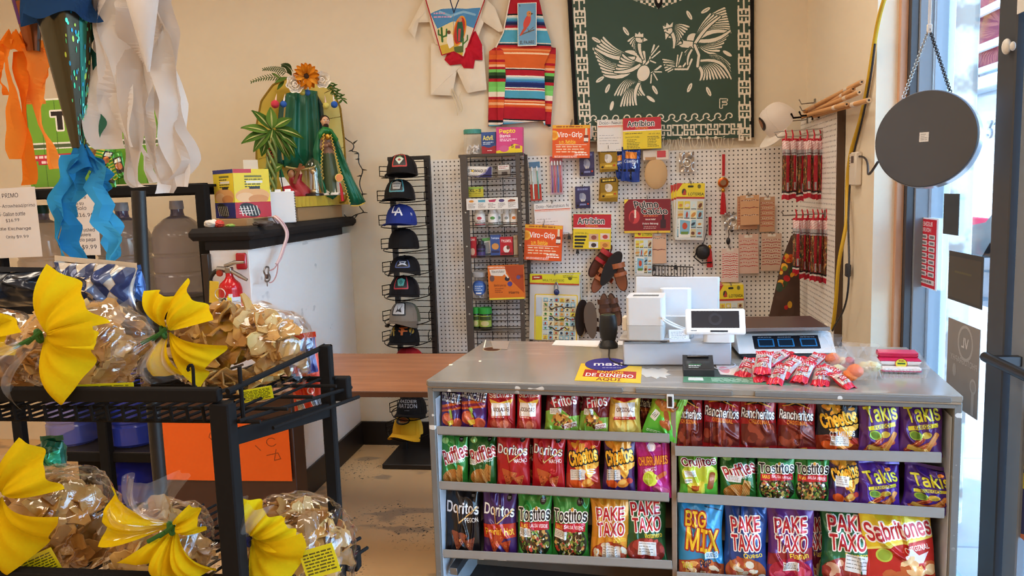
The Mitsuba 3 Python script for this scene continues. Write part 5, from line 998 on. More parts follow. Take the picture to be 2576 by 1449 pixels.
rack_box('medicine_box', 'pink and yellow pepto bismol box on top of the medicine rack', 'medicine box', 1250, 321, 1316, 391, [(P_((0, 58), (26, 52), (46, 40), (66, 46), (66, 70), (0, 70)), '#e0c32a'), (E_(20, 52, 12, 8), '#c9568a'), (TX('Pepto', 8, 4, 48, 17, rot=-3), '#f0d83a'), (TX('Bismol', 9, 17, 36, 25, rot=-3), '#f2e6ee'), (LINES(9, 28, 52, 2, 2, 4, 2), '#f0d0e0'), (TX('5', 38, 42, 44, 50), '#3a2a30'), (R_(48, 44, 60, 52), '#b04a7a')], '#c8407e', -2, .06, RY + .05)
# ------------------------------------------------------------------ cap tower
TY = 4.60
def cap_parts(k, M, crown, brim, w=.17, hgt=.115, curved=.010, slouch=0, mesh_back=None, lab=True):
    a = w / 2
    def cr(u, v):
        ph, th = u * 2 * np.pi, v * np.pi / 2
        rr = np.cos(th) ** .62
        x, y = a * rr * np.sin(ph), -a * 1.08 * rr * np.cos(ph)
        front = np.clip(np.cos(ph), 0, 1)
        z = hgt * np.sin(th) ** .95 * (1 + .06 * front) - slouch * .03 * front * np.sin(th)
        return np.stack([x, y, z], -1)
    g = grid(cr, 41, 12); part(k, 'crown', xf(g, M), crown, 'cloth', True)
    part(k, 'button', xf(sph(.007, (0, 0, hgt), 1, (1, 1, .5)), M), crown, 'cloth')
    def br(u, v):
        ph = (u - .5) * np.pi * .94
        x0, y0 = a * np.sin(ph), -a * 1.08 * np.cos(ph)
        ext = .072 * np.cos(ph) ** .6
        return np.stack([x0 * (1 + .05 * v), y0 - ext * v, .002 - curved * (np.abs(np.sin(ph)) ** 2) * 1.6 * v - .004 * v], -1)
    part(k, 'brim', xf(thick(grid(br, 25, 6), .004), M), brim, 'cloth', True)
    part(k, 'seam', xf(cat(*[tube(np.array([cr(np.array(u), np.array(v)) * 1.004 for v in np.linspace(0, .97, 9)]), .0012, 4) for u in (.0, .17, .83)]), M), crown, 'cloth')
    if mesh_back: 
        g = grid(lambda u, v: cr(.22 + u * .56, v) * np.array([1.006, 1.006, 1.0]), 24, 10); part(k, 'mesh_back', xf(g, M), mesh_back, 'cloth', True)
    return lambda p: (cr(((p[:, 0] - 50) / 50) * .19, .06 + .80 * (1 - p[:, 1] / 100)) @ M[:3, :3].T + M[:3, 3])
def patch(edge, inner, blobs): return [(R_(28, 14, 72, 84, rad=5), edge), (R_(32, 20, 68, 78, rad=3), inner)] + blobs
tw_ = thing('cap_tower', 'tall black metal tower of caps standing beside the white half wall', 'display rack')
def tz(x, y): return onY(x, y, TY)
pr1 = tz(1071, 395)
part(tw_, 'post', cbox(.036, .03, float(pr1[2]) - .02, .003, (float(pr1[0]), TY + .03, (float(pr1[2]) + .02) / 2)), '#1a1716', 'satin')
pl1 = tz(977, 395)
part(tw_, 'post', cbox(.030, .03, float(pl1[2]) - .02, .003, (float(pl1[0]), TY + .05, (float(pl1[2]) + .02) / 2)), '#1a1716', 'satin')
part(tw_, 'top_bar', cbox(float(pr1[0] - pl1[0]) + .03, .03, .022, .002, (float(pr1[0] + pl1[0]) / 2, TY + .04, float(pl1[2]) - .01)), '#1a1716', 'satin')
f0 = onZ(961, 1168, .03); f1 = onZ(1100, 1172, .03); bkY = 4.74
part(tw_, 'base_plate', cbox(.46, bkY - float(f0[1]), .03, .004, (float(f0[0]) + .23, (bkY + float(f0[1])) / 2, .016)), '#191615', 'satin')
for i in range(44):
    z = .28 + i * .036
    if z < float(pl1[2]) - .02: part(tw_, 'cross_wire', tube([(float(pl1[0]), TY + .035, z), (float(pr1[0]), TY + .015, z)], .0022, 5), '#161413', 'metal')
CAPS = [
 (1012, 447, '#1b1716', '#171413', 'black trucker cap with a red framed patch, topmost on the cap tower', '#3a3230', [*patch('#b5352f', '#1c1a1a', [(P_((50, 24), (64, 48), (50, 74), (36, 48)), '#b9c4b4'), (P_((50, 24), (58, 38), (42, 38)), '#5f8a52'), (E_(50, 52, 5, 6), '#8a2f34')])], 0, .004),
 (1006, 509, '#1a1716', '#161312', 'black trucker cap with a teal framed patch, second from the top', '#3a3533', patch('#4a8a92', '#171616', [(P_((50, 26), (66, 40), (60, 72), (40, 72), (34, 40)), '#b4b0a8'), (L_(4, (38, 46), (62, 46)), '#5a5856'), (L_(4, (42, 60), (58, 60)), '#7a7874')]), 0, .004),
 (1010, 571, '#27347c', '#232e70', 'blue cap with white LA lettering', None, [(TX('L', 34, 26, 50, 66), '#e6e6ea'), (TX('A', 44, 38, 68, 78), '#e6e6ea'), (TX('N', 92, 62, 98, 76), '#c9cbd8')], 0, .004),
 (1016, 631, '#151213', '#131112', 'plain black flat brim cap, fourth from the top', None, [], 0, .002),
 (1019, 690, '#1a1718', '#161415', 'slouching black cap with a small blue edged white patch', None, patch('#4a5a8a', '#1d1d22', [(P_((36, 34), (50, 26), (64, 34), (58, 50), (64, 72), (50, 60), (36, 70), (42, 50)), '#c4c8d4'), (E_(50, 42, 7, 7), '#5a6078')]), 1, .014),
 (1018, 749, '#1a1617', '#151314', 'black trucker cap with a red framed green patch', '#36302e', patch('#b5353a', '#1a1c1c', [(P_((50, 26), (64, 40), (58, 70), (42, 70), (36, 40)), '#5fa89a'), (P_((50, 40), (57, 52), (50, 66), (43, 52)), '#3f7a70')]), 0, .006),
 (1019, 814, '#85796a', '#6a5f53', 'grey cap with a curved brim and a white square patch', '#5a5a44', patch('#1c1b1a', '#e0dcd6', [(P_((40, 34), (50, 60), (62, 32), (56, 52), (60, 70), (48, 66), (40, 72), (46, 54)), '#3a3634')]), 0, .022),
 (1018, 866, '#171414', '#141111', 'black cap with orange SF and gold emblems', None, [(TX('S', 42, 30, 62, 66), '#c9612a'), (TX('F', 50, 40, 72, 78), '#d66a2c'), (L_(6, (14, 78), (18, 28), (28, 78)), '#a8862c'), (L_(4, (12, 60), (30, 56)), '#a8862c'), (E_(84, 58, 9, 14), '#a8862c'), (L_(4, (78, 76), (92, 40)), '#1a1616'), (P_((0, 46), (9, 40), (10, 72), (0, 76)), '#c9c4ba')], 0, .008),
 (1030, 929, '#a81f24', '#9a1c22', 'red cap on the tower just under the brown table top', None, [], 0, .01),
 (1036, 1046, '#141213', '#121011', 'black cap with grey RAIDER NATION lettering under the table', None, [(TX('RAIDER', 20, 44, 80, 60), '#8d8c92'), (TX('NATION', 20, 64, 80, 82), '#8d8c92'), (LINES(44, 90, 58, 1, 3, 4, 2), '#55545a')], 0, .012),
 (1026, 1096, '#d9a521', '#dba422', 'yellow trucker cap with an oval fish badge, lowest on the tower', '#e0b23a', [(E_(50, 44, 27, 24), '#171413'), (E_(52, 44, 21, 17), '#c9a066'), (P_((36, 44), (50, 30), (66, 36), (72, 46), (60, 56), (44, 52)), '#b5603a'), (P_((28, 50), (40, 40), (40, 60)), '#1d1a1a'), (L_(3, (42, 58), (38, 50)), '#e8e4dc')], 0, .024)]
for i, (x, yb, cr_, br_, lab, mb, art, sl, cv) in enumerate(CAPS):
    o = onY(x, yb - 6, TY - .13)
    t = math.radians([6, 4, -2, 0, 6, 2, -10, 2, 0, -4, -12][i])
    M = trimesh.transformations.euler_matrix(math.radians(-6 if i < 8 else -10), 0, t, 'sxyz'); M[:3, 3] = o
    k = thing('cap', lab, 'cap')
    surf = cap_parts(k, M, cr_, br_, .178, .112 if not sl else .095, cv, sl, mb)
    if art: printed(k, 'emblem', art, surf, 'satin', step=9, off0=.0015)
    z, xl, xr = float(o[2]), float(o[0]) - .105, float(o[0]) + .10
    y = TY - .06
    part(tw_, 'cap_holder', cat(tube([(xl + .02, TY + .02, z + .055), (xl - .035, y - .05, z + .055), (xl - .035, y - .05, z + .0), (xl + .02, TY + .02, z - .005)], .0028, 6), tube([(xl - .008, TY - .04, z + .055), (xl - .008, TY - .04, z)], .0024, 6), tube([(xl - .035, y - .05, z + .028), (xl + .02, TY + .02, z + .027)], .0024, 6),
         tube(spline([(xl - .02, TY + .02, z - .004), (xl - .01, TY - .14, z - .012), (float(o[0]), TY - .23, z - .016), (xr + .01, TY - .14, z - .012), (xr + .02, TY + .02, z - .004)], 20), .0028, 6), tube([(xr + .02, TY + .01, z + .045), (xr + .03, TY - .07, z + .04), (xr + .03, TY - .07, z - .004), (xr + .02, TY + .01, z - .004)], .0026, 6)), '#181514', 'metal', label='black wire cap holder')

# ------------------------------------------------------------------ right corner: hooks, peanut packs, cap, dowels, apron, cable
SX = XR - .036
def hookbar(label, y, z, x1, col='#8d8882', r=.0028, up=.02, two=False):
    k = thing('long_hook', label, 'hook', 'long hooks of the side pegboard')
    pts = [(SX, y, z), (x1 + .012, y, z - .004), (x1, y, z + up)]
    part(k, 'wire', tube(pts, r, 8), col, 'metal')
    if two: part(k, 'tag_wire', tube([(SX, y, z + .03), (x1 + .02, y, z + .024), (x1 - .006, y, z + .02)], r * .8, 8), col, 'metal')
    part(k, 'clip', cbox(.008, .02, .04, .002, (SX - .002, y, z)), col, 'metal')
HY = 4.28
za = float(onY(2010, 341, HY)[2]); x1 = float(onY(1950, 341, HY)[0])
hookbar('long chrome hook carrying the upper row of peanut packs', HY, za, x1, '#b5b0a8', .0032, .014, True)
zb = float(onY(2050, 538, 4.20)[2]); x2 = float(onY(1966, 538, 4.20)[0])
hookbar('long chrome hook carrying the lower row of peanut packs', 4.20, zb, x2, '#8f8a84', .0032, .016)
for i, (px_, py_, yy, ln, c_) in enumerate([(2010, 255, 4.45, .18, '#8d8882'), (2012, 272, 4.42, .16, '#8d8882'), (2010, 285, 4.36, .2, '#191617'), (1990, 290, 4.50, .19, '#191617'), (1985, 298, 4.62, .26, '#8d8882')]):
    p = onY(px_, py_, yy); hookbar(['bare steel hook, highest of the empty hooks', 'bare steel hook just under the highest one', 'thick black hook, nearer of the two black ones', 'thick black hook behind the white cap', 'long steel hook holding the white cap'][i], yy, float(p[2]) - .01, float(p[0]), c_, .003 if c_ != '#191617' else .005, .02)
pn = random.Random(12)
def peanut_pack(label, x, y0, y1, Y, wpx, yaw):
    c0, c1 = onY(x, y0 + 18, Y), onY(x, y1, Y)
    h = float(c0[2] - c1[2]); w = wpx * float((c0 - EYE) @ _fw) / F
    a = math.radians(yaw); M = frame(c1, (math.cos(a), math.sin(a), 0), ez=(0, 0, 1))
    art = [(R_(2, 0, 98, 20), '#b0273a')] + [(unary_union([L_(5, (5, 2 + 6 * i + 8), (95, 2 + 6 * i - 4)) for i in range(-1, 4)]).intersection(R_(2, 0, 98, 20)), '#e0ccc8')] + [(R_(2, 20, 98, 34), '#a8a4a8'), (R_(2, 28, 98, 30), '#4a4648'), (R_(2, 34, 56, 118), '#4a3424')]
    art += bits(29, 76, 26, 40, 130, ['#a8702f', '#8a3a22', '#d0a468', '#2e4a26', '#6a2a1c'], 9, int(x), .35) + [(R_(56, 34, 98, 118), '#a8182a')] + [(LINES(62, 60, 94, 8, 1.4, 5, int(x)), '#8a1020'), (R_(66, 96, 92, 114), '#d6d6d8'), (unary_union([R_(68 + 3 * i, 97, 69.5 + 3 * i, 113) for i in range(8)]), '#25252c'), (R_(2, 116, 98, 120), '#1a1a1c'), (R_(2, 120, 98, 124), '#dedad4')]
    b = make_bag('peanut_pack', label, art, M, w, h, .026, 100 + int(x), '#b0182c', 'long red peanut packs on the side hooks', step=7)
    part(b, 'hanging_loop', tube([c0 + [0, 0, 0], c0 + [.004, 0, .03], c0 + [-.002, 0, .055]], [.007, .004, .003], 6), '#b5182c', 'foil')
ORD = ['first', 'second', 'third', 'fourth', 'fifth', 'sixth', 'seventh', 'eighth']
for i, x in enumerate([1976, 1993, 2012, 2030, 2047, 2063]):
    peanut_pack(f'long red peanut pack, {ORD[i]} from the left in the upper hanging row', x, 336, [502, 500, 506, 498, 500, 502][i], HY - .03 + (i % 3) * .025, 19, pn.uniform(-30, 20))
for i, x in enumerate([2002, 2018, 2031, 2045, 2057, 2068, 2079, 2091]):
    peanut_pack(f'long red peanut pack, {ORD[i]} from the left in the lower hanging row', x, 536, [688, 700, 702, 706, 708, 710, 712, 714][i], 4.17 + (i % 3) * .03, 17, pn.uniform(-30, 20))
# white cap on its hook
k = thing('cap', 'white cap hanging sideways on a steel hook in the right corner', 'cap')
zc = np.array([-.70, -.28, .66]); fc_ = np.array([-.68, .05, -.73])
M = frame(onY(1968, 312, 4.58), np.cross(-fc_, zc) , ey=-fc_)
sf = cap_parts(k, M, '#ddd3c8', '#e0d8cc', .175, .125, .012)
printed(k, 'emblem', [(E_(50, 46, 26, 30), '#2a1c18'), (E_(50, 46, 16, 20), '#8a5a3a')], sf, 'satin', step=9, off0=.002)
# wooden dowels wrapped in plastic
for i, (a, b, la, lb_) in enumerate([((2040, 272), (2168, 206), 4.35, 3.95), ((2052, 280), (2146, 224), 4.33, 3.98), ((2045, 280), (2162, 232), 4.36, 3.96), ((2060, 288), (2186, 252), 4.30, 3.93), ((2030, 290), (2130, 262), 4.40, 4.05)]):
    p, q = onY(*a, la), onX(*b, .985 - .012 * i); d = (q - p) / np.linalg.norm(q - p)
    k = thing('wooden_dowel', ['longest wooden dowel, uppermost of the bundle', 'short wooden dowel second in the bundle', 'wooden dowel in the middle of the bundle', 'wooden dowel reaching over the yellow cable', 'wooden dowel hidden low in its plastic wrap'][i], 'dowel')
    part(k, 'shaft', tube([p - d * .12, q], .0105, 10), '#b98a5c', 'matte'); part(k, 'end_hole', tube([q - d * .002, q + d * .0008], .004, 8), '#2a1c14', 'matte')
    part(k, 'tape', tube([p + (q - p) * .72, p + (q - p) * .78], .0114, 10), '#d0c0ac', 'gloss')
pc = onY(2062, 268, 4.28)
def wrapfn(u, v):
    r = (.018 + .016 * np.sin(v * 3.1)) * (1 + .35 * (meshkit.noise(np.stack([u * 6 % 6, v * 7, u * 0], -1)) - .5))
    return np.stack([(v - .5) * .20, r * np.cos(u * 6.2832), .85 * r * np.sin(u * 6.2832)], -1)
k = solo('plastic_wrap', 'crumpled clear plastic wrapped around the wooden dowels', 'plastic wrap', xf(grid(wrapfn, 30, 18), frame(pc, onY(2110, 245, 4.1) - onY(2040, 285, 4.38), ez=(0, 0, 1))), '#b59c8c', 'haze', 25)
# apron with fruit print
ap = onY(1975, 700, 4.50)
la = local(1972, 700, 4.55)
ay = P_((1990, 594), (1998, 590), (2004, 640), (2012, 700), (2013, 815), (1930, 815), (1952, 720), (1968, 650))
m, s_ = puff(ay, la, .02, 14, 14, .02, 31)
k = thing('fruit_apron', 'dark brown fruit print apron hanging in the corner behind the peanut packs', 'apron'); part(k, 'cloth', m, '#4a352c', 'cloth', 40)
ra_ = random.Random(8)
fb_ = [(E_(ra_.uniform(1956, 2006), ra_.uniform(640, 722), ra_.uniform(5, 10), ra_.uniform(5, 11), ra_.uniform(0, 90)), ra_.choice(['#c9862a', '#b5481f', '#a8282a', '#6a7a2c', '#d9a23a', '#3a4a2a'])) for _ in range(26)] + [(E_(1960, 722, 9, 12), '#3a4a3a'), (E_(1985, 765, 6, 9), '#b5852a'), (E_(1976, 772, 5, 6), '#a82a2a')]
printed(k, 'fruit_print', [(g.intersection(ay.buffer(-1.5)), c_) for g, c_ in fb_], s_, 'cloth', step=8, off0=.0012); labels[list(scene)[-1]] = {'kind': 'stuff'}
# cable, timer box and cords on the right wall
CX = XR - .016
cab = lambda *q: spline([onX(x, y, CX - .05 * sstep(480, 680, y)) for x, y in q], 46)
solo('yellow_cable', 'thick yellow cable running down the right wall beside the white reveal', 'cable', tube(np.vstack([[onX(2226, -40, CX)], cab((2224, 0), (2208, 60), (2196, 130), (2176, 250), (2156, 330), (2139, 392), (2131, 480), (2129, 560), (2112, 650), (2104, 740), (2098, 800), (2094, 828))]), .0085, 10), '#c9a227', 'satin')
solo('black_cord', 'thin black cord beside the yellow cable with an inline switch', 'cord', tube(cab((2201, 110), (2180, 250), (2158, 345), (2146, 395), (2138, 465), (2134, 560), (2136, 660), (2132, 740), (2112, 800), (2094, 832)), .0045, 8), '#26262a', 'satin')
solo('cord_switch', 'dark inline switch on the thin black cord', 'switch', mv(cbox(.02, .040, .062, .006), onX(2133, 680, CX - .006)), '#34363e', 'satin')
tb_ = onX(2152, 425, XR - .016); k = thing('timer_box', 'white wall timer box with a small dark display on the right wall', 'timer')
part(k, 'housing', mv(cbox(.03, .10, .148, .006), tb_), '#cfc4b4', 'satin'); part(k, 'display', mv(cbox(.004, .034, .030, .001), tb_ + [-.016, -.008, .042]), '#4a4642', 'gloss')
part(k, 'vents', cat(*[mv(cbox(.003, .010, .003, .0005), tb_ + [-.0155, .036, .05 - .012 * i]) for i in range(4)]), '#5a524a'); labels[list(scene)[-1]] = {'kind': 'stuff', 'label': 'row of vent slots'}
cdv = spline([onX(2150, 396, CX), onX(2168, 394, CX), onX(2180, 404, CX - .02), onP(2208, 408, (0, 2.95, 0), (0, 1, 0))], 24)
solo('black_cord', 'black power cord from the timer box to the round black sign', 'cord', tube(cdv, .0045, 8), '#1d1d20', 'satin')
k = thing('plug', 'white power plug and tag at the foot of the yellow cable', 'plug')
p = onX(2080, 826, CX - .02); part(k, 'body', mv(cbox(.03, .05, .045, .006), p), '#d8d0c4', 'satin'); part(k, 'prongs', mv(cbox(.02, .02, .02, .003), p + [-.0, .045, .006]), '#2a2626', 'satin')
part(k, 'tag', mv(cbox(.003, .045, .05, .001), onX(2088, 772, CX - .01)), '#cfb24a', 'satin')
# ------------------------------------------------------------------ on the half wall
def T(x, y, z=CT): return onZ(x, y, z)
def art_face(W, H, al, am, label_no):
    return [(R_(0, H * .1, W, H * .62), '#dcc72c'), (E_(W * .5, H * .55, W * .48, H * .16), '#d9a468'), (E_(W * .3, H * .58, W * .24, H * .10), '#e2b98a'), (E_(W * .66, H * .62, W * .28, H * .09), '#c98a50'), (R_(0, H * .68, W, H), al), (E_(W * .4, H * .84, W * .30, H * .13, 20), '#1e1e1c'), (unary_union([L_(W * .025, (W * (.14 + .09 * i), H * .76), (W * (.2 + .09 * i), H * .95)) for i in range(6)]), '#d8d6c8'),
        (R_(W * .30, H * .13, W * .78, H * .17), '#6a6a2c'), (LINES(W * .3, H * .2, W * .8, 4, H * .022, H * .05, label_no), '#3a3a22'), (R_(W * .34, H * .24, W * .8, H * .29), '#d9d9cf'), (R_(W * .42, H * .36, W * .72, H * .41), '#2c2c28')]
k = thing('snack_carton', 'yellow, navy and red food carton with an open flap standing on the half wall', 'carton')
a = math.radians(55); exb = np.array([math.cos(a), math.sin(a), 0])
corner = onP(594, 549, (0, 3.62, 0), (0, 1, 0)); TRAYZ = float(corner[2])
fw_, fd, fh = .19, .20, .235
MB = frame(corner, exb, ez=(0, 0, 1))
part(k, 'body', xf(cbox(fw_, fd, fh, .002, (fw_ / 2, fd / 2, fh / 2)), MB), '#c9bfae', 'satin')
printed(k, 'front_print', [(R_(0, 0, 80, 100), '#dcc72c')] + art_face(80, 100, '#b01f2b', 0, 2) + [(R_(0, 0, 40, 8), '#b5303a'), (LINES(8, 80, 40, 3, 1.6, 5, 4), '#ead6d2')], lambda p: (np.c_[p[:, 0] / 80 * fw_, np.full(len(p), -.0003), fh * (1 - p[:, 1] / 100)] @ MB[:3, :3].T) + MB[:3, 3], 'satin', off0=.0004)
printed(k, 'side_print', [(R_(0, 0, 80, 100), '#dcc72c')] + art_face(80, 100, '#2b2f7a', 0, 3) + [(R_(0, 0, 80, 8), '#2b2f7a')], lambda p: (np.c_[np.full(len(p), -.0003), fd * (1 - p[:, 0] / 80), fh * (1 - p[:, 1] / 100)] @ MB[:3, :3].T) + MB[:3, 3], 'satin', off0=.0004)
part(k, 'flap', xf(cbox(.08, .004, .06, .001, (fw_ - .05, fd * .4, fh + .018)), MB), '#c4b8a4', 'matte')
def gm_lid(): pass
k = thing('cardboard_tray', 'brown cardboard tray under the food carton on the half wall', 'tray')
c0, c1 = onP(548, 578, (0, 3.60, 0), (0, 1, 0)), onP(706, 556, (0, 3.95, 0), (0, 1, 0))
for (p, q, nm) in [(onY(548, 577, 3.58), onY(622, 577, 3.56), 'front_wall'), (onY(622, 577, 3.56), onY(706, 566, 3.98), 'side_wall'), (onY(548, 577, 3.58), onY(560, 572, 3.9), 'back_wall')]:
    hgt = TRAYZ - HT - .002
    part(k, nm, bar([p[0], p[1], HT + .001 + hgt / 2], [q[0], q[1], HT + .001 + hgt / 2], .006, hgt), '#a8845c', 'matte')
pc = MB @ np.array([fw_ / 2, fd / 2, 0, 1]); part(k, 'floor', cbox(.26, .26, .004, .001, (pc[0], pc[1], TRAYZ - .004)), '#97744f', 'matte')
for (x, y, c_, lab, s_) in [(533, 572, '#d6cdbf', 'crumpled white paper at the left end of the half wall', (.035, .03, .02)), (552, 574, '#c8402f', 'small red package at the left end of the half wall', (.022, .02, .018)), (580, 576, '#8aa84a', 'small green packet in front of the cardboard tray', (.022, .02, .008)), (664, 572, '#3a3230', 'dark little bundle beside the cardboard tray', (.05, .03, .014))]:
    p = onY(x, y, 3.50); g = sph(1, sub=3); v = g.vertices * (1 + .35 * (meshkit.noise(g.vertices * 3 + x) - .5)[:, None]) * s_
    solo('small_packet', lab, 'packet', trimesh.Trimesh(v + [p[0], p[1], HT + s_[2] * .95], g.faces), c_, 'satin', 25)
M, w, h, s = box_at(665, 484, 737, 563, 3.86, 1, 0, 30)
k = thing('white_box', 'plain white box standing between the food carton and the shrine', 'box')
M = M.copy(); M[2, 3] = HT + h / 2 + .001
part(k, 'body', xf(cbox(w * 1.05, .05, h, .003), M), '#d4d3d2', 'satin')
for i in range(3): part(k, 'tab', xf(cbox(.03, .004, .012, .001, (-w * .3 + i * w * .32, 0, h / 2 + .005)), M), '#dcdad6', 'satin')
part(k, 'spiral_edge', xf(cat(*[mv(sph(.004), (w * .525, -.024, -h * .42 + i * h * .085)) for i in range(11)]), M), '#5a5450', 'satin'); labels[list(scene)[-1]] = {'kind': 'stuff'}
# lanyard and carabiner over the edge
LX = HX + .062
pts = [onX(703, 562, LX - .08), onX(716, 566, LX), onX(724, 585, LX + .01), onX(718, 615, LX + .008), onX(708, 645, LX + .006), onX(699, 662, LX + .005)]
k = thing('lanyard', 'pale pink lanyard with a steel carabiner hanging over the half wall edge', 'lanyard')
part(k, 'strap', tube(spline(pts, 26), .005, 8), '#c9a4a4', 'cloth'); part(k, 'strap', tube(spline([p + [0, -.02, -.002] for p in pts], 26), .005, 8), '#d9bcb8', 'cloth')
part(k, 'loop', tube(spline([onX(699, 662, LX), onX(697, 685, LX), onX(688, 706, LX), onX(678, 711, LX)], 16), .0028, 6), '#b98a86', 'cloth'); part(k, 'loop', tube(spline([onX(699, 662, LX), onX(690, 675, LX), onX(677, 680, LX)], 12), .0028, 6), '#b98a86', 'cloth')
part(k, 'carabiner', tube(spline([onX(666, 676, LX), onX(664, 684, LX), onX(668, 696, LX), onX(667, 704, LX), onX(676, 706, LX), onX(679, 696, LX), onX(675, 686, LX), onX(676, 675, LX), onX(669, 672, LX), onX(666, 676, LX)], 40), .0042, 8), '#8d8a88', 'metal')
part(k, 'key_ring', mv(trimesh.creation.torus(.013, .0018, 24, 6), onX(672, 713, LX), ry=90, rz=30), '#9a9794', 'metal')
part(k, 'medallion', mv(lathe([(0, .003), (.011, .003), (.011, -.003), (0, -.003)], 18), onX(672, 696, LX + .006), ry=90), '#7a6a66', 'metal')

# ------------------------------------------------------------------ shrine at the wall end
SN = np.array([.55, -.835, 0]); SC = np.array([-1.84, 4.42, 0])
SEX = np.array([.835, .55, 0])
def sh(x, y, o=0.0): return onP(x, y, SC + SN * o, SN)
def shl(o): 
    a0 = sh(780, 380, o); A, B = (sh(820, 380, o) - a0) / 40, (sh(780, 420, o) - a0) / 40
    def fn(p): p = np.asarray(p, float); return a0 + (p[:, :1] - 780) * A + (p[:, 1:2] - 380) * B
    return fn
def shpuff(poly, o, amp, L, step, nz, seed, fold=None):
    base = shl(o)
    v, f = trimesh.creation.triangulate_polygon(poly, engine='earcut'); v3, f = trimesh.remesh.subdivide_to_size(np.c_[np.asarray(v)[:, :2], np.zeros(len(v))], f, step, max_iter=14)
    m = trimesh.Trimesh(v3, f, process=True); v, f = m.vertices[:, :2], m.faces
    def surf(q):
        d = shapely.distance(poly.boundary, shapely.points(np.asarray(q)))
        o_ = amp * (1 - np.exp(-d / L)) + nz * (meshkit.fbm(np.c_[np.asarray(q) / L * .8, np.full(len(q), seed)], 3, seed) - .5) * np.minimum(1, d / L) + (fold(q[:, 0], q[:, 1]) * np.minimum(1, d / L * 2) if fold else 0)
        return base(q) + o_[:, None] * SN
    P = surf(v); Pb = base(v) - .004 * SN
    a, b = v[f[:, 1]] - v[f[:, 0]], v[f[:, 2]] - v[f[:, 0]]; f = np.where((a[:, 0] * b[:, 1] - a[:, 1] * b[:, 0] > 0)[:, None], f[:, ::-1], f)
    fr = trimesh.Trimesh(P, f, process=False); e = np.sort(fr.edges, axis=1); u, ix, cnt = np.unique(e, axis=0, return_index=True, return_counts=True); bd = fr.edges[ix[cnt == 1]]; n = len(v)
    return trimesh.Trimesh(np.vstack([P, Pb]), np.vstack([f, f[:, ::-1] + n, np.stack([bd[:, 1], bd[:, 0], bd[:, 0] + n], 1), np.stack([bd[:, 1], bd[:, 0] + n, bd[:, 1] + n], 1)]), process=False), surf
GOLD, EMER = '#b99a2c', '#0f5a40'
bz0, bz1 = HT + .001, HT + .075
solo('cardboard_box', 'long flat cardboard box under the gold cloth of the shrine', 'box', cbox(.24, .66, bz1 - bz0, .003, (HX - .115, 4.35, (bz0 + bz1) / 2)), '#a57f55', 'matte')
k = thing('gold_cloth', 'gold ruffled cloth under the shrine figures', 'cloth')
def skirt(u, v): return np.stack([HX + .015 + .006 * np.sin(u * 90) * v + 0 * u, 3.96 + u * .80, bz1 + .058 - v * .056], -1)
part(k, 'ruffle', thick(grid(skirt, 120, 4), .002), '#c9a93a', 'silk', True); part(k, 'top', cbox(.28, .80, .008, .002, (HX - .125, 4.36, bz1 + .054)), '#bfa040', 'silk'); SB = bz1 + .059
k = thing('gold_arch', 'golden arched backdrop board of the shrine', 'backdrop')
archp = P_((655, 512), (650, 400), (650, 320), (662, 258), (690, 218), (735, 196), (790, 194), (832, 218), (856, 270), (866, 350), (872, 440), (874, 512)).buffer(-14).buffer(28, quad_segs=6).buffer(-14)
m, s_ = shpuff(archp, -.10, .012, 30, 16, .006, 3); part(k, 'board', m, GOLD, 'silk', 40)
part(k, 'beaded_trim', tube(s_(np.array(archp.exterior.coords)[:-1][:, :2]), .006, 6), '#8a6a22', 'cloth')
part(k, 'seams', cat(*[tube(s_(np.array(q, float)), .0018, 5) for q in ([(815, 235), (840, 222)], [(820, 300), (860, 292)], [(830, 380), (868, 370)], [(656, 300), (690, 290)], [(655, 400), (690, 390)])]), '#6a5420', 'cloth'); labels[list(scene)[-1]] = {'kind': 'stuff'}
k = thing('robed_statue', 'tall statue in a pleated emerald satin robe, its head hidden by flowers', 'statue')
m, s_ = shpuff(P_((722, 238), (760, 226), (798, 230), (804, 300), (812, 410), (770, 424), (716, 420), (712, 330)), -.04, .06, 22, 7, .0, 5, fold=lambda x, y: .012 * np.sin((x - 760) / (4.2 + (y - 220) / 120.0)))
part(k, 'robe', m, '#0d5a41', 'silk', True)
m, _ = shpuff(P_((706, 262), (724, 240), (722, 330), (716, 418), (700, 415), (697, 340)), -.05, .03, 10, 7, .008, 6); part(k, 'side_drape', m, '#0b3f30', 'silk', True)
m, _ = shpuff(P_((796, 236), (812, 262), (818, 330), (808, 380), (800, 300)), -.05, .03, 10, 7, .008, 7); part(k, 'side_drape', m, '#12302a', 'silk', True)
part(k, 'gold_trim', tube(spline(shl(.012)(np.array([(719, 262), (716, 300), (712, 340), (711, 375), (714, 402)], float)), 30), .005, 6), '#a98a4a', 'cloth')
part(k, 'hem_trim', tube(spline(shl(.01)(np.array([(720, 419), (745, 424), (775, 424), (806, 414)], float)), 30), .006, 6), '#c4b070', 'cloth')
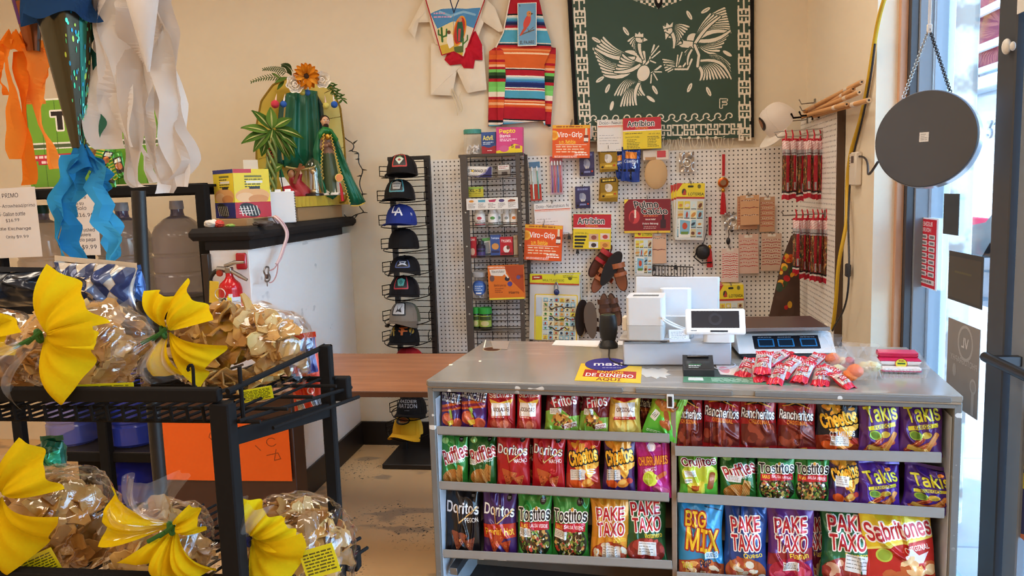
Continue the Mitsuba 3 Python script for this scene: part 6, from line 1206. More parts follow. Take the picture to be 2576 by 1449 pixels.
# smaller saint with a face, robe and cape: one body
k = thing('saint_figure', 'small bearded saint figurine in a green cape with gold braid', 'statue')
def P3(x, y, o): return sh(x, y, o)
hd = P3(818, 306, .075); sc_h = .030
bones = [((817, 330), .018, .07, (819, 322), .010, .07), ((808, 338), .018, .065, (832, 340), .018, .065), ((820, 340), .034, .065, (826, 392), .036, .07), ((826, 392), .036, .07, (838, 488), .052, .075), ((806, 342), .017, .07, (806, 372), .014, .085), ((806, 372), .014, .085, (822, 366), .010, .115), ((834, 344), .017, .07, (840, 374), .014, .085), ((840, 374), .014, .085, (828, 362), .010, .118)]
mf = None
for (a, ra__, oa, b, rb_, ob) in bones:
    A, B = P3(*a, oa), P3(*b, ob)
    h_ = m3.Manifold.batch_hull([m3.Manifold.sphere(ra__, 16).translate(A.tolist()), m3.Manifold.sphere(rb_, 16).translate(B.tolist())])
    mf = h_ if mf is None else mf + h_
hm = m3.Manifold.sphere(1, 24).scale([sc_h * .78, sc_h * .82, sc_h * 1.05]).translate(hd.tolist())
mf = (mf + hm).refine_to_length(.008); q = mf.to_mesh(); bm = trimesh.Trimesh(q.vert_properties[:, :3], q.tri_verts); trimesh.smoothing.filter_taubin(bm, iterations=8)
bm.vertices[:, 2] = np.maximum(bm.vertices[:, 2], SB + .002)
hz = bm.vertices[:, 2]; sk = lin('#c99a78'); cc = np.tile(lin('#3f4a2c'), (len(hz), 1)); cc[hz > hd[2] - .034] = sk
mid = (hz > P3(826, 388, .07)[2]) & (hz < hd[2] - .034); cc[mid] = lin('#8a6248'); up_ = (hz > P3(820, 352, .07)[2]) & mid; cc[up_] = lin('#b98a3a')
bn = np.array(bm.vertex_normals)[bm.faces].reshape(-1, 3); put(k, (bm.vertices[bm.faces].reshape(-1, 3), np.arange(bm.faces.size).reshape(-1, 3)), '#fff', 'satin', colors=np.repeat(cc[bm.faces[:, 0]], 3, axis=0), normals=bn)
MH = frame(hd, SEX, ey=-SN)
part(k, 'hair', xf(mv(sph(1, sub=3, s=(.0275, .028, .028)), (0, .011, .010)), MH), '#2a1a12', 'cloth'); part(k, 'beard', xf(mv(sph(1, sub=3, s=(.015, .011, .015)), (0, -.016, -.026)), MH), '#2c1b13', 'cloth')
part(k, 'nose', xf(mv(sph(1, sub=2, s=(.0035, .006, .007)), (0, -.026, .000)), MH), '#c4926e', 'satin')
for sx in (-1, 1):
    part(k, 'eye', xf(mv(sph(1, sub=2, s=(.0042, .003, .0028)), (sx * .0095, -.0232, .005)), MH), '#e8e0d8', 'gloss'); part(k, 'pupil', xf(mv(sph(.0018, sub=1), (sx * .0095, -.0258, .005)), MH), '#1c120e', 'gloss'); part(k, 'eyebrow', xf(mv(cbox(.009, .003, .002, .0005), (sx * .0095, -.0238, .0105)), MH), '#2a1a12')
    part(k, 'ear', xf(mv(sph(1, sub=2, s=(.003, .005, .007)), (sx * .0235, .0, .000)), MH), '#bf8e6c', 'satin')
part(k, 'mouth', xf(mv(cbox(.010, .003, .0022, .0005), (0, -.0265, -.0135)), MH), '#8a4a40', 'satin')
m, _ = shpuff(P_((797, 334), (808, 322), (815, 326), (808, 345), (810, 400), (812, 450), (826, 480), (850, 494), (838, 504), (812, 490), (794, 440), (787, 380)), .085, .03, 9, 6, .012, 8, fold=lambda x, y: .005 * np.sin(x / 3.0)); part(k, 'cape', m, '#12603f', 'silk', True)
m, _ = shpuff(P_((822, 326), (834, 324), (848, 344), (864, 386), (890, 450), (924, 512), (912, 520), (884, 520), (874, 492), (856, 430), (836, 360)), .09, .035, 10, 6, .012, 9, fold=lambda x, y: .006 * np.sin((x - y * .45) / 3.6)); part(k, 'cape', m, '#0f5c3e', 'silk', True)
m, _ = shpuff(P_((800, 336), (812, 318), (826, 320), (836, 326), (852, 350), (846, 360), (830, 336), (815, 338), (803, 352)), .12, .02, 7, 5, .008, 10); part(k, 'collar', m, '#166a2c', 'silk', True)
zig = lambda q, n: [np.array(spline(np.c_[np.array(q, float), np.zeros(len(q))], n))[:, :2] + np.array([[2.2 * (-1) ** i, 0] for i in range(n)])]
for q, n in (([(814, 336), (812, 370), (809, 410), (814, 452)], 26), ([(832, 338), (842, 380), (856, 430), (872, 480), (882, 518)], 46), ([(884, 520), (900, 522), (922, 514)], 14)):
    part(k, 'gold_braid', tube(shl(.135)(zig(q, n)[0]), .0035, 5), '#c9a64a', 'cloth')
part(k, 'medallion', xf(lathe([(0, .006), (.02, .006), (.023, 0), (0, -.004)], 24), frame(P3(853, 447, .15), SEX, ez=SN)), '#a8562c', 'metal'); part(k, 'medallion_rim', xf(trimesh.creation.torus(.021, .003, 24, 6), frame(P3(853, 447, .152), SEX, ez=SN)), '#d0a04a', 'metal')
part(k, 'red_tassel', tube([P3(855, 460, .15), P3(859, 478, .152), P3(862, 506, .152)], [.004, .008, .010], 8), '#b51c22', 'silk'); part(k, 'chest_ornament', mv(sph(1, sub=2, s=(.016, .012, .018)), P3(824, 344, .13)), '#c9953a', 'metal')
part(k, 'pedestal', cbox(.11, .11, .016, .004, (float(P3(838, 495, .07)[0]), float(P3(838, 495, .07)[1]), SB + .008)), '#e0d8cc', 'satin')
part(k, 'hem', mv(lathe([(.056, 0), (.050, .05), (.044, .09), (0, .09)], 20), [float(P3(838, 495, .07)[0]), float(P3(838, 495, .07)[1]), SB + .015]), '#cfc4b2', 'cloth')
# flowers, ferns, pom-poms
def rose(label, x, y, r, cols, o):
    k = thing('white_rose', label, 'flower')
    M = frame(sh(x, y, o), SEX, ez=SN)
    for ring, (n, rr, tilt, c_) in enumerate([(7, 1.0, 58, cols[0]), (6, .78, 40, cols[1]), (5, .55, 22, cols[0]), (4, .34, 8, cols[1])]):
        for i in range(n):
            g = grid(lambda u, v: np.stack([(u - .5) * r * rr * .95 * np.sin(np.pi * np.clip(v * .60 + .2, 0, 1)), v * r * rr * .9, .28 * r * rr * (1 - (2 * u - 1) ** 2) * -1 + .25 * r * v * v], -1), 8, 8)
            part(k, 'petal', xf(mv(mv(thick(g, .0012), (0, r * .06, 0), rx=90 - tilt), (0, 0, ring * r * .03), rz=360 * i / n + ring * 25), M), c_, 'cloth', True)
rose('left white rose on top of the shrine', 740, 213, .062, ['#f6f1e8', '#ece5d8'], .10); rose('right white rose on top of the shrine', 808, 202, .058, ['#f6f1e8', '#ece5d8'], .09)
k = thing('sunflower', 'large orange sunflower between the white roses of the shrine', 'flower'); M = frame(sh(770, 192, .12), SEX, ez=SN)
for i in range(17):
    g = grid(lambda u, v: np.stack([(u - .5) * .030 * np.sin(np.pi * np.clip(v * .85 + .1, 0, 1)), .015 + v * .058, .010 * (2 * u - 1) ** 2 + .012 * np.sin(v * 3)], -1), 6, 8); part(k, 'petal', xf(mv(thick(g, .001), rz=i * 21.2, rx=[-4, 8][i % 2]), M), ['#e0922a', '#d27f1e', '#e8a43c'][i % 3], 'thin', True)
part(k, 'disc', xf(sph(1, sub=3, s=(.018, .018, .010)), M), '#3a2414', 'cloth')
def leaf_mesh(L, w, bend=.2, n=10): return thick(grid(lambda u, v: np.stack([(u - .5) * w * np.sin(np.pi * np.clip(v, .02, .98)) ** .8, v * L, -bend * L * v * v + .15 * w * np.abs(2 * u - 1)], -1), 5, n), .0008)
def place_leaf(k, p, d, L, w, bend, c_, nm='leaf'):
    d = np.asarray(d, float); d /= np.linalg.norm(d); up = SN * .7 + np.array([0, 0, .7]); part(k, nm, xf(leaf_mesh(L, w, bend), frame(p, np.cross(d, up), ey=d)), c_, 'thin', True)
def imgd(dx, dy, o=.0): return SEX * dx + np.array([0, 0, -dy]) + SN * o
k = thing('fern_spray', 'green fern fronds and leaves left of the shrine flowers', 'foliage')
for (x0, y0, x1, y1, c_) in [(722, 200, 640, 213, '#4a5a2a'), (730, 190, 668, 182, '#3f4f2a'), (738, 184, 712, 170, '#3a4a26')]:
    st = shl(.06)(np.array([(x0, y0), ((x0 + x1) / 2, (y0 + y1) / 2 - 6), (x1, y1)], float)); sp = spline(st, 14); part(k, 'stem', tube(sp, .0016, 5), c_)
    for i in range(2, 14):
        for sg_ in (-1, 1): place_leaf(k, sp[i], (sp[i] - sp[i - 1]) / np.linalg.norm(sp[i] - sp[i - 1]) + imgd(0, sg_ * 1.2), .030 * (1.15 - i / 16), .006, .1, c_, 'leaflet')
for (x, y, dx, dy, L, w, c_) in [(722, 196, -1, .3, .075, .03, '#5f7a35'), (715, 205, -1, .9, .06, .022, '#55702f'), (732, 190, -.5, -1, .05, .03, '#3f4a26'), (705, 200, -.6, -.6, .055, .02, '#6a7f3c'), (726, 200, .3, .8, .05, .02, '#6f8440')]: place_leaf(k, sh(x, y, .08), imgd(dx, dy, .3), L, w, .25, c_)
k = thing('leaf_spray', 'trailing green leaves right of the shrine flowers', 'foliage')
sp = spline(shl(.05)(np.array([(826, 205), (838, 222), (848, 236), (862, 250)], float)), 12); part(k, 'stem', tube(sp, .0018, 5), '#4a5a2a')
for i in range(1, 12):
    for sg_ in (-1, 1): place_leaf(k, sp[i], imgd(sg_ * .9, -.5 + .6 * (i % 3), .3), .034, .014, .2, ['#5f7a3a', '#4f6a30'][i % 2])
for (x, y, r, c_, lab) in [(692, 262, .022, '#c23a48', 'red pom-pom hanging at the left of the shrine'), (713, 262, .018, '#2f5aa8', 'blue pom-pom hanging beside the red one'), (761, 232, .017, '#c9bf5a', 'yellow pom-pom under the left white rose'), (773, 233, .017, '#3b6ab0', 'blue pom-pom under the sunflower'), (820, 266, .018, '#cdbf62', 'yellow pom-pom hanging at the right of the shrine'), (841, 263, .019, '#2f5cae', 'blue pom-pom hanging at the right of the shrine')]:
    k = thing('pom_pom', lab, 'pom-pom'); p = sh(x, y, .08); g = sph(1, sub=4); v = g.vertices * (r * (1 + .10 * (meshkit.noise(g.vertices * 14) - .5)))[:, None]
    part(k, 'ball', trimesh.Trimesh(v + p, g.faces), c_, 'cloth', True); q = sh(x + (4 if x < 780 else -3), y - 26, .07); part(k, 'ribbon', tube([p, (p + q) / 2, q], [.006, .005, .001], 6), '#ded3c6' if c_[1] in '23' else '#d9b9a0', 'cloth')
# lucky bamboo
k = thing('potted_plant', 'lucky bamboo with green striped leaves in a red pot on the half wall', 'plant')
PO = .03
def pp(x, y, o=0): return onY(x, y, 4.12 - o)
part(k, 'pot', mv(lathe([(0, 0), (.052, 0), (.062, .055), (.066, .06), (.058, .06), (.054, .045), (0, .045)], 24), [float(pp(686, 500)[0]), 4.12, HT + .001], s=(1.1, 1, 1.25)), '#9c2f22', 'satin')
for i in range(5):
    ph = i * 1.256; part(k, 'stalk', tube([pp(686 - 3 + 11 * math.cos(ph + y / 22.0), 490 - y, .025 * math.sin(ph + y / 22.0)) for y in range(0, 150, 6)], .0075, 8), '#6a7a3c', 'satin')
part(k, 'red_tie', tube([pp(680 + 8 * math.cos(t), 372 + t * 1.2, .02 * math.sin(t)) for t in np.linspace(0, 20, 40)], .003, 5), '#8a2a20', 'satin')
for (x, y, dx, dy, L) in [(676, 335, -1, -.5, .13), (676, 335, -1, .1, .14), (680, 330, -.9, .7, .13), (686, 325, -.3, 1, .12), (688, 330, .5, .9, .13), (692, 330, 1, .5, .13), (694, 325, 1.2, .1, .14), (690, 322, .8, -.7, .10), (684, 322, .0, -1, .10), (680, 325, -.6, -1, .12), (690, 335, .9, 1.2, .15), (700, 330, 1.1, 1.3, .15), (678, 340, -.7, 1.2, .11), (686, 430, .4, -.4, .06), (682, 440, -.5, -.3, .06)]:
    lf = leaf_mesh(L, .058, .5); d = SEX * dx + np.array([0, 0, -dy]) + SN * .4; d /= np.linalg.norm(d); MM = frame(pp(x, y), np.cross(d, SN * .8 + np.array([0, 0, .6])), ey=d)
    c_ = rng.choice(['#5a7a33', '#6a8a3a', '#4a6a2c']); kk = part(k, 'leaf', xf(lf, MM), c_, 'thin', True)
    part(kk, 'pale_edge', xf(mv(thick(grid(lambda u, v: np.stack([(u - .5) * .010 * np.sin(np.pi * np.clip(v, .02, .98)), v * L * .92, -.35 * L * v * v + .002], -1), 4, 10), .0012)), MM), '#c2c27a', 'thin', True)
# kneeling figure, cross, dome, flag, string lights
k = thing('kneeling_figure', 'figurine in a crimson robe kneeling under a wooden cross', 'statue'); 
mf = None
for (a, r1, o1, b, r2, o2) in [((742, 458), .032, .12, (762, 490), .055, .12), ((762, 488), .05, .12, (730, 494), .045, .12), ((738, 452), .026, .12, (736, 440), .012, .12), ((750, 455), .016, .13, (756, 438), .011, .14)]:
    h_ = m3.Manifold.batch_hull([m3.Manifold.sphere(r1, 14).translate(sh(*a, o1).tolist()), m3.Manifold.sphere(r2, 14).translate(sh(*b, o2).tolist())]); mf = h_ if mf is None else mf + h_
mf = mf.refine_to_length(.012); q = mf.to_mesh(); bm = trimesh.Trimesh(q.vert_properties[:, :3], q.tri_verts); trimesh.smoothing.filter_taubin(bm, iterations=10)
bm.vertices[:, 2] = np.maximum(bm.vertices[:, 2], SB)
part(k, 'robe', bm, '#8a1420', 'silk', True); hp = sh(733, 438, .125); part(k, 'head', mv(sph(1, sub=3, s=(.020, .020, .025)), hp), '#a8744e', 'satin'); part(k, 'hair', mv(sph(1, sub=3, s=(.022, .022, .022)), hp + [-.004, .006, .006]), '#241610', 'cloth')
part(k, 'hand', tube([sh(757, 438, .145), sh(752, 428, .145)], .008, 8), '#c9a184', 'satin')
k = thing('wooden_cross', 'small wooden cross on the shoulder of the crimson figurine', 'cross')
part(k, 'upright', bar(sh(740, 462, .15), sh(757, 412, .15), .016), '#7a4a2a'); part(k, 'crossbar', bar(sh(742, 428, .15), sh(766, 420, .15), .016), '#86522e')
k = thing('glass_dome', 'clear glass dome ornament between the crimson figurine and the saint', 'dome'); o = sh(792, 494, .17); R0 = .05
part(k, 'dome', mv(lathe([(R0, 0), (R0, .12), (R0 * .9, .15), (R0 * .6, .178), (R0 * .2, .19), (.006, .195), (0, .196)], 32), [o[0], o[1], SB + .014]), '#fff', 'film', True); part(k, 'base', mv(lathe([(0, 0), (.052, 0), (.052, .010), (.047, .014), (0, .014)], 32), [o[0], o[1], SB]), '#241e1c', 'gloss')
part(k, 'ornament', mv(cat(sph(.016, (0, 0, .12)), tube([(0, 0, .0), (0, 0, .11)], [.012, .006], 10), sph(1, (0, 0, .01), 2, (.025, .025, .016))), [o[0], o[1], SB + .014]), '#b9a27a', 'metal')
k = thing('small_flag', 'small green, white and red flag leaning beside the red pot', 'flag')
fl = lambda q: sh(q[0], q[1], .16)
for nm, q, c_ in (('green_band', [(704, 412), (712, 440), (716, 446), (702, 446)], '#1f5a3a'), ('white_band', [(702, 446), (716, 446), (730, 466), (708, 470)], '#e0d8cf'), ('red_band', [(708, 470), (730, 466), (742, 484), (716, 486)], '#b02530')):
    m = trimesh.Trimesh([fl(p) for p in q], [[0, 1, 2], [0, 2, 3]], process=False); part(k, nm, thick(m, .002), c_, 'cloth')
part(k, 'pole', tube([fl((701, 408)), fl((714, 490))], .003, 6), '#1f1a18')
k = thing('string_lights', 'unlit black string of little lights trailing down the wall beside the shrine', 'string lights')
wp = [(868, 346), (880, 356), (890, 370), (886, 380), (900, 384), (902, 396), (905, 415), (912, 428), (908, 445), (906, 470), (912, 488), (908, 505), (905, 520), (914, 532), (896, 540), (880, 548), (866, 540)]
part(k, 'wire', tube(spline([onY(x, y, 4.72) for x, y in wp], 80), .0032, 6), '#1d1c1c', 'satin')
for (x, y, dx, dy) in [(890, 360, 1, -.8), (886, 378, -1, .3), (900, 386, -1, .1), (903, 400, -1, .1), (912, 427, 1.2, .1), (907, 442, -1, .2), (911, 488, 1.3, 0), (908, 506, 1.2, .2), (913, 534, 1.3, .1), (898, 540, -.6, 1)]:
    p = onY(x, y, 4.71); q = onY(x + dx * 9, y + dy * 9, 4.69); part(k, 'bulb', tube([p, q], [.0055, .0015], 6), '#232726', 'gloss')
# fire extinguisher on the end face of the half wall
EY = HN - .075
k = thing('fire_extinguisher', 'red fire extinguisher with a yellow tag hung on the end of the half wall', 'fire extinguisher')
c = onY(584, 780, EY); zt = float(onY(584, 702, EY)[2]); R0 = .052; zb0 = zt - .34
part(k, 'cylinder', mv(lathe([(0, zb0), (R0 * .95, zb0), (R0, zb0 + .01), (R0, zt - .045), (R0 * .85, zt - .02), (R0 * .45, zt), (R0 * .32, zt + .012), (R0 * .32, zt + .028), (0, zt + .028)], 32), (c[0], EY, 0)), '#b3161c', 'gloss', 35)
cyl = lambda p: np.c_[c[0] + np.sin((p[:, 0] - 50) / 50 * 1.4) * R0, EY - np.cos((p[:, 0] - 50) / 50 * 1.4) * R0, zt - .062 - .2 * p[:, 1] / 100]
printed(k, 'label', [(R_(1, 8, 99, 99), '#c9cdd2'), (R_(1, 9, 52, 24), '#1c1a1c'), (LINES(6, 14, 36, 1, 5, 5, 3, .9), '#c9c9cc'), (R_(56, 4, 68, 99), '#e0d22c'), (LINES(72, 16, 97, 12, 2, 6, 4), '#8a90a0'), (R_(58, 20, 66, 34), '#3a3a2a'), (R_(60, 0, 72, 8), '#d8d6d2')], cyl, 'gloss', step=8, off0=.0008)
hv = zt + .03
part(k, 'valve', mv(cat(cbox(.03, .03, .03, .004, (0, 0, hv + .01)), tube([(-.005, 0, hv + .012), (-.055, -.004, hv + .016)], .014, 12)), (c[0], EY, 0)), '#8f8a84', 'metal')
part(k, 'gauge', mv(mv(lathe([(0, .008), (.014, .008), (.016, 0), (0, 0)], 20), rx=90), (c[0] - .035, EY - .02, hv)), '#a84a3a', 'metal')
part(k, 'top_lever', tube([(c[0] - .02, EY, hv + .03), (c[0] + .03, EY, hv + .045), (c[0] + .075, EY, hv + .046)], [.008, .009, .006], 8), '#a09c96', 'metal'); part(k, 'carry_handle', tube([(c[0] - .0, EY - .005, hv + .015), (c[0] + .05, EY - .005, hv - .015), (c[0] + .085, EY - .005, hv - .035)], [.008, .010, .007], 8), '#98948e', 'metal')
part(k, 'hose', tube(spline([(c[0] - .05, EY, hv + .012), (c[0] - .085, EY, hv - .01), (c[0] - .10, EY, hv - .08), (c[0] - .102, EY, hv - .25)], 20), .010, 10), '#1b1817', 'satin'); part(k, 'pull_ring', mv(trimesh.creation.torus(.024, .0022, 24, 6), (c[0] - .022, EY - R0 - .004, zt - .06), rx=90), '#d9d4cc', 'metal')
part(k, 'bracket', cbox(.05, .02, .075, .006, (c[0] + .03, HN - .012, hv + .045)), '#a81a20', 'gloss'); part(k, 'inspection_tag', mv(cbox(.045, .003, .10, .001), (c[0] - .065, EY - .03, zt - .055), ry=6), '#c9a92c', 'satin')
# ------------------------------------------------------------------ water bottle rack behind, with its signs
BY = 3.78
k = thing('bottle_rack', 'black steel rack holding big water bottles at the left wall', 'rack')
zt = float(onY(520, 462, BY - .2)[2]); zs1 = float(onY(450, 752, BY - .1)[2]); zs2 = float(onY(300, 1122, BY - .1)[2])
xR = float(onY(518, 600, BY - .2)[0]); xM = float(onY(222, 660, BY - .2)[0]); xL = float(onY(4, 660, BY - .2)[0])
BKC = '#100d0c'
for x in (xL, xM, xR):
    for y in (BY - .2,): part(k, 'leg', cbox(.055, .05, zt, .006, (x, y, zt / 2)), BKC, 'matte')
for y in (BY - .2, BY + .2): part(k, 'top_bar', cbox(xR - xL + .055, .05, .052, .008, ((xL + xR) / 2, y, zt - .022)), BKC, 'matte')
part(k, 'top_panel', cbox(xR - xL, .40, .012, .002, ((xL + xR) / 2, BY, zt - .006)), BKC, 'matte')
for z in (zs1, zs2, zs2 - .50):
    part(k, 'shelf_bar', cbox(xR - xL, .05, .05, .005, ((xL + xR) / 2, BY - .17, z - .03)), BKC, 'matte'); part(k, 'shelf_bar', cbox(xR - xL, .05, .05, .005, ((xL + xR) / 2, BY + .17, z - .03)), BKC, 'matte'); part(k, 'shelf_plate', cbox(xR - xL, .38, .008, .002, ((xL + xR) / 2, BY, z - .006)), '#24201f', 'satin')
part(k, 'back_panel', cbox(xR - xL, .012, zs1 - .1, .002, ((xL + xR) / 2, BY + .2, (zs1 - .1) / 2 + .02)), '#15110f', 'matte')
def bottle(label, x, Y, z, col, cap, lab=None, mat='bottle_plastic'):
    b = thing('water_bottle', label, 'water bottle'); R0, Hh = .132, .49
    prof = [(0, 0), (.10, 0), (R0, .02), (R0, .11), (R0 - .006, .118), (R0 - .006, .126), (R0, .134), (R0, .205), (R0 - .007, .213), (R0 - .007, .222), (R0, .23), (R0, .305), (R0 - .004, .325), (R0 * .86, .36), (R0 * .5, .40), (.034, .415), (.030, .43), (.030, .455)]
    part(b, 'body', mv(lathe(prof, 40), (x, Y, z)), col, mat, 30); part(b, 'neck', mv(lathe([(R0 * .52, .398), (.035, .414), (.031, .43), (.031, .452)], 24), (x, Y, z)), '#2a2e70', mat, 30)
    part(b, 'cap', mv(lathe([(0, .447), (.034, .447), (.035, .455), (.032, .49), (0, .49)], 24), (x, Y, z)), cap, 'satin')
    if lab: part(b, 'label', mv(lathe([(R0 + .001, .03), (R0 + .001, .10)], 40), (x, Y, z)), lab, 'satin'); part(b, 'round_sticker', mv(mv(lathe([(0, .002), (.018, .002), (.018, 0), (0, 0)], 18), rx=90), (x + .05, Y - R0 + .006, z + .065), rz=20), '#c9ccd8', 'satin')
    return b
scene['bottle_plastic'] = {'type': 'mask', 'opacity': 0.5, 'b': _two({'type': 'principled', 'base_color': VC, 'roughness': 0.12, 'specular': 0.7})}
def bx(x, y): return float(onY(x, y, BY - .02)[0])
bottle('clear water bottle with a green cap and red label behind the paper signs', bx(116, 640), BY - .02, zs1, '#b59a86', '#1f4a34', '#7a1a22')
bottle('smoky blue grey water bottle with a grey cap behind the black post', bx(322, 640), BY - .04, zs1, '#444a62', '#a8a8ae')
bottle('pinkish clear water bottle with a blue neck beside the half wall', bx(443, 640), BY + .02, zs1, '#6a6276', '#a4a4ac')
bottle('blue water bottle on the dim lower shelf, left one', bx(182, 1000), BY - .03, zs2, '#4a58b0', '#5a5c70'); bottle('blue water bottle on the dim lower shelf, right one beside the orange sign', bx(333, 1000), BY - .03, zs2, '#3a50d0', '#5a5c70')
bottle('deep blue water bottle on the dark bottom shelf', bx(340, 1240), BY - .03, zs2 - .50, '#2a38c8', '#2a2c60')
def paper(name, label, ctg, x0, y0, x1, y1, Y, art, base, rot=0, unit=None, curl=0.0):
    M, w, h, s = box_at(x0, y0, x1, y1, Y, rot); k = thing(name, label, ctg); W, H = x1 - x0, h / s
    f = lambda p: (np.c_[(p[:, 0] - W / 2) * s, -curl * np.sin(np.clip(p[:, 0] / W, 0, 1) * 3.1) - curl * .6 * (p[:, 1] / H) ** 2, (H / 2 - p[:, 1]) * s] @ M[:3, :3].T) + M[:3, 3]
    g = grid(lambda u, v: f(np.c_[(u * W).ravel(), (v * H).ravel()]).reshape(*u.shape, 3), 14, 14)
    part(k, 'sheet', thick(g, .0008), base, 'matte', True); printed(k, 'lettering', art, f, 'matte', step=12, off0=.0008); return k
wob = random.Random(5)
def hand(lines, W, col='#2b2833'):
    o = []
    for t, x0, y0, x1, y1 in lines:
        o.append((fit(glyphs(t, False), x0, y0, x1, y1, rot=wob.uniform(-2, 1), skew=wob.uniform(-6, 6)), col))
    return o
paper('paper_sign', 'white handwritten water promo paper at the left edge of the rack', 'paper sign', -40, 474, 98, 648, BY - .24, hand([('WATER PRIMO', 8, 12, 96, 22), ('Bacalade-Arrowhead/primo', 4, 36, 134, 46), ('5-Gallon bottle', 42, 54, 108, 63), ('$16.99', 58, 68, 92, 77), ('Bottle Exchange', 24, 88, 118, 97), ('Only $9.99', 54, 106, 110, 115)], 138), '#cfc8c2', 1, curl=.006)
paper('paper_sign', 'white handwritten bottle price paper hanging behind the blue streamers', 'paper sign', 176, 466, 248, 642, BY - .24, hand([('Water Dp', 16, 8, 54, 16), ('Compra', 12, 24, 46, 33), ('de su', 14, 38, 40, 46), ('Solo', 20, 48, 46, 57), ('$16.99', 18, 63, 62, 74), ('Que usted', 10, 98, 62, 107), ('Quiere', 24, 109, 52, 118), ('Solo paga', 16, 121, 62, 131), ('$9.99', 28, 136, 64, 148)], 72), '#cdc5be', -1, curl=.006)
# green slatted sign with its shelf line
gk = card('green_sign', 'bright green poster board with white edges standing on the bottle rack', 'sign', 66, 243, 428, 466, [(R_(0, 0, 362, 4), '#e0e0d6'), (R_(0, 218, 362, 224), '#dcdcd2'), (R_(0, 100, 362, 104), '#dcdcd2'), (R_(0, 104, 362, 112), '#4a5a3a'), (R_(0, 112, 362, 115), '#dcdcd2')] + [(R_(8 + 36 * i, 4, 9.2 + 36 * i, 218), '#2e5a20') for i in range(10)] + outlined(unary_union([R_(70, 30, 110, 40), R_(84, 30, 98, 72)]), '#1d1518', '#e4e2da', 4) + [(P_((12, 128), (112, 126), (112, 140), (98, 141), (98, 150), (26, 151), (26, 142), (12, 141)), '#b5283a'), (LINES(18, 130, 104, 1, 6, 8, 4, .95), '#e8d0d0'), (LINES(34, 142, 90, 1, 6, 8, 6, .95), '#e8d0d0'), (R_(150, 120, 190, 150), '#6a4a24')] + bits(170, 134, 18, 14, 30, ['#8a6a2c', '#b5482a', '#3a2a18'], 5, 4) + [(R_(330, 200, 354, 210), '#e2e2da')], '#6a9c2c', 0, .012, 0, Y=BY - .15, hook=False, mat='satin')
for i, (x, y, r) in enumerate([(262, 398, -20), (292, 420, 12), (270, 440, -8)]):
    M, w, h, s = box_at(x - 24, y - 30, x + 24, y + 30, BY - .22, r); M = M.copy(); M[:3, 3] -= M[:3, 2] * h / 2
    make_bag('candy_pack', ['green striped candy pack, upper left of the three by the poster', 'green striped candy pack, right one of the three by the poster', 'green striped candy pack, lowest of the three by the poster'][i], [(unary_union([L_(7, (0, 10 + 18 * j), (50, 2 + 18 * j)) for j in range(8)]), '#b5b53a'), (R_(56, 20, 96, 110), '#1d2418'), (E_(76, 70, 16, 22), '#b0683a'), (P_((60, 30), (92, 24), (92, 46), (60, 50)), '#c9c9b8')], M, w, h, .025, 200 + i, '#3a8a2a')
# brown cabinet with the orange paper
CYb = 3.28
xa, xb = float(onY(405, 1150, CYb)[0]), float(onY(742, 1150, CYb)[0]); zc_ = .745
solo('brown_cabinet', 'dark brown wooden cabinet end under the half wall carrying the orange paper', 'cabinet', cbox(xb - xa, .12, zc_, .004, ((xa + xb) / 2, CYb + .06, zc_ / 2)), '#3a1e14', 'satin')
paper('orange_sign', 'bright orange paper sign with faint pencil strokes taped to the brown cabinet', 'paper sign', 408, 1058, 728, 1208, CYb - .012, [(L_(2, (126, 30), (122, 40), (130, 48)), '#8a3a14'), (L_(2, *[(276 + 12 * math.cos(t), 52 + 10 * math.sin(t)) for t in np.linspace(.5, 5.5, 9)]), '#8a3a14'), (L_(2, (262, 84), (290, 78), (296, 92), (280, 96), (286, 70)), '#8a3a14'), (L_(2, (236, 60), (248, 72)), '#8a3a14')], '#d95c1a', .5, curl=.004)

# ------------------------------------------------------------------ hanging streamers (lower tips of pinatas)
def cone(name, label, ax, ay, r0px, bx_, by_, r1px, Y, col, mat='holo', top=-120):
    k = thing(name, label, 'pinata'); A, B = onY(ax, ay, Y), onY(bx_, by_, Y); s = float((A - EYE) @ _fw) / F
    d = (B - A); L = np.linalg.norm(d); d /= L
    def fn(u, v):
        r = (r0px + (r1px - r0px) * v) * s * (1 + .05 * np.sin(u * 6.283 * 5 + v * 3))
        return np.stack([r * np.cos(u * 6.283), r * np.sin(u * 6.283), v * L], -1)
    M = frame(A, (1, 0, 0), ez=d); part(k, 'cone', xf(grid(fn, 49, 20), M), col, mat, True)
    return k, M, fn, s, L
def strip(k, nm, pts, wpx, Y, col, zig=0, seed=1, mat='thin', n=26):
    """A hanging crepe streamer along photo points, twisting as it falls."""
    r = random.Random(seed); c = spline([onY(x, y, Y + r.uniform(-.012, .012)) for x, y in pts], n); s = float((c[0] - EYE) @ _fw) / F; w = wpx * s
    ph = r.uniform(0, 6); vs = []
    for i, p in enumerate(c):
        t = i / (n - 1); a = .9 * math.sin(ph + t * 5.5); zz = zig * s * (abs(((t * 6 + ph) % 2) - 1) - .5) * 2
        wd = w * (1 + .15 * math.sin(ph * 2 + t * 9)) * (1 - .25 * max(0, t - .8) / .2)
        e = np.array([math.cos(a), math.sin(a), .08 * math.sin(t * 12 + ph)])
        vs += [p + [zz, .01 * math.sin(t * 7 + ph), 0] - e * wd / 2, p + [zz, .012 * math.cos(t * 9 + ph), 0], p + [zz, 0, 0] + e * wd / 2]
    f = []
    for i in range(n - 1):
        for j in range(2): a = i * 3 + j; f += [[a, a + 3, a + 4], [a, a + 4, a + 1]]
    part(k, nm, trimesh.Trimesh(np.array(vs), f, process=False), col, mat, 24)
PYN = 2.25
k, M, fn, s, L = cone('star_pinata', 'shiny brown and orange pinata cone with orange streamers at the upper left', 62, -90, 50, 38, 126, 15, PYN + .12, '#54463a')
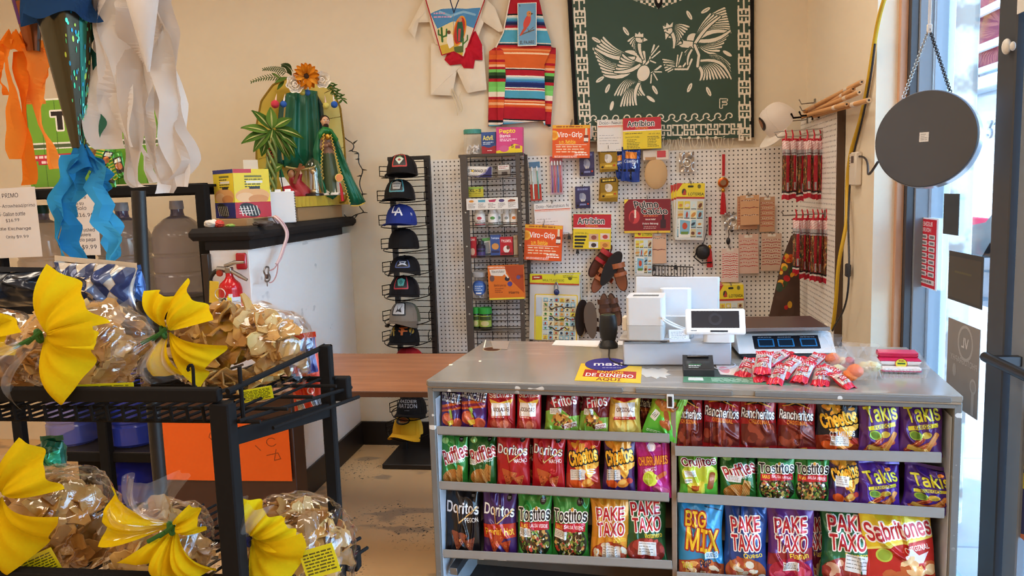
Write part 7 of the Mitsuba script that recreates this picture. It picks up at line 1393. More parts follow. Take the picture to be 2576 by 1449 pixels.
part(k, 'orange_panel', xf(grid(lambda u, v: fn(u * .30 + .05, v * .55 + .45) * np.array([1.02, 1.02, 1]), 14, 10), M), '#8a4a22', 'holo', True); part(k, 'purple_strip', xf(grid(lambda u, v: fn(u * .06 + .30, v * .7) * np.array([1.03, 1.03, 1]), 5, 12), M), '#5a2a7a', 'holo', True)
fr_ = grid(lambda u, v: np.stack([(.02 + .035 * v * (1 + .2 * np.sin(u * 50))) * np.cos(u * 6.283), (.02 + .03 * v) * np.sin(u * 6.283), .035 - v * .05 + .01 * np.sin(u * 37)], -1), 50, 6); part(k, 'tissue_ruffle', mv(fr_, onY(40, 112, PYN + .12)), '#e07a22', 'thin', 20)
for i, (pts, w) in enumerate([([(18, 100), (20, 170), (30, 240), (38, 330), (45, 400)], 43), ([(48, 130), (58, 220), (66, 330), (72, 400), (70, 465)], 43), ([(82, 120), (92, 200), (98, 290), (120, 360), (140, 425)], 55), ([(100, 100), (104, 150), (108, 230)], 37), ([(4, 120), (-4, 180), (16, 240)], 37), ([(66, 140), (80, 190), (76, 240), (88, 262)], 58)]): strip(k, 'streamer', pts, w, PYN + .10 + .012 * i, ['#f0923a', '#e8802a', '#f49c48'][i % 3], 4, 11 + i)
k, M, fn, s, L = cone('star_pinata', 'dark green holographic pinata cone with bright blue streamers at the upper left', 152, -110, 86, 205, 372, 16, PYN, '#4d4936')
ra_ = random.Random(6); dots = []
for i in range(90):
    t, z = (1 - .62 * ra_.random() ** 1.7) * 100, ra_.uniform(24, 98); dots.append((E_(t, z, ra_.uniform(.9, 2.6), ra_.uniform(.8, 1.9)), ra_.choice(['#4fd898', '#68e0b0', '#3aa0c0', '#c0e060', '#8af0e0'])))
printed(k, 'foil_dots', [(P_((74, 20), (90, 20), (90, 100), (78, 100)), '#2f7a66')] + dots, lambda p: (fn(.30 - p[:, 0] / 100 * .3, p[:, 1] / 100) @ M[:3, :3].T) + M[:3, 3], 'holo', step=5, off0=.002)
g = grid(lambda u, v: np.stack([v * .014 * (1.2 + np.sin(u * 24)), 0 * u, u * L * .62], -1), 40, 5); part(k, 'cellophane_fin', xf(thick(mv(g, (86 * s * .55, -.02, L * .34)), .001), M), '#2f6f66', 'holo', 20)
fr_ = grid(lambda u, v: np.stack([(.095 + .02 * v + .012 * np.sin(u * 40 + v * 5)) * np.cos(u * 6.283), (.095 + .02 * v) * np.sin(u * 6.283), -v * .10 + .012 * np.sin(u * 31)], -1), 60, 8); part(k, 'tissue_ruffle', mv(fr_, onY(156, -30, PYN)), '#2d4f80', 'thin', 20)
fr_ = grid(lambda u, v: np.stack([(.014 + .034 * v * (1 + .25 * np.sin(u * 30))) * np.cos(u * 6.283), (.014 + .034 * v) * np.sin(u * 6.283), .02 - v * .075 + .01 * np.sin(u * 23)], -1), 50, 8); part(k, 'tissue_ruffle', mv(fr_, onY(205, 384, PYN)), '#2c7cb8', 'thin', 20)
for i, (pts, w, zg) in enumerate([([(178, 388), (160, 450), (142, 520), (150, 600), (140, 682)], 40, 5), ([(190, 400), (168, 480), (165, 560), (188, 620), (196, 676)], 46, 8), ([(222, 390), (244, 450), (250, 520), (272, 580), (280, 668)], 46, 8), ([(206, 395), (196, 440), (172, 520), (176, 590)], 52, 6), ([(230, 390), (258, 430), (256, 500)], 34, 5), ([(244, 430), (262, 520), (286, 600), (262, 672)], 40, 7)]): strip(k, 'streamer', pts, w, PYN - .03 + .012 * i, ['#3a9ad0', '#2f86c0', '#45a6d8'][i % 3], zg * 2, 31 + i)
k = thing('star_pinata', 'bundle of long white crepe streamers hanging at the upper left', 'pinata')
for i, (pts, w, zg) in enumerate([([(250, -40), (242, 60), (250, 200), (262, 340), (280, 375)], 89, 3), ([(290, -40), (284, 90), (302, 250), (330, 370)], 86, 3), ([(330, -40), (318, 120), (336, 300), (344, 470)], 62, 4), ([(360, -40), (352, 60), (356, 130), (372, 170)], 116, 2), ([(395, -40), (400, 90), (420, 200), (436, 320), (460, 470)], 67, 9), ([(420, -40), (430, 80), (446, 160), (432, 260), (456, 330), (446, 450)], 56, 10), ([(370, 150), (362, 250), (384, 360), (392, 410)], 45, 2), ([(366, 130), (372, 230), (368, 330), (405, 430), (410, 486)], 40, 4), ([(400, 60), (408, 200), (424, 290), (430, 400), (420, 486)], 62, 7), ([(300, 200), (318, 300), (322, 400), (340, 468), (356, 470)], 45, 4), ([(350, 240), (346, 330), (366, 400), (384, 460)], 35, 4)]): strip(k, 'streamer', pts, w, PYN + .02 + .01 * i, ['#d9d2cc', '#e6e2de', '#cfc6be'][i % 3], zg, 51 + i, n=32)
g = grid(lambda u, v: np.stack([(.055 * (1 - v) + .004) * np.cos(u * 6.283), (.055 * (1 - v) + .004) * np.sin(u * 6.283), -v * .28], -1), 30, 10); part(k, 'crepe_cone', mv(g, onY(352, -70, PYN - .04)), '#e2deda', 'thin', True)

# ------------------------------------------------------------------ foreground wire display with bags of pork rinds
FY, BYK = 1.34, 1.62
k = thing('wire_display', 'black steel wire display rack of pork rind bags in the left foreground', 'display rack'); DRK = '#0e0b0a'
RZ = float(onY(540, 975, FY)[2])
fp, bp = onY(566, 1100, FY), onY(826, 1000, BYK)
part(k, 'post', cbox(.038, .034, float(onY(562, 1012, FY)[2]), .003, (fp[0], FY, float(onY(562, 1012, FY)[2]) / 2)), DRK, 'matte')
ztop = float(onY(815, 868, BYK)[2]); part(k, 'post', cbox(.026, .024, ztop, .003, (bp[0], BYK, ztop / 2)), DRK, 'matte')
XL_ = fp[0] - 1.1
zR = float(onY(300, 985, FY)[2])
part(k, 'front_rail', cbox(1.1, .022, .026, .003, (fp[0] - .55, FY - .005, zR - .004)), DRK, 'matte')
dx = (bp[0] - fp[0])
def rp(t, x, z): return (fp[0] + dx * t + x, FY + (BYK - FY) * t, z)
SZ = zR - .035
for lvl, zz in enumerate((SZ, SZ - .35)):
    for i in range(34):
        x = -1.08 + i * .0325
        part(k, 'shelf_wire', tube([rp(0, x, zz + .008), rp(.01, x, zz - .022), rp(.05, x, zz - .024), rp(1.45 if x < -.1 else 1.0, x, zz - .004)], .0032, 6), DRK, 'matte')
    for t in (.05, .3, .55, .8, 1.0): part(k, 'shelf_rod', tube([rp(t, -1.1, zz - .026 + .02 * t), rp(t, .06 if t < 1 else .02, zz - .026 + .02 * t)], .0038, 6), DRK, 'matte')
    part(k, 'side_brace', bar(rp(.02, .004, zz - .055), rp(.98, .004, zz - .075), .012, .03), DRK, 'matte')
    part(k, 'side_rod', tube([rp(0, .03, zz - .02), rp(1.12, .03, zz - .035)], .004, 6), DRK, 'matte'); part(k, 'side_rod', tube([rp(.2, .05, zz - .05), rp(1.1, .05, zz - .055)], .004, 6), DRK, 'matte')
    part(k, 'end_box', mv(cbox(.045, .03, .052, .003), onY(855 if lvl == 0 else 880, 977 if lvl == 0 else 1404, BYK + .02)), DRK, 'matte')
zf, zb_ = float(onY(600, 985, FY)[2]), float(onY(815, 870, BYK)[2])
part(k, 'guard_rail', tube([(fp[0] + .012, FY, zf), (bp[0] - .01, BYK, zb_ - .005), (bp[0], BYK, zb_)], .006, 8), DRK, 'matte')
part(k, 'guard_rail', tube([rp(.04, -.02, SZ + .03), (float(onY(640, 957, BYK)[0]), BYK, float(onY(640, 957, BYK)[2])), (bp[0], BYK, float(onY(810, 957, BYK)[2]))], .004, 6), DRK, 'matte')
part(k, 'guard_upright', tube([rp(.12, .01, SZ - .03), rp(.12, .01, SZ + .075)], .004, 6), DRK, 'matte')
part(k, 'price_rail', cbox(1.1, .006, .03, .002, (fp[0] - .55, FY - .018, SZ - .35 + .012)), DRK, 'matte')
part(k, 'front_rail', cbox(1.1, .022, .026, .003, (fp[0] - .55, FY - .005, SZ - .35 + .016)), DRK, 'matte')
p = onY(488, 960, 1.36); part(k, 'hook', tube(spline([p + [.004, 0, -.01], p + [0, 0, .015], p + [-.004, 0, .032], p + [-.009, 0, .028], p + [-.008, 0, .02]], 14), .003, 6), DRK, 'matte')
# the black upright behind the bags
q0, q1 = onY(362, 760, 2.0), onY(348, 480, 2.0); solo('rack_post', 'round black steel post rising behind the checkered foil package', 'post', tube([q0 - [0, 0, .9], q0, q1], .0185, 14), '#14110f', 'satin')


scene['rind'] = _two({'type': 'principled', 'base_color': VC, 'roughness': 0.55, 'specular': 0.4})
RC = ['#ab8246', '#9c7036', '#b98f50', '#8c6028', '#b08648', '#c09c5e']
def rind_bag(label, tie, body, rx, ry, rz, lobes, frill, lab, Y, seed, tiecol='#2f5a24', nr=52):
    """tie, body: photo points; rx.. half sizes in metres; lobes: yellow flares (angle, spread, length) about the tie; frill the same for clear film."""
    k = thing('pork_rind_bag', label, 'snack bag'); r = random.Random(seed); nr_ = np.random.RandomState(seed)
    B, Tt = onY(*body, Y), onY(*tie, Y - .11)
    def shell(u, v):
        th, ph = u * 2 * np.pi, (v - .5) * np.pi
        x, y, z = np.cos(ph) * np.cos(th), np.cos(ph) * np.sin(th), np.sin(ph)
        q = np.stack([x * 1.6 + seed, y * 1.6, z * 1.6], -1); w = 1 + .30 * (meshkit.fbm(q * 1.3, 3, seed) - .5)
        crs = np.abs(meshkit.noise(q * 2.2, seed) - .5); w = w - .07 * np.exp(-(crs / .05) ** 2) + .05 * (meshkit.noise(q * 5.5, seed + 2) - .5)
        sx = np.sign(x) * np.abs(x) ** .8; sz = np.sign(z) * np.abs(z) ** .8
        return np.stack([B[0] + rx * sx * w, B[1] + ry * y * w, B[2] + rz * sz * w], -1)
    part(k, 'film', grid(shell, 64, 36), '#fff', 'film', True)
    g = grid(lambda u, v: shell(u, .12 + .76 * v) + 0, 40, 24)
    for i in range(nr):                            # pork rinds lie against the inside of the film
        th = r.uniform(0, 6.283); ph = r.uniform(-1.2, 1.3); d = np.array([math.cos(ph) * math.cos(th), math.cos(ph) * math.sin(th) if r.random() < .25 else -abs(math.cos(ph) * math.sin(th)), math.sin(ph)])
        f = r.uniform(.64, .84); c = B + d * [rx * f, ry * f, rz * f]
        a, b, cv, ph2 = r.uniform(.030, .056), r.uniform(.024, .044), r.uniform(.1, .45), r.uniform(0, 6)
        def chip(u, v): 
            an, rr = u * 6.2832, v * (1 + .22 * np.sin(3 * u * 6.2832 + ph2) + .12 * np.sin(7 * u * 6.2832))
            x, y = a * rr * np.cos(an), b * rr * np.sin(an)
            return np.stack([x, y, cv * (x * x / a - y * y / b * .6) + .010 * (meshkit.noise(np.stack([x * 40 + i, y * 40, x * 0], -1)) - .5) + .006 * np.sin(x * 120 + ph2) * v], -1)
        m = thick(grid(chip, 26, 6), .0035); n = d + np.array([r.uniform(-.3, .3), r.uniform(-.3, .1), r.uniform(-.3, .3)])
        part(k, 'rind', xf(m, frame(c, np.cross(n, [r.random(), r.random(), r.random() + .2]), ez=n)), r.choice(RC), 'rind', 50)
    def fan_(u, v, an, sp, L, seedf, fold, curl):
        th = an + (u - .5) * sp; pl = fold * np.sin(u * 9.42 + seedf) * v + fold * .6 * np.sin(u * 21 + seedf * 2) * v * (1 - .5 * v)
        rr = L * v * np.minimum(1.14, .94 / np.maximum(np.cos(th - an), .6)) * (1 + .04 * np.sin(u * 5 + seedf))
        return np.stack([Tt[0] + rr * np.cos(th), Tt[1] - .01 - pl - curl * np.sin(v * 2.6), Tt[2] + rr * np.sin(th)], -1)
    for j, (an, sp, L, fold) in enumerate(lobes): part(k, 'yellow_flare', grid(lambda u, v: fan_(u, .04 + .96 * v, math.radians(an), math.radians(sp), L, seed + j, fold, .05), 36, 14), ['#e2c318', '#d6b414'][j % 2], 'thinpoly', True)
    for j, (an, sp, L, fold) in enumerate(frill):
        part(k, 'clear_frill', grid(lambda u, v: fan_(u, .04 + .96 * v, math.radians(an), math.radians(sp), L, seed + 7 + j, fold, .075), 40, 14), '#fff', 'haze' if j % 2 == 0 else 'film', True)
    tw = Tt + [0, -.03, 0]; part(k, 'twist_tie', cat(tube([tw + [-.018, -.01, -.012], tw + [0, -.012, 0], tw + [.012, -.008, .010]], .0045, 8), mv(trimesh.creation.torus(.011, .004, 18, 8), tw, ry=75, rz=20)), tiecol, 'cloth'); part(k, 'twist_end', tube([tw + [-.004, -.014, -.002], tw + [-.035, -.022, -.018]], .0042, 6), tiecol, 'cloth')
    if lab:
        x0, y0, x1, y1, rot, off = lab; M, w, h, s = box_at(x0, y0, x1, y1, Y - off, rot, 0, 10); part(k, 'label', xf(cbox(w, .0015, h, .0003), M), '#c9c21c', 'gloss')
        Mf = M.copy(); Mf[:3, 3] -= M[:3, 1] * .001; W, H = x1 - x0, h / s
        printed(k, 'label_print', [(LINES(W * .08, H * .15, W * .92, 7, H * .05, H * .11, seed, .9), '#4a4a14')], planar(Mf, s, W, H), 'gloss', off0=.0003)
rind_bag('pork rind bag cut off by the left edge on the top wire shelf', (-70, 860), (-60, 880), .15, .12, .085, [(40, 60, .13, .014), (10, 40, .12, .012)], [(200, 120, .10, .02)], None, 1.46, 3)
rind_bag('pork rind bag with a large yellow flare on the top wire shelf', (126, 838), (215, 870), .125, .12, .088, [(40, 62, .135, .016), (-32, 92, .118, .018), (4, 30, .125, .010)], [(228, 66, .125, .022), (205, 44, .11, .02)], (190, 965, 330, 1000, 0, .10), 1.47, 5)
rind_bag('clear pork rind bag with a wide clear frill, rightmost on the top wire shelf', (432, 830), (600, 880), .165, .085, .108, [(38, 50, .115, .016), (-34, 46, .13, .016), (82, 50, .085, .014), (-88, 60, .09, .014)], [(150, 95, .105, .03), (220, 80, .11, .03), (275, 70, .10, .024)], (610, 976, 684, 1008, 8, .12), 1.60, 8, nr=84)
rind_bag('pork rind bag at the left of the lower wire shelf with yellow lobes', (14, 1238), (150, 1320), .125, .12, .125, [(32, 50, .15, .014), (-50, 80, .14, .016)], [(100, 70, .09, .02)], (62, 1392, 142, 1449, 22, .125), 1.48, 11, nr=56)
rind_bag('pork rind bag with a crumpled clear frill in the middle of the lower wire shelf', (452, 1312), (410, 1400), .105, .11, .115, [(-118, 62, .105, .016), (-70, 50, .11, .018), (168, 52, .14, .014), (22, 50, .07, .012)], [(96, 74, .115, .026), (150, 60, .12, .026)], None, 1.47, 14)
rind_bag('pork rind bag at the right end of the lower wire shelf behind the black post', (640, 1342), (745, 1385), .125, .12, .118, [(58, 58, .085, .014), (-35, 96, .115, .018), (12, 40, .105, .012)], [(80, 60, .09, .02), (195, 70, .09, .024)], (762, 1376, 846, 1449, 14, .125), 1.54, 17, '#2a2f6a', nr=84)
# foil packages at the back of the top shelf
def pillow(name, label, x0, y0, x1, y1, Y, rot, art, base, d, seed, mat_seal=None):
    M, w, h, s = box_at(x0, y0, x1, y1, Y, rot); M = M.copy(); M[:3, 3] -= M[:3, 2] * h / 2; return make_bag(name, label, art, M, w, h, d, seed, base, back=mat_seal, step=7)
pillow('foil_package', 'crinkled dark navy foil package lying behind the yellow pork rind bags', -60, 684, 178, 768, 1.68, -2, [(L_(2, (10, 30), (90, 20)), '#20304a')], '#101c2c', .09, 301)
chk = []
for i in range(9):
    for j in range(6):
        cx_, cy_ = 6 + i * 11 + (j % 2) * 5.5, 8 + j * 22
        if (i + j) % 2 == 0 or j % 2: chk.append((P_((cx_, cy_ - 22), (cx_ + 5.5, cy_), (cx_, cy_ + 22), (cx_ - 5.5, cy_)), ['#26345e', '#5a6684', '#2e3c66'][(i * 2 + j) % 3]))
pillow('foil_package', 'blue and white checkered foil package beside the black post', 136, 664, 344, 768, 1.67, -6, chk, '#cbbfae', .09, 302)
pillow('foil_package', 'bright metallic blue foil end peeking out right of the checkered package', 322, 680, 364, 760, 1.70, 6, [(L_(4, (20, 10), (40, 120)), '#3f7ac0')], '#1d4a8a', .04, 303)
pillow('foil_package', 'shiny emerald foil wrapped sweet on the lower wire shelf', 108, 1108, 164, 1172, 1.58, 3, [(P_((10, 70), (96, 40), (92, 120), (8, 128)), '#2fae84')], '#0f5a44', .05, 304)
# red and navy bag standing at the back right
M, w, h, s = box_at(724, 852, 812, 1036, BYK + .07, 7)
M = M.copy(); M[:3, 3] -= M[:3, 2] * h / 2
make_bag('snack_bag', 'orange red and navy snack bag with a barcode at the right end of the display', [(R_(0, 0, 100, 30), '#28245c'), (R_(52, 24, 70, 60), '#d8d4d8'), (LINES(54, 28, 68, 6, 2, 5, 3), '#2a2448'), (R_(72, 30, 96, 62), '#2b2760'), (E_(66, 74, 10, 8), '#e8a890'), (E_(66, 74, 7, 5.5), '#d2391f'), (E_(72, 92, 9, 7), '#e8a890'), (E_(72, 92, 6, 4.5), '#d2391f'), (R_(66, 104, 94, 128), '#dfe0e4'), (unary_union([R_(68 + i * 2.6, 105, 69.4 + i * 2.6 + (i % 3) * .4, 125) for i in range(10)]), '#2a2c34'), (R_(16, 108, 40, 130), '#dfe0e4'), (unary_union([R_(18 + i * 2.4, 109, 19.2 + i * 2.4, 127) for i in range(9)]), '#2a2c34')], M, w, h, .05, 305, '#cc3a1e')
# ------------------------------------------------------------------ on the counter
def cframe(P, yaw=0, pitch=0):
    a = math.radians(yaw); ex = ce * math.cos(a) + cd * math.sin(a); return frame(P, ex, ez=(0, 0, 1)) @ trimesh.transformations.rotation_matrix(math.radians(pitch), [1, 0, 0])
def size_at(P, npx): return npx * float((np.asarray(P) - EYE) @ _fw) / F
WHT2, OFFW = '#e2e2e2', '#d6d4cf'
# cash drawer
A, B = T(1568, 921), T(1840, 921); dl = np.linalg.norm(B - A); dh = size_at(A, 62); MD = frame(A, B - A, ez=(0, 0, 1))
k = thing('cash_drawer', 'white metal cash drawer under the register on the counter', 'cash drawer')
part(k, 'body', xf(cbox(dl, .36, dh, .004, (dl / 2, .182, dh / 2 + .001)), MD), '#b4b6ba', 'satin'); part(k, 'front', xf(cbox(dl - .006, .006, dh - .012, .002, (dl / 2, -.002, dh / 2)), MD), '#bcbfc4', 'satin'); part(k, 'foot', xf(cat(cbox(.02, .02, .004, .001, (.04, .03, -.001))), MD), '#2a2a2c')
ZD = CT + dh + .002
# register stand, printer, screen
k = thing('register_stand', 'flat grey register platform lying on the white cash drawer', 'stand')
pq = [T(1557, 862, ZD), T(1690, 864, ZD)]; L = np.linalg.norm(pq[1] - pq[0]); MS = frame(pq[0], pq[1] - pq[0], ez=(0, 0, 1))
part(k, 'plate', xf(cbox(L, .24, .010, .004, (L / 2, .12, .012)), MS), '#aaa8a6', 'satin'); part(k, 'foot', xf(lathe([(0, 0), (.012, 0), (.012, .008), (0, .008)], 14), MS @ trimesh.transformations.translation_matrix([.03, .025, 0])), '#4a4a4c'); part(k, 'foot', xf(lathe([(0, 0), (.012, 0), (.012, .008), (0, .008)], 14), MS @ trimesh.transformations.translation_matrix([L - .03, .025, 0])), '#4a4a4c')
def rbox(w, d, h, r, c):
    g = sg.box(-w / 2 + r, -d / 2 + r, w / 2 - r, d / 2 - r).buffer(r, quad_segs=5); m = prism(g, h); m.apply_translation(c); return m
k = thing('receipt_printer', 'white rounded receipt printer on the grey register platform', 'printer'); w, h = size_at(pq[0], 90), size_at(pq[0], 104)
PB_ = frame(T(1576, 855, ZD + .018), ce, ez=(0, 0, 1))
part(k, 'lower_body', xf(rbox(w, w * 1.1, h * .34, .012, (w / 2, w * .58, 0)), PB_), '#b4b2ac', 'satin'); part(k, 'upper_body', xf(rbox(w, w * 1.1, h * .66, .012, (w / 2, w * .58, h * .345)), PB_), '#cfcdc8', 'satin')
part(k, 'paper_slot', xf(cbox(w * .7, .03, .003, .001, (w / 2, w * .5, h * 1.007)), PB_), '#6a6864'); part(k, 'side_tab', xf(cbox(.018, .05, .05, .003, (-.012, w * .6, h * .32)), PB_), '#d9d4c8', 'satin')
k = thing('register_screen', 'large white register screen seen from its back', 'screen'); SY = T(1640, 862, ZD) + cd * .20
q = onP(1702, 737, SY, cn); w, h = size_at(q, 206), size_at(q, 82); MM = frame(q, ce * math.cos(-.06) + cd * math.sin(-.06), ez=(0, 0, 1)) @ trimesh.transformations.rotation_matrix(math.radians(-16), [1, 0, 0])
part(k, 'back', xf(cbox(w, .012, h, .004), MM), '#c4c8cc', 'satin'); part(k, 'rim', xf(cbox(w + .004, .006, h + .004, .002, (0, .008, 0)), MM), '#cfd2d6', 'satin'); part(k, 'glass', xf(cbox(w - .012, .003, h - .012, .001, (0, .012, 0)), MM), '#15161a', 'gloss')
n0 = onP(1700, 790, SY - cd * .05, cn); nw, nh = size_at(n0, 76), size_at(n0, 55)
part(k, 'arm', xf(rbox(nw, .05, nh + .03, .016, (0, 0, -.015)), frame(n0, ce, ez=(0, 0, 1))), '#dadde0', 'satin'); part(k, 'arm_base', xf(rbox(nw * 1.1, .14, float(n0[2]) - ZD - .002, .016, (0, .01, 0)), frame([n0[0], n0[1], ZD + .002], ce, ez=(0, 0, 1))), '#c9cac8', 'satin')
# customer tablet
k = thing('customer_display', 'small white customer tablet with a dark screen beside the printer', 'screen'); q = onP(1799, 809, T(1799, 862, ZD) + cd * .02, cn); w, h = size_at(q, 146), size_at(q, 62)
MM = frame(q, ce * math.cos(.05) + cd * math.sin(.05), ez=(0, 0, 1)) @ trimesh.transformations.rotation_matrix(math.radians(-32), [1, 0, 0]); h *= 1.12
part(k, 'case', xf(cbox(w, .012, h, .005), MM), '#e6e5e2', 'satin'); part(k, 'screen', xf(cbox(w * .80, .002, h * .66, .0006, (0, -.0065, h * .06)), MM), '#2b2b2f', 'gloss')
part(k, 'circle_graphic', xf(mv(trimesh.creation.annulus(.014, .024, .0012), (0, -.0078, h * .06), rx=90), MM), '#35353a', 'gloss'); part(k, 'card_slot', xf(cbox(w * .29, .003, .006, .001, (w * .06, -.0065, -h * .40)), MM), '#2c2c30')
part(k, 'mark', xf(cbox(w * .10, .002, .002, .0004, (-w * .36, -.0065, -h * .38)), MM), '#6a6a70')
part(k, 'foot', xf(rbox(w * .52, .09, float(q[2]) - ZD - .035, .02, (0, .02, 0)), frame([q[0] + .012, q[1], ZD + .001], ce, ez=(0, 0, 1))), '#dcdcda', 'satin')
k = thing('receipt_pad', 'small white printed receipt pad in a holder between printer and tablet', 'paper pad'); p = T(1708, 861, ZD); MM = frame(p, ce * .97 + cd * .2, ez=(0, 0, 1)) @ trimesh.transformations.rotation_matrix(math.radians(-12), [1, 0, 0])
w = size_at(p, 50); part(k, 'pad', xf(cbox(w, .02, w * .62, .001, (0, 0, w * .33)), MM), '#dfe0e2', 'satin'); printed(k, 'lettering', [(LINES(5, 6, 45, 5, 1.4, 4.2, 7), '#9aa2b0')], planar(MM @ trimesh.transformations.translation_matrix([0, -.0105, w * .33]), w / 50, 50, 31), 'matte', off0=.0004); part(k, 'holder', xf(cbox(w * 1.05, .035, w * .16, .002, (0, -.006, w * .08)), MM), '#c9ccd2', 'satin')
for i in range(2): solo('white_cable', ['white cable looping behind the receipt pad', 'second white cable behind the receipt pad'][i], 'cable', tube(spline([T(1668, 800 + 5 * i, ZD + .10), T(1690, 812 + 6 * i, ZD + .07), T(1712, 822 + 4 * i, ZD + .05), T(1735, 826 + 3 * i, ZD + .03)], 20), .0035, 8), '#dcdad6', 'satin')
# scanner, papers
k = thing('barcode_scanner', 'black rounded barcode scanner standing on the counter with a green light ring', 'scanner'); p = T(1531, 874); R0 = size_at(p, 22); zs = size_at(p, 84)
part(k, 'base', mv(lathe([(0, 0), (R0 * 1.06, 0), (R0 * 1.06, .012), (R0 * .7, .03), (R0 * .55, .04), (0, .04)], 28), p + [0, 0, .001]), '#161617', 'satin'); part(k, 'head', mv(lathe([(0, .024), (R0 * .72, .024), (R0 * .92, .045), (R0 * 1.04, zs * .6), (R0 * .92, zs * .92), (R0 * .8, zs * .985), (0, zs)], 32), p + [0, 0, .001], s=(1.02, .8, 1)), '#1c1c1e', 'satin', 50)
part(k, 'light_ring', mv(trimesh.creation.torus(R0 * .72, .0016, 30, 6), p + [0, 0, zs * .985], s=(1, .8, 1)), '#3f9a4a', 'gloss'); part(k, 'cable', tube(spline([p + [0, -.03, .01], T(1533, 900, CT + .004), T(1548, 912, CT + .004), T(1575, 919, CT + .004)], 18), .003, 8), '#141414', 'satin')
def flat(name, label, ctg, quad, art, base, W, H, z=.0012, mat='matte'):
    """A thin sheet on the counter, its corners given as photo points: tl, tr, br, bl."""
    a, b, c, d = [T(*q, CT + z) for q in quad]; k = thing(name, label, ctg)
    f = lambda p: ((1 - p[:, :1] / W) * (1 - p[:, 1:2] / H) * a + p[:, :1] / W * (1 - p[:, 1:2] / H) * b + p[:, :1] / W * p[:, 1:2] / H * c + (1 - p[:, :1] / W) * p[:, 1:2] / H * d)
    if isinstance(base, tuple): shp, base = base
    else: shp = sg.box(0, 0, W, H)
    v, fc = trimesh.creation.triangulate_polygon(shp, engine='earcut'); m = trimesh.Trimesh(f(np.asarray(v)[:, :2]), fc, process=False)
    if m.face_normals[:, 2].mean() < 0: m.invert()
    m = thick(m, .0008); part(k, 'sheet', m, base, mat, 30)
    if art: printed(k, 'print', art, f, mat, step=0, off0=.0006)
    return k
flat('paper_sheet', 'blank white paper strip lying at the back edge of the counter beside the scanner', 'paper', [(1398, 856), (1510, 857), (1503, 873), (1388, 868)], [], '#dcd8d0', 100, 30)
flat('paper_sheet', 'small white paper corner behind the black scanner', 'paper', [(1556, 858), (1568, 858), (1566, 868), (1552, 868)], [], '#d8d4cc', 100, 30)
flat('money_sticker', 'yellow and red ENVIOS DE DINERO AQUI sticker on the counter top', 'sticker', [(1462, 914), (1615, 922), (1612, 964), (1445, 957)], [(R_(20, 36, 184, 77), '#a8241e'), (TX('ENVIOS', 62, 39, 144, 53), '#e0bf3a'), (TX('DE DINERO', 28, 55, 176, 74), '#f0e4d4'), (TX('AQUI', 64, 79, 140, 97), '#8a4a1c')], '#e0b92c', 200, 100, .0010, 'satin')
a_ = flat('round_sticker', 'navy oval maxi sticker partly under the cash drawer', 'sticker', [(1474, 901), (1582, 901), (1582, 932), (1470, 932)], [(TX('maxi', 20, 36, 86, 64), '#e4e4ec'), (LINES(40, 76, 84, 1, 6, 8, 3, .9), '#8a88b4')], (E_(50, 50, 50, 50, q=12), '#2b2b80'), 100, 100, .0026, 'satin')
flat('paper_remnant', 'torn white paper remnant stuck on the counter beside the money sticker', 'paper', [(1600, 924), (1692, 926), (1688, 960), (1606, 950)], [], (unary_union([E_(rng.uniform(5, 95), rng.uniform(10, 90), rng.uniform(4, 16), rng.uniform(5, 14), q=2) for _ in range(26)]).union(L_(20, (10, 50), (80, 50))) if False else sg.Polygon([(0, 20), (14, 6), (30, 16), (44, 4), (60, 14), (76, 2), (90, 20), (84, 36), (98, 50), (82, 62), (88, 80), (66, 74), (56, 92), (40, 78), (24, 88), (16, 70), (2, 60), (12, 40)]), '#bdbab0'), 100, 100, .0008)
flat('counter_poster', 'green and dark poster with a food picture under the card reader on the counter', 'poster', [(1722, 926), (1930, 926), (1990, 969), (1718, 961)], [(R_(0, 0, 100, 62), '#2e3a34'), (P_((64, 0), (100, 0), (100, 62), (60, 60)), '#b9a08c'), (E_(86, 20, 12, 16), '#7a8a4a'), (E_(80, 44, 14, 14), '#d9c0b4'), (R_(5, 68, 20, 88), '#c9cfc6'), (LINES(28, 70, 80, 4, 3, 6, 2, .8), '#9ab8a4')], '#4f7f62', 100, 100, .0009, 'satin')
flat('paper_sheet', 'pink and white coupon under the edge of the red candy packs', 'paper', [(1800, 918), (1856, 920), (1866, 945), (1812, 942)], [(E_(30, 50, 24, 34), '#c98a90')], '#d0c4bc', 100, 100, .0022)
k = thing('card_reader', 'black card reader with a small green and white screen on the counter', 'card reader'); p = T(1758, 948); MM = frame(p, ce, ez=(0, 0, 1)) @ trimesh.transformations.rotation_matrix(math.radians(4), [0, 0, 1]); w = size_at(p, 76)
part(k, 'body', xf(mv(prism([(0, 0), (.10, 0), (.095, .055), (.0, .022)], w), (-w / 2, 0, .001), rx=90, rz=90), MM), '#1d1d1f', 'satin'); MF = MM @ frame((0, 0, .0), (1, 0, 0), ez=(0, -.28, .95))
part(k, 'slot', xf(cbox(w * .72, .02, .006, .002, (0, .082, .054)), MM), '#0e0e10', 'gloss')
sl = lambda p_: (np.c_[(p_[:, 0] - 50) / 100 * w, .004 + (1 - p_[:, 1] / 100) * .075, .0245 + (1 - p_[:, 1] / 100) * .075 * .347] @ MM[:3, :3].T) + MM[:3, 3]
printed(k, 'screen', [(R_(8, 30, 92, 92), '#2c2f30'), (R_(18, 56, 60, 62), '#2e6a44'), (LINES(18, 66, 56, 1, 6, 8, 5, .95), '#d8dcd8'), (LINES(18, 80, 50, 1, 5, 6, 2, .9), '#b0b4b0')], sl, 'gloss', off0=.0006)
part(k, 'cable', tube(spline([T(1795, 924, CT + .004), T(1815, 929, CT + .004), T(1835, 926, CT + .004), T(1845, 915, CT + .004)], 16), .0025, 6), '#c9c9c9', 'satin')
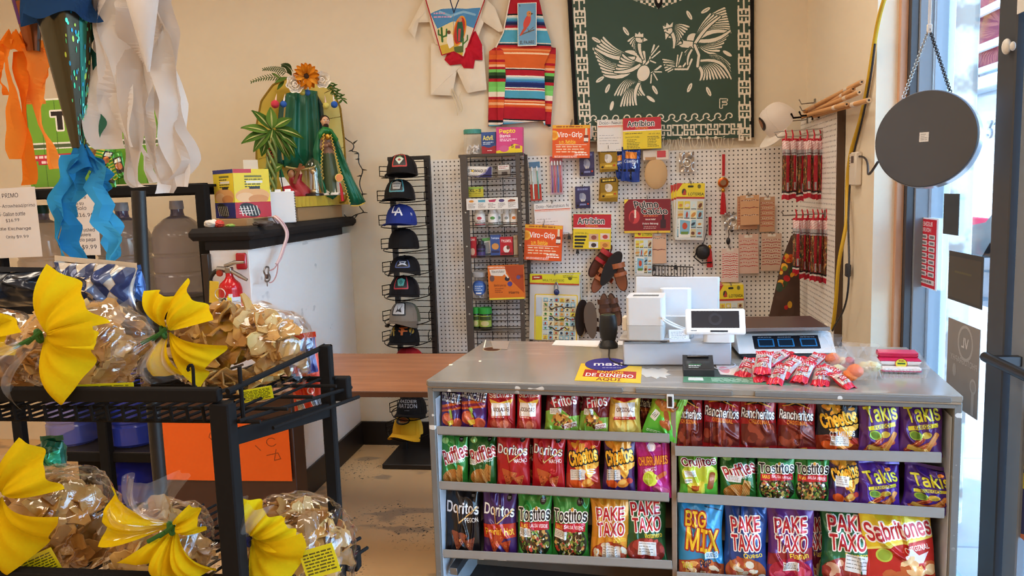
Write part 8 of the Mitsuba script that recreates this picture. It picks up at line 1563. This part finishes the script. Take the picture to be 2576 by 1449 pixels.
# cable hole and tape
a_ = flat('cable_hole', 'round cable hole cut through the counter top near its back left', 'hole', [(1215, 873), (1260, 873), (1262, 884), (1213, 884)], [(E_(50, 50, 44, 42, q=12), '#4a2a18')], (E_(50, 50, 50, 50, q=12), '#9a8a70'), 100, 100, .0006)
flat('clear_tape', 'strip of shiny clear tape beside the cable hole', 'tape', [(1234, 857), (1282, 858), (1276, 879), (1240, 877)], [], '#a09484', 100, 100, .0018, 'gloss')
for i, (q, lab) in enumerate([([(1221, 855), (1223, 855), (1219, 874), (1216, 874)], 'thin bright scratch in the counter paint at the back left'), ([(1130, 916), (1139, 916), (1137, 919), (1129, 919)], 'small bright chip in the counter paint near the left edge'), ([(1205, 907), (1211, 907), (1210, 910), (1204, 910)], 'tiny bright chip in the middle left of the counter top')]): flat('paint_chip', lab, 'paint chip', q, [], '#e6dcc4', 100, 100, .0005)
# scale
k = thing('price_scale', 'price computing scale with a brown metal plate and three blue displays', 'scale'); q0, q1 = T(1866, 905), T(2096, 903); L = np.linalg.norm(q1 - q0); MM = frame(q0, q1 - q0, ez=(0, 0, 1)); hh = size_at(q0, 58)
prof = [(0, 0), (.26, 0), (.26, hh * .8), (.10, hh * .86), (.012, hh * .40), (0, hh * .2)]
part(k, 'base', xf(cbox(L, .26, hh * .26, .006, (L / 2, .13, hh * .14)), MM), '#2a2c30', 'satin'); part(k, 'housing', xf(mv(prism([(.0, hh * .26), (.26, hh * .26), (.26, hh * .98), (.075, hh * .98), (.012, hh * .40)], L + .02), (-.01, 0, 0), rx=90, rz=90), MM), '#d6d4ce', 'satin')
up_n = np.array([.075 - .012, hh * .98 - hh * .40]); ln = np.linalg.norm(up_n)
fpan = lambda p_: (np.c_[(p_[:, 0] / 100) * L, .012 + (1 - p_[:, 1] / 100) * .063, hh * .40 + (1 - p_[:, 1] / 100) * hh * .58] @ MM[:3, :3].T) + MM[:3, 3]
pan = [(R_(15, 14, 88, 96, rad=2), '#1d1f24')]
for a in (21, 43, 68): pan += [(R_(a - 1, 34, a + 17, 82), '#2f78ac'), (R_(a + .5, 40, a + 15.5, 76), '#1b2a38'), (LINES(a, 22, a + 16, 1, 5, 5, a, .9), '#8a9098')]
printed(k, 'display_panel', pan, fpan, 'gloss', off0=.0006)
part(k, 'plate', xf(cbox(L * 1.02, .27, .008, .003, (L * .47, .16, hh * 1.28)), MM), '#6a5650', 'metal'); part(k, 'plate_rim', xf(cbox(L * 1.02, .004, .014, .002, (L * .47, .024, hh * 1.26)), MM), '#8d8480', 'metal'); part(k, 'post', xf(cbox(.06, .06, hh * .3, .004, (L * .5, .16, hh * 1.1)), MM), '#3a3634', 'metal')
# red candy packs in a heap
cn_ = random.Random(21)
def candy_pack(label, x, y, wpx, hpx, rot, lift, seed):
    p = T(x, y, CT + lift); w, h = size_at(p, wpx), size_at(p, hpx) * 1.9
    M = frame(p, (math.cos(math.radians(rot)), math.sin(math.radians(rot)), 0), ez=(-math.sin(math.radians(rot)) * 1, math.cos(math.radians(rot)), .42))
    art = [(R_(2, 22, 98, 104), '#b9aaa4')] + bits(50, 62, 40, 36, 46, ['#8a7a70', '#c9bcb4', '#6a4a44', '#d8cfc6'], 6, seed) + [(P_((2, 20), (98, 26), (98, 36), (2, 30)), '#d8c4c0'), (P_((20, 50), (80, 44), (84, 78), (16, 84)), '#c0303c'), (LINES(24, 54, 78, 2, 6, 11, seed, .9), '#f0e0dc'), (unary_union([L_(4, (4 + 14 * i, 4), (12 + 14 * i, 20)) for i in range(7)]), '#e6c8c4')]
    M[:3, 3] -= M[:3, 2] * h / 2
    return make_bag('candy_pack', label, art, M, w, h, .026, seed, '#d2283a', step=9)
for i, (x, y, wp, hp, rot, lf, lab) in enumerate([(1878, 928, 48, 44, 30, .018, 'red candy pack at the left end of the candy heap'), (1920, 915, 44, 50, 14, .050, 'red candy pack lying across the top of the candy heap'), (1915, 940, 46, 40, 4, .020, 'red candy pack under the topmost one, nearest the green poster'), (1960, 944, 42, 46, 28, .022, 'red candy pack in the middle of the candy heap'), (1985, 925, 44, 50, 40, .040, 'red candy pack leaning towards the scale in the middle of the heap'),
        (2020, 938, 44, 46, 26, .030, 'red candy pack right of the middle of the candy heap'), (2040, 915, 46, 44, 48, .034, 'red candy pack beside the orange candy tray'), (2068, 948, 46, 44, 22, .020, 'red candy pack reaching the front edge of the counter'), (2105, 942, 40, 40, -50, .022, 'red candy pack at the right end of the heap'), (2120, 960, 36, 34, -30, .016, 'red candy pack poking over the counter edge'), (1950, 905, 44, 40, 60, .022, 'red candy pack at the back of the heap by the scale')]):
    candy_pack(lab, x, y, wp, hp, -rot, lf, 400 + i)
# clear trays
def tray(label, quad, h, flare=.012):
    a, b, c, d = [T(*q, CT + .002) for q in quad]; k = thing('clear_tray', label, 'tray'); cen = (a + b + c + d) / 4
    for i, (p, q) in enumerate([(a, b), (b, c), (c, d), (d, a)]):
        L = np.linalg.norm(q - p); out = (p + q) / 2 - cen; out[2] = 0; out /= np.linalg.norm(out); n = max(14, int(L / .008))
        g = grid(lambda u, v: p + (q - p) * u[..., None] + out * (v * flare + .0018 * np.sign(np.sin(u * L / .008 * 3.14)))[..., None] + np.array([0, 0, 1.0]) * (v * h)[..., None], n * 2, 3)
        part(k, 'wall', g, '#fff', 'haze', False)
    part(k, 'rim', tube([p + (p - cen) / np.linalg.norm(p - cen) * flare + [0, 0, h] for p in (a, b, c, d)], .003, 8, closed=True), '#cfd4da', 'haze'); part(k, 'floor', trimesh.Trimesh([a, b, c, d], [[0, 2, 1], [0, 3, 2]], process=False), '#fff', 'haze', False); return k
tray('clear ribbed plastic tray of wrapped sweets right of the red candy heap', [(2062, 918), (2190, 912), (2205, 955), (2108, 957)], .045)
def twist_bag(label, x, y, z, r, cols, seed):
    p = T(x, y, CT + z); k = thing('sweet_bag', label, 'sweet bag'); rr = random.Random(seed)
    def sh_(u, v):
        th, t = u * 6.2832, v; q = np.stack([np.cos(th) * 2 + seed, np.sin(th) * 2, t * 4], -1); w = 1 + .35 * (meshkit.noise(q, seed) - .5)
        rad = r * np.where(t < .62, np.sqrt(np.clip(1 - ((t - .32) / .34) ** 2, .02, 1)), .22 + (t - .62) * 1.5) * w
        return np.stack([p[0] + rad * np.cos(th), p[1] + rad * np.sin(th), p[2] - r * .6 + t * r * 2.6], -1)
    part(k, 'film', grid(sh_, 36, 20), '#fff', 'haze', True)
    for i in range(4): c = p + np.array([rr.uniform(-.4, .4), rr.uniform(-.4, .4), rr.uniform(-.2, .2)]) * r; g = sph(1, sub=3); v = g.vertices * (1 + .2 * (meshkit.noise(g.vertices * 2.2 + i) - .5))[:, None]; part(k, 'sweet', trimesh.Trimesh(v * r * .52 * [1, 1, .8] + c, g.faces), cols[i % len(cols)], 'satin', True)
for (x, y, z, r, c_, sd, lab) in [(2096, 905, .045, .042, ['#d9752a', '#c95a22'], 61, 'twisted clear bag of orange sweets at the left of the tray'), (2125, 912, .030, .034, ['#b53a3a', '#d9b98a'], 62, 'twisted clear bag of red and cream sweets in the tray'), (2150, 935, .034, .045, ['#dd7028', '#d2622a'], 63, 'twisted clear bag of bright orange sweets at the front of the tray'), (2186, 925, .034, .038, ['#d9cba0', '#cfc08a'], 64, 'twisted clear bag of pale sweets at the right of the tray'), (2112, 932, .026, .034, ['#cfd0a0', '#c9b98a'], 65, 'twisted clear bag of pale green sweets in the middle of the tray')]: twist_bag(lab, x, y, z, r, c_, sd)
tray('clear ribbed plastic tray of pink wafer packs at the right end of the counter', [(2206, 908), (2300, 906), (2330, 950), (2218, 952)], .034)
wq = T(2262, 935)
for i, (dz, dy, base, c2, lab, ww) in enumerate([(.010, -.012, '#d9cfc4', '#c42a5c', 'pink and cream wafer pack at the front bottom of the tray', 92), (.030, .010, '#d9d0c8', '#c0284f', 'pink topped wafer pack with a yellow oval label', 96), (.048, .045, '#b92848', '#cf4a68', 'pink wafer pack lying on top at the back of the tray', 92)]):
    p = wq + cd * dy + np.array([0, 0, dz + .004]); w = size_at(p, ww); M = frame(p, ce, ez=(0, 0, 1)); k = thing('wafer_pack', lab, 'wafer pack')
    part(k, 'body', xf(cbox(w, .055, .018, .005), M), base, 'gloss'); part(k, 'pink_band', xf(cbox(w * 1.004, .056, .007, .003, (0, 0, .007 if i else -.003)), M), c2, 'gloss')
    if i == 1: printed(k, 'oval_label', [(E_(50, 50, 46, 46, q=10), '#b0283a'), (E_(50, 50, 42, 38, q=10), '#d9c93a'), (R_(22, 44, 80, 56), '#2f5a2c'), (LINES(30, 24, 70, 1, 8, 8, 2, .9), '#8a2a24')], planar(M @ trimesh.transformations.translation_matrix([.002, -.0285, -.002]), .00042, 100, 50 if False else 100), 'gloss', off0=.0004)

# ------------------------------------------------------------------ window: round sign, papers, plaster, street
DC = onY(2326, 349, 2.95); zr = size_at(DC, 121)
ax_ = (EYE - DC) / np.linalg.norm(EYE - DC); ax_ = ax_ + np.array([-.38, 0, .18]); ax_ /= np.linalg.norm(ax_)
k = thing('round_window_sign', 'round black disc sign hanging from a chain in the window, its back to the room', 'sign'); MM = frame(DC, np.cross([0, 0, 1.0], ax_), ez=ax_)
part(k, 'back', xf(lathe([(0, .002), (zr * .985, .002), (zr, -.002), (zr, -.006), (0, -.006)], 72), MM), '#3d3d40', 'satin', 30); part(k, 'rim', xf(lathe([(zr * 1.0, -.004), (zr * 1.012, -.006), (zr * 1.012, -.050), (zr * .99, -.056), (0, -.056)], 72), MM), '#8a8e92', 'gloss', 30)
printed(k, 'paper_label', [(R_(0, 0, 22, 24), '#cfcac2'), (LINES(3, 4, 19, 4, 2, 4.6, 3), '#8a8680')], lambda p: (np.c_[(p[:, 0] - 12) * zr / 121, (16 - p[:, 1]) * zr / 121, np.full(len(p), .0025)] @ MM[:3, :3].T) + MM[:3, 3], 'matte', off0=.0008)
cp_ = onY(2338, 72, 2.97)
def chain(p, q, n):
    return cat(*[mv(xf(trimesh.creation.torus(.0052, .0014, 12, 6), trimesh.geometry.align_vectors([1, 0, 0], (q - p) / np.linalg.norm(q - p)) @ trimesh.transformations.rotation_matrix(math.pi / 2 * (i % 2), [1, 0, 0])), p + (q - p) * (i + .5) / n) for i in range(n)])
e1, e2 = onY(2272, 246, 2.96), onY(2391, 232, 2.96)
part(k, 'chain', chain(cp_, e1, 34), '#b0ada8', 'metal'); part(k, 'chain', chain(cp_, e2, 34), '#3a3836', 'metal'); part(k, 'strap', cat(bar(cp_, onY(2342, -60, 2.97), .010, .004), mv(cbox(.016, .010, .03, .002), cp_)), '#dcd8d2', 'satin')
labels[list(scene)[-3]] = {'label': 'bright steel chain'}; labels[list(scene)[-2]] = {'label': 'dark chain'}
GX = WX - .012
def glasscard(name, label, ctg, x0, y0, x1, y1, art, base, mat='matte', wpx=None, th=.003):
    """A sheet on the inside of the window pane; pixel corners left-top .. right-bottom."""
    a, b, d = onX(x0, y0, GX), onX(x1, y0 + (y1 - y0) * 0, GX), onX(x0, y1, GX); w, h = abs(b[1] - a[1]), a[2] - d[2]; cy, cz = (a[1] + b[1]) / 2, (a[2] + d[2]) / 2
    M = np.eye(4); M[:3, 0] = (0, -1, 0); M[:3, 1] = (1, 0, 0); M[:3, 2] = (0, 0, 1); M[:3, 3] = (GX, cy, cz); k = thing(name, label, ctg); part(k, 'sheet', xf(cbox(w, th, h, .0006), M), base, mat)
    if art: W, H = 100.0, 100.0 * h / w; Mf = M.copy(); Mf[:3, 3] -= M[:3, 1] * th / 2; printed(k, 'print', [(g, c_) for g, c_ in art(W, H)], planar(Mf, w / 100, W, H), mat, off0=.0006)
    return k
def hours(W, H):
    o = [(R_(6, H * .02, 94, H * .985), '#d8404e')] + [(TX('BUSINESS', 24, H * .055, 78, H * .12), '#f0dcdc'), (TX('HOURS', 30, H * .14, 72, H * .20), '#f0dcdc')]
    for i in range(7):
        y = H * (.235 + .088 * i); o += [(R_(12, y, 38, y + H * .066), '#e8dede'), (R_(46, y, 72, y + H * .066), '#e8dede'), (R_(16, y + H * .018, 34, y + H * .05), '#8a8488'), (R_(50, y + H * .018, 68, y + H * .05), '#8a8488'), (R_(40, y + H * .03, 44, y + H * .04), '#f0dcdc'), (TX(['SUN', 'MON', 'TUE', 'WED', 'THU', 'FRI', 'SAT'][i], 76, y + H * .016, 92, y + H * .05), '#f0dcdc')]
    return o + [(R_(10, H * .87, 88, H * .94), '#e8dede'), (LINES(20, H * .885, 78, 1, H * .035, 8, 6, .95), '#8a8488')]
glasscard('hours_sign', 'red and white business hours sign hanging on the window', 'sign', 2306, 545, 2362, 716, lambda W, H: [(sa.scale(g, -1, 1, origin=(50, 0)), c_) for g, c_ in hours(W, H)], '#e8e2e2', 'thinpoly')
glasscard('window_sticker', 'tall dark sticker on the window pane above the parked car', 'sticker', 2376, 487, 2414, 588, None, '#45484c')
glasscard('window_sticker', 'wide dark brown poster back on the window pane', 'sticker', 2389, 630, 2476, 752, lambda W, H: [(R_(4, 6, 96, H * .94), '#57524c'), (R_(20, H * .38, 70, H * .42), '#66604a')], '#4c4a48')
glasscard('window_sticker', 'grey vinyl window decal with a round monogram, its lettering seen in mirror', 'sticker', 2387, 798, 2468, 1010, lambda W, H: [(E_(58, H * .22, 24, 24), '#a8a29c'), (E_(58, H * .22, 20, 20), '#8a8580')] + [(sa.scale(TX('VL', 48, H * .16, 70, H * .28), -1, 1, origin=(58, 0)), '#c4beb8'), (sa.scale(TX('PHOTOGRAPHY', 12, H * .40, 96, H * .47), -1, 1, origin=(54, 0)), '#aaa49e'), (E_(26, H * .58, 6, 9), '#a09a94'), (E_(86, H * .66, 10, 10), '#a8a29c'), (E_(86, H * .66, 7, 7), '#948e88'), (R_(82, H * .72, 90, H * .98), '#a8a29c')], '#8d8680')
k = thing('door_poster', 'navy poster with yellow marks on the glass door at the right edge', 'poster')
dp0, dp1 = onX(2544, 1000, WX - .012), onX(2544, 1330, WX - .012); yh = float(dp0[1]); M = np.eye(4); M[:3, 0] = (0, -1, 0); M[:3, 1] = (1, 0, 0); M[:3, 3] = (WX - .012, yh - .16, (dp0[2] + dp1[2]) / 2); hz_ = dp0[2] - dp1[2]
part(k, 'sheet', xf(cbox(.32, .003, hz_, .0006), M), '#2c2f5c', 'satin'); Mf = M.copy(); Mf[:3, 3] -= M[:3, 1] * .0015; HH = 100 * hz_ / .32
printed(k, 'print', [(TX('Se', 6, HH * .04, 26, HH * .10, rot=0), '#b0a44a'), (TX('you', 6, HH * .12, 34, HH * .19), '#b0a44a'), (E_(14, HH * .26, 10, 10), '#b5aa5a'), (LINES(10, HH * .36, 80, 3, 5, 10, 2), '#8d8a5a'), (R_(16, HH * .50, 40, HH * .62), '#b5a63a'), (E_(12, HH * .84, 9, 9), '#7a7aa0'), (P_((20, HH), (60, HH * .9), (100, HH)), '#c0683a')], planar(Mf, .0032, 100, HH), 'satin', off0=.0006)
k = thing('wall_button', 'white round button on the dark door post', 'button'); p = onX(2532, 117, WX - .05); part(k, 'body', mv(sph(1, sub=3, s=(.012, .020, .024)), p), '#d6d2ca', 'satin'); part(k, 'small_button', mv(sph(1, sub=3, s=(.008, .010, .014)), onX(2548, 116, WX - .05)), '#cfcac2', 'satin')
solo('paper_scrap', 'small printed paper scrap at the top of the dark door post', 'paper', mv(cbox(.003, .05, .05, .0006), onX(2570, 10, WX - .04)), '#cfccc6')
# plaster pillar and street things outside
pcx = onY(2372, 500, 3.86)
struct('wall_pillar', cbox(.16, .20, 3.4, .006, (float(pcx[0]) + .02, 3.88, 1.7)), '#fff', 'peeling_plaster')
struct('trim_8', cbox(.025, .03, 3.4, .003, (float(pcx[0]) - .07, 3.80, 1.7)), '#b08a78', 'satin')
# building across the street
BX = 9.0
bld = thing('street_building', 'pale shop building across the street with a maroon upper facade behind white bars', 'building')
def onB(x, y, X=BX): return onX(x, y, X)
zt1, zt0 = float(onB(2430, 190)[2]), float(onB(2430, 0)[2])
zb1 = float(onB(2430, 545)[2]); zb2 = float(onB(2430, 592)[2])
part(bld, 'white_wall', cbox(.3, 40, zt1, .01, (BX + .2, 30, zt1 / 2)), '#c9ccd0'); part(bld, 'maroon_facade', cbox(.5, 40, 5, .01, (BX + .2, 30, zt1 + 2.5)), '#6f2434'); part(bld, 'red_band', cbox(.3, 40, zb1 - zb2, .01, (BX - .0, 30, (zb1 + zb2) / 2)), '#a82440')
for yy in (60, 143, 196): z = float(onB(2430, yy)[2]); part(bld, 'white_bar', cbox(.12, 40, .18 if yy != 196 else .14, .01, (BX - .2, 30, z)), '#d9dcda')
part(bld, 'diagonal_brace', cat(bar((BX - .14, onB(2395, 20)[1], onB(2395, 20)[2]), (BX - .14, onB(2490, 228)[1], onB(2490, 228)[2]), .07, .11)), '#b4b6b8'); part(bld, 'awning', cbox(.5, 40, .3, .02, (BX - .3, 30, zt1 - .45)), '#b9c2c8')
nb = meshkit.text_mesh('31', .42, .04); nb.apply_transform(frame(onB(2482, 348, BX + .04), (0, -1, 0), ez=(-1, 0, 0))); part(bld, 'house_number', nb, '#8a8e96', 'satin', False)
# parked car
car = thing('car', 'dark grey car parked at the curb outside the window', 'car'); CXR = 4.75
gy, zc0 = 13.8, -.17
side = sg.Polygon([(-2.3, .35), (-2.25, .74), (-2.1, .88), (-.6, .98), (-.05, 1.36), (.9, 1.38), (1.7, .9), (2.3, .82), (2.35, .35), (1.85, .3), (1.5, .62), (1.1, .3), (-.95, .3), (-1.3, .62), (-1.7, .3)]).buffer(.03)
M = frame((CXR, gy - .55, zc0), (0, 1, 0), ez=(1, 0, 0)); part(car, 'body', xf(prism(side, 1.6), M @ np.diag([1, -1, 1, 1.]) if False else frame((CXR + 1.7, gy, zc0), (0, 1, 0), ey=(0, 0, 1)) @ trimesh.transformations.translation_matrix([0, 0, 0])), '#15191e', 'satin', 30)
part(car, 'side_window', xf(prism(sg.Polygon([(-.4, 1.0), (.0, 1.28), (.82, 1.30), (1.35, .98)]), .02), frame((CXR + .1, gy, zc0), (0, 1, 0), ey=(0, 0, 1)) @ trimesh.transformations.translation_matrix([0, 0, .005])), '#1a2026', 'gloss', 30)
for yy in (-1.32, 1.48):
    w_ = part(car, 'wheel', mv(mv(lathe([(.14, -.1), (.33, -.1), (.34, 0), (.33, .1), (.14, .1)], 36), ry=90), (CXR + .13, gy + yy, zc0 + .33)), '#1b1b1d', 'satin'); part(w_, 'rim', mv(mv(cat(*[bar((0, 0, .105), (.21 * math.cos(a), .21 * math.sin(a), .105), .05, .03) for a in np.arange(5) * 1.2566], trimesh.creation.annulus(.20, .235, .05).apply_translation((0, 0, .09))), ry=-90), (CXR + .14, gy + yy, zc0 + .33)), '#c9ccd0', 'metal')
tree = thing('street_tree', 'patch of green foliage behind the far building', 'tree'); g = sph(1, sub=4); v = g.vertices * (1 + .6 * (meshkit.fbm(g.vertices * 2.4, 3) - .5))[:, None]; part(tree, 'foliage', trimesh.Trimesh(v * [3, 8, 2.4] + [24, 52, 7.5], g.faces), '#5f9a3a', 'matte'); part(tree, 'trunk', tube([(24, 52, 0), (24, 52, 6)], .3, 10), '#5a4632')
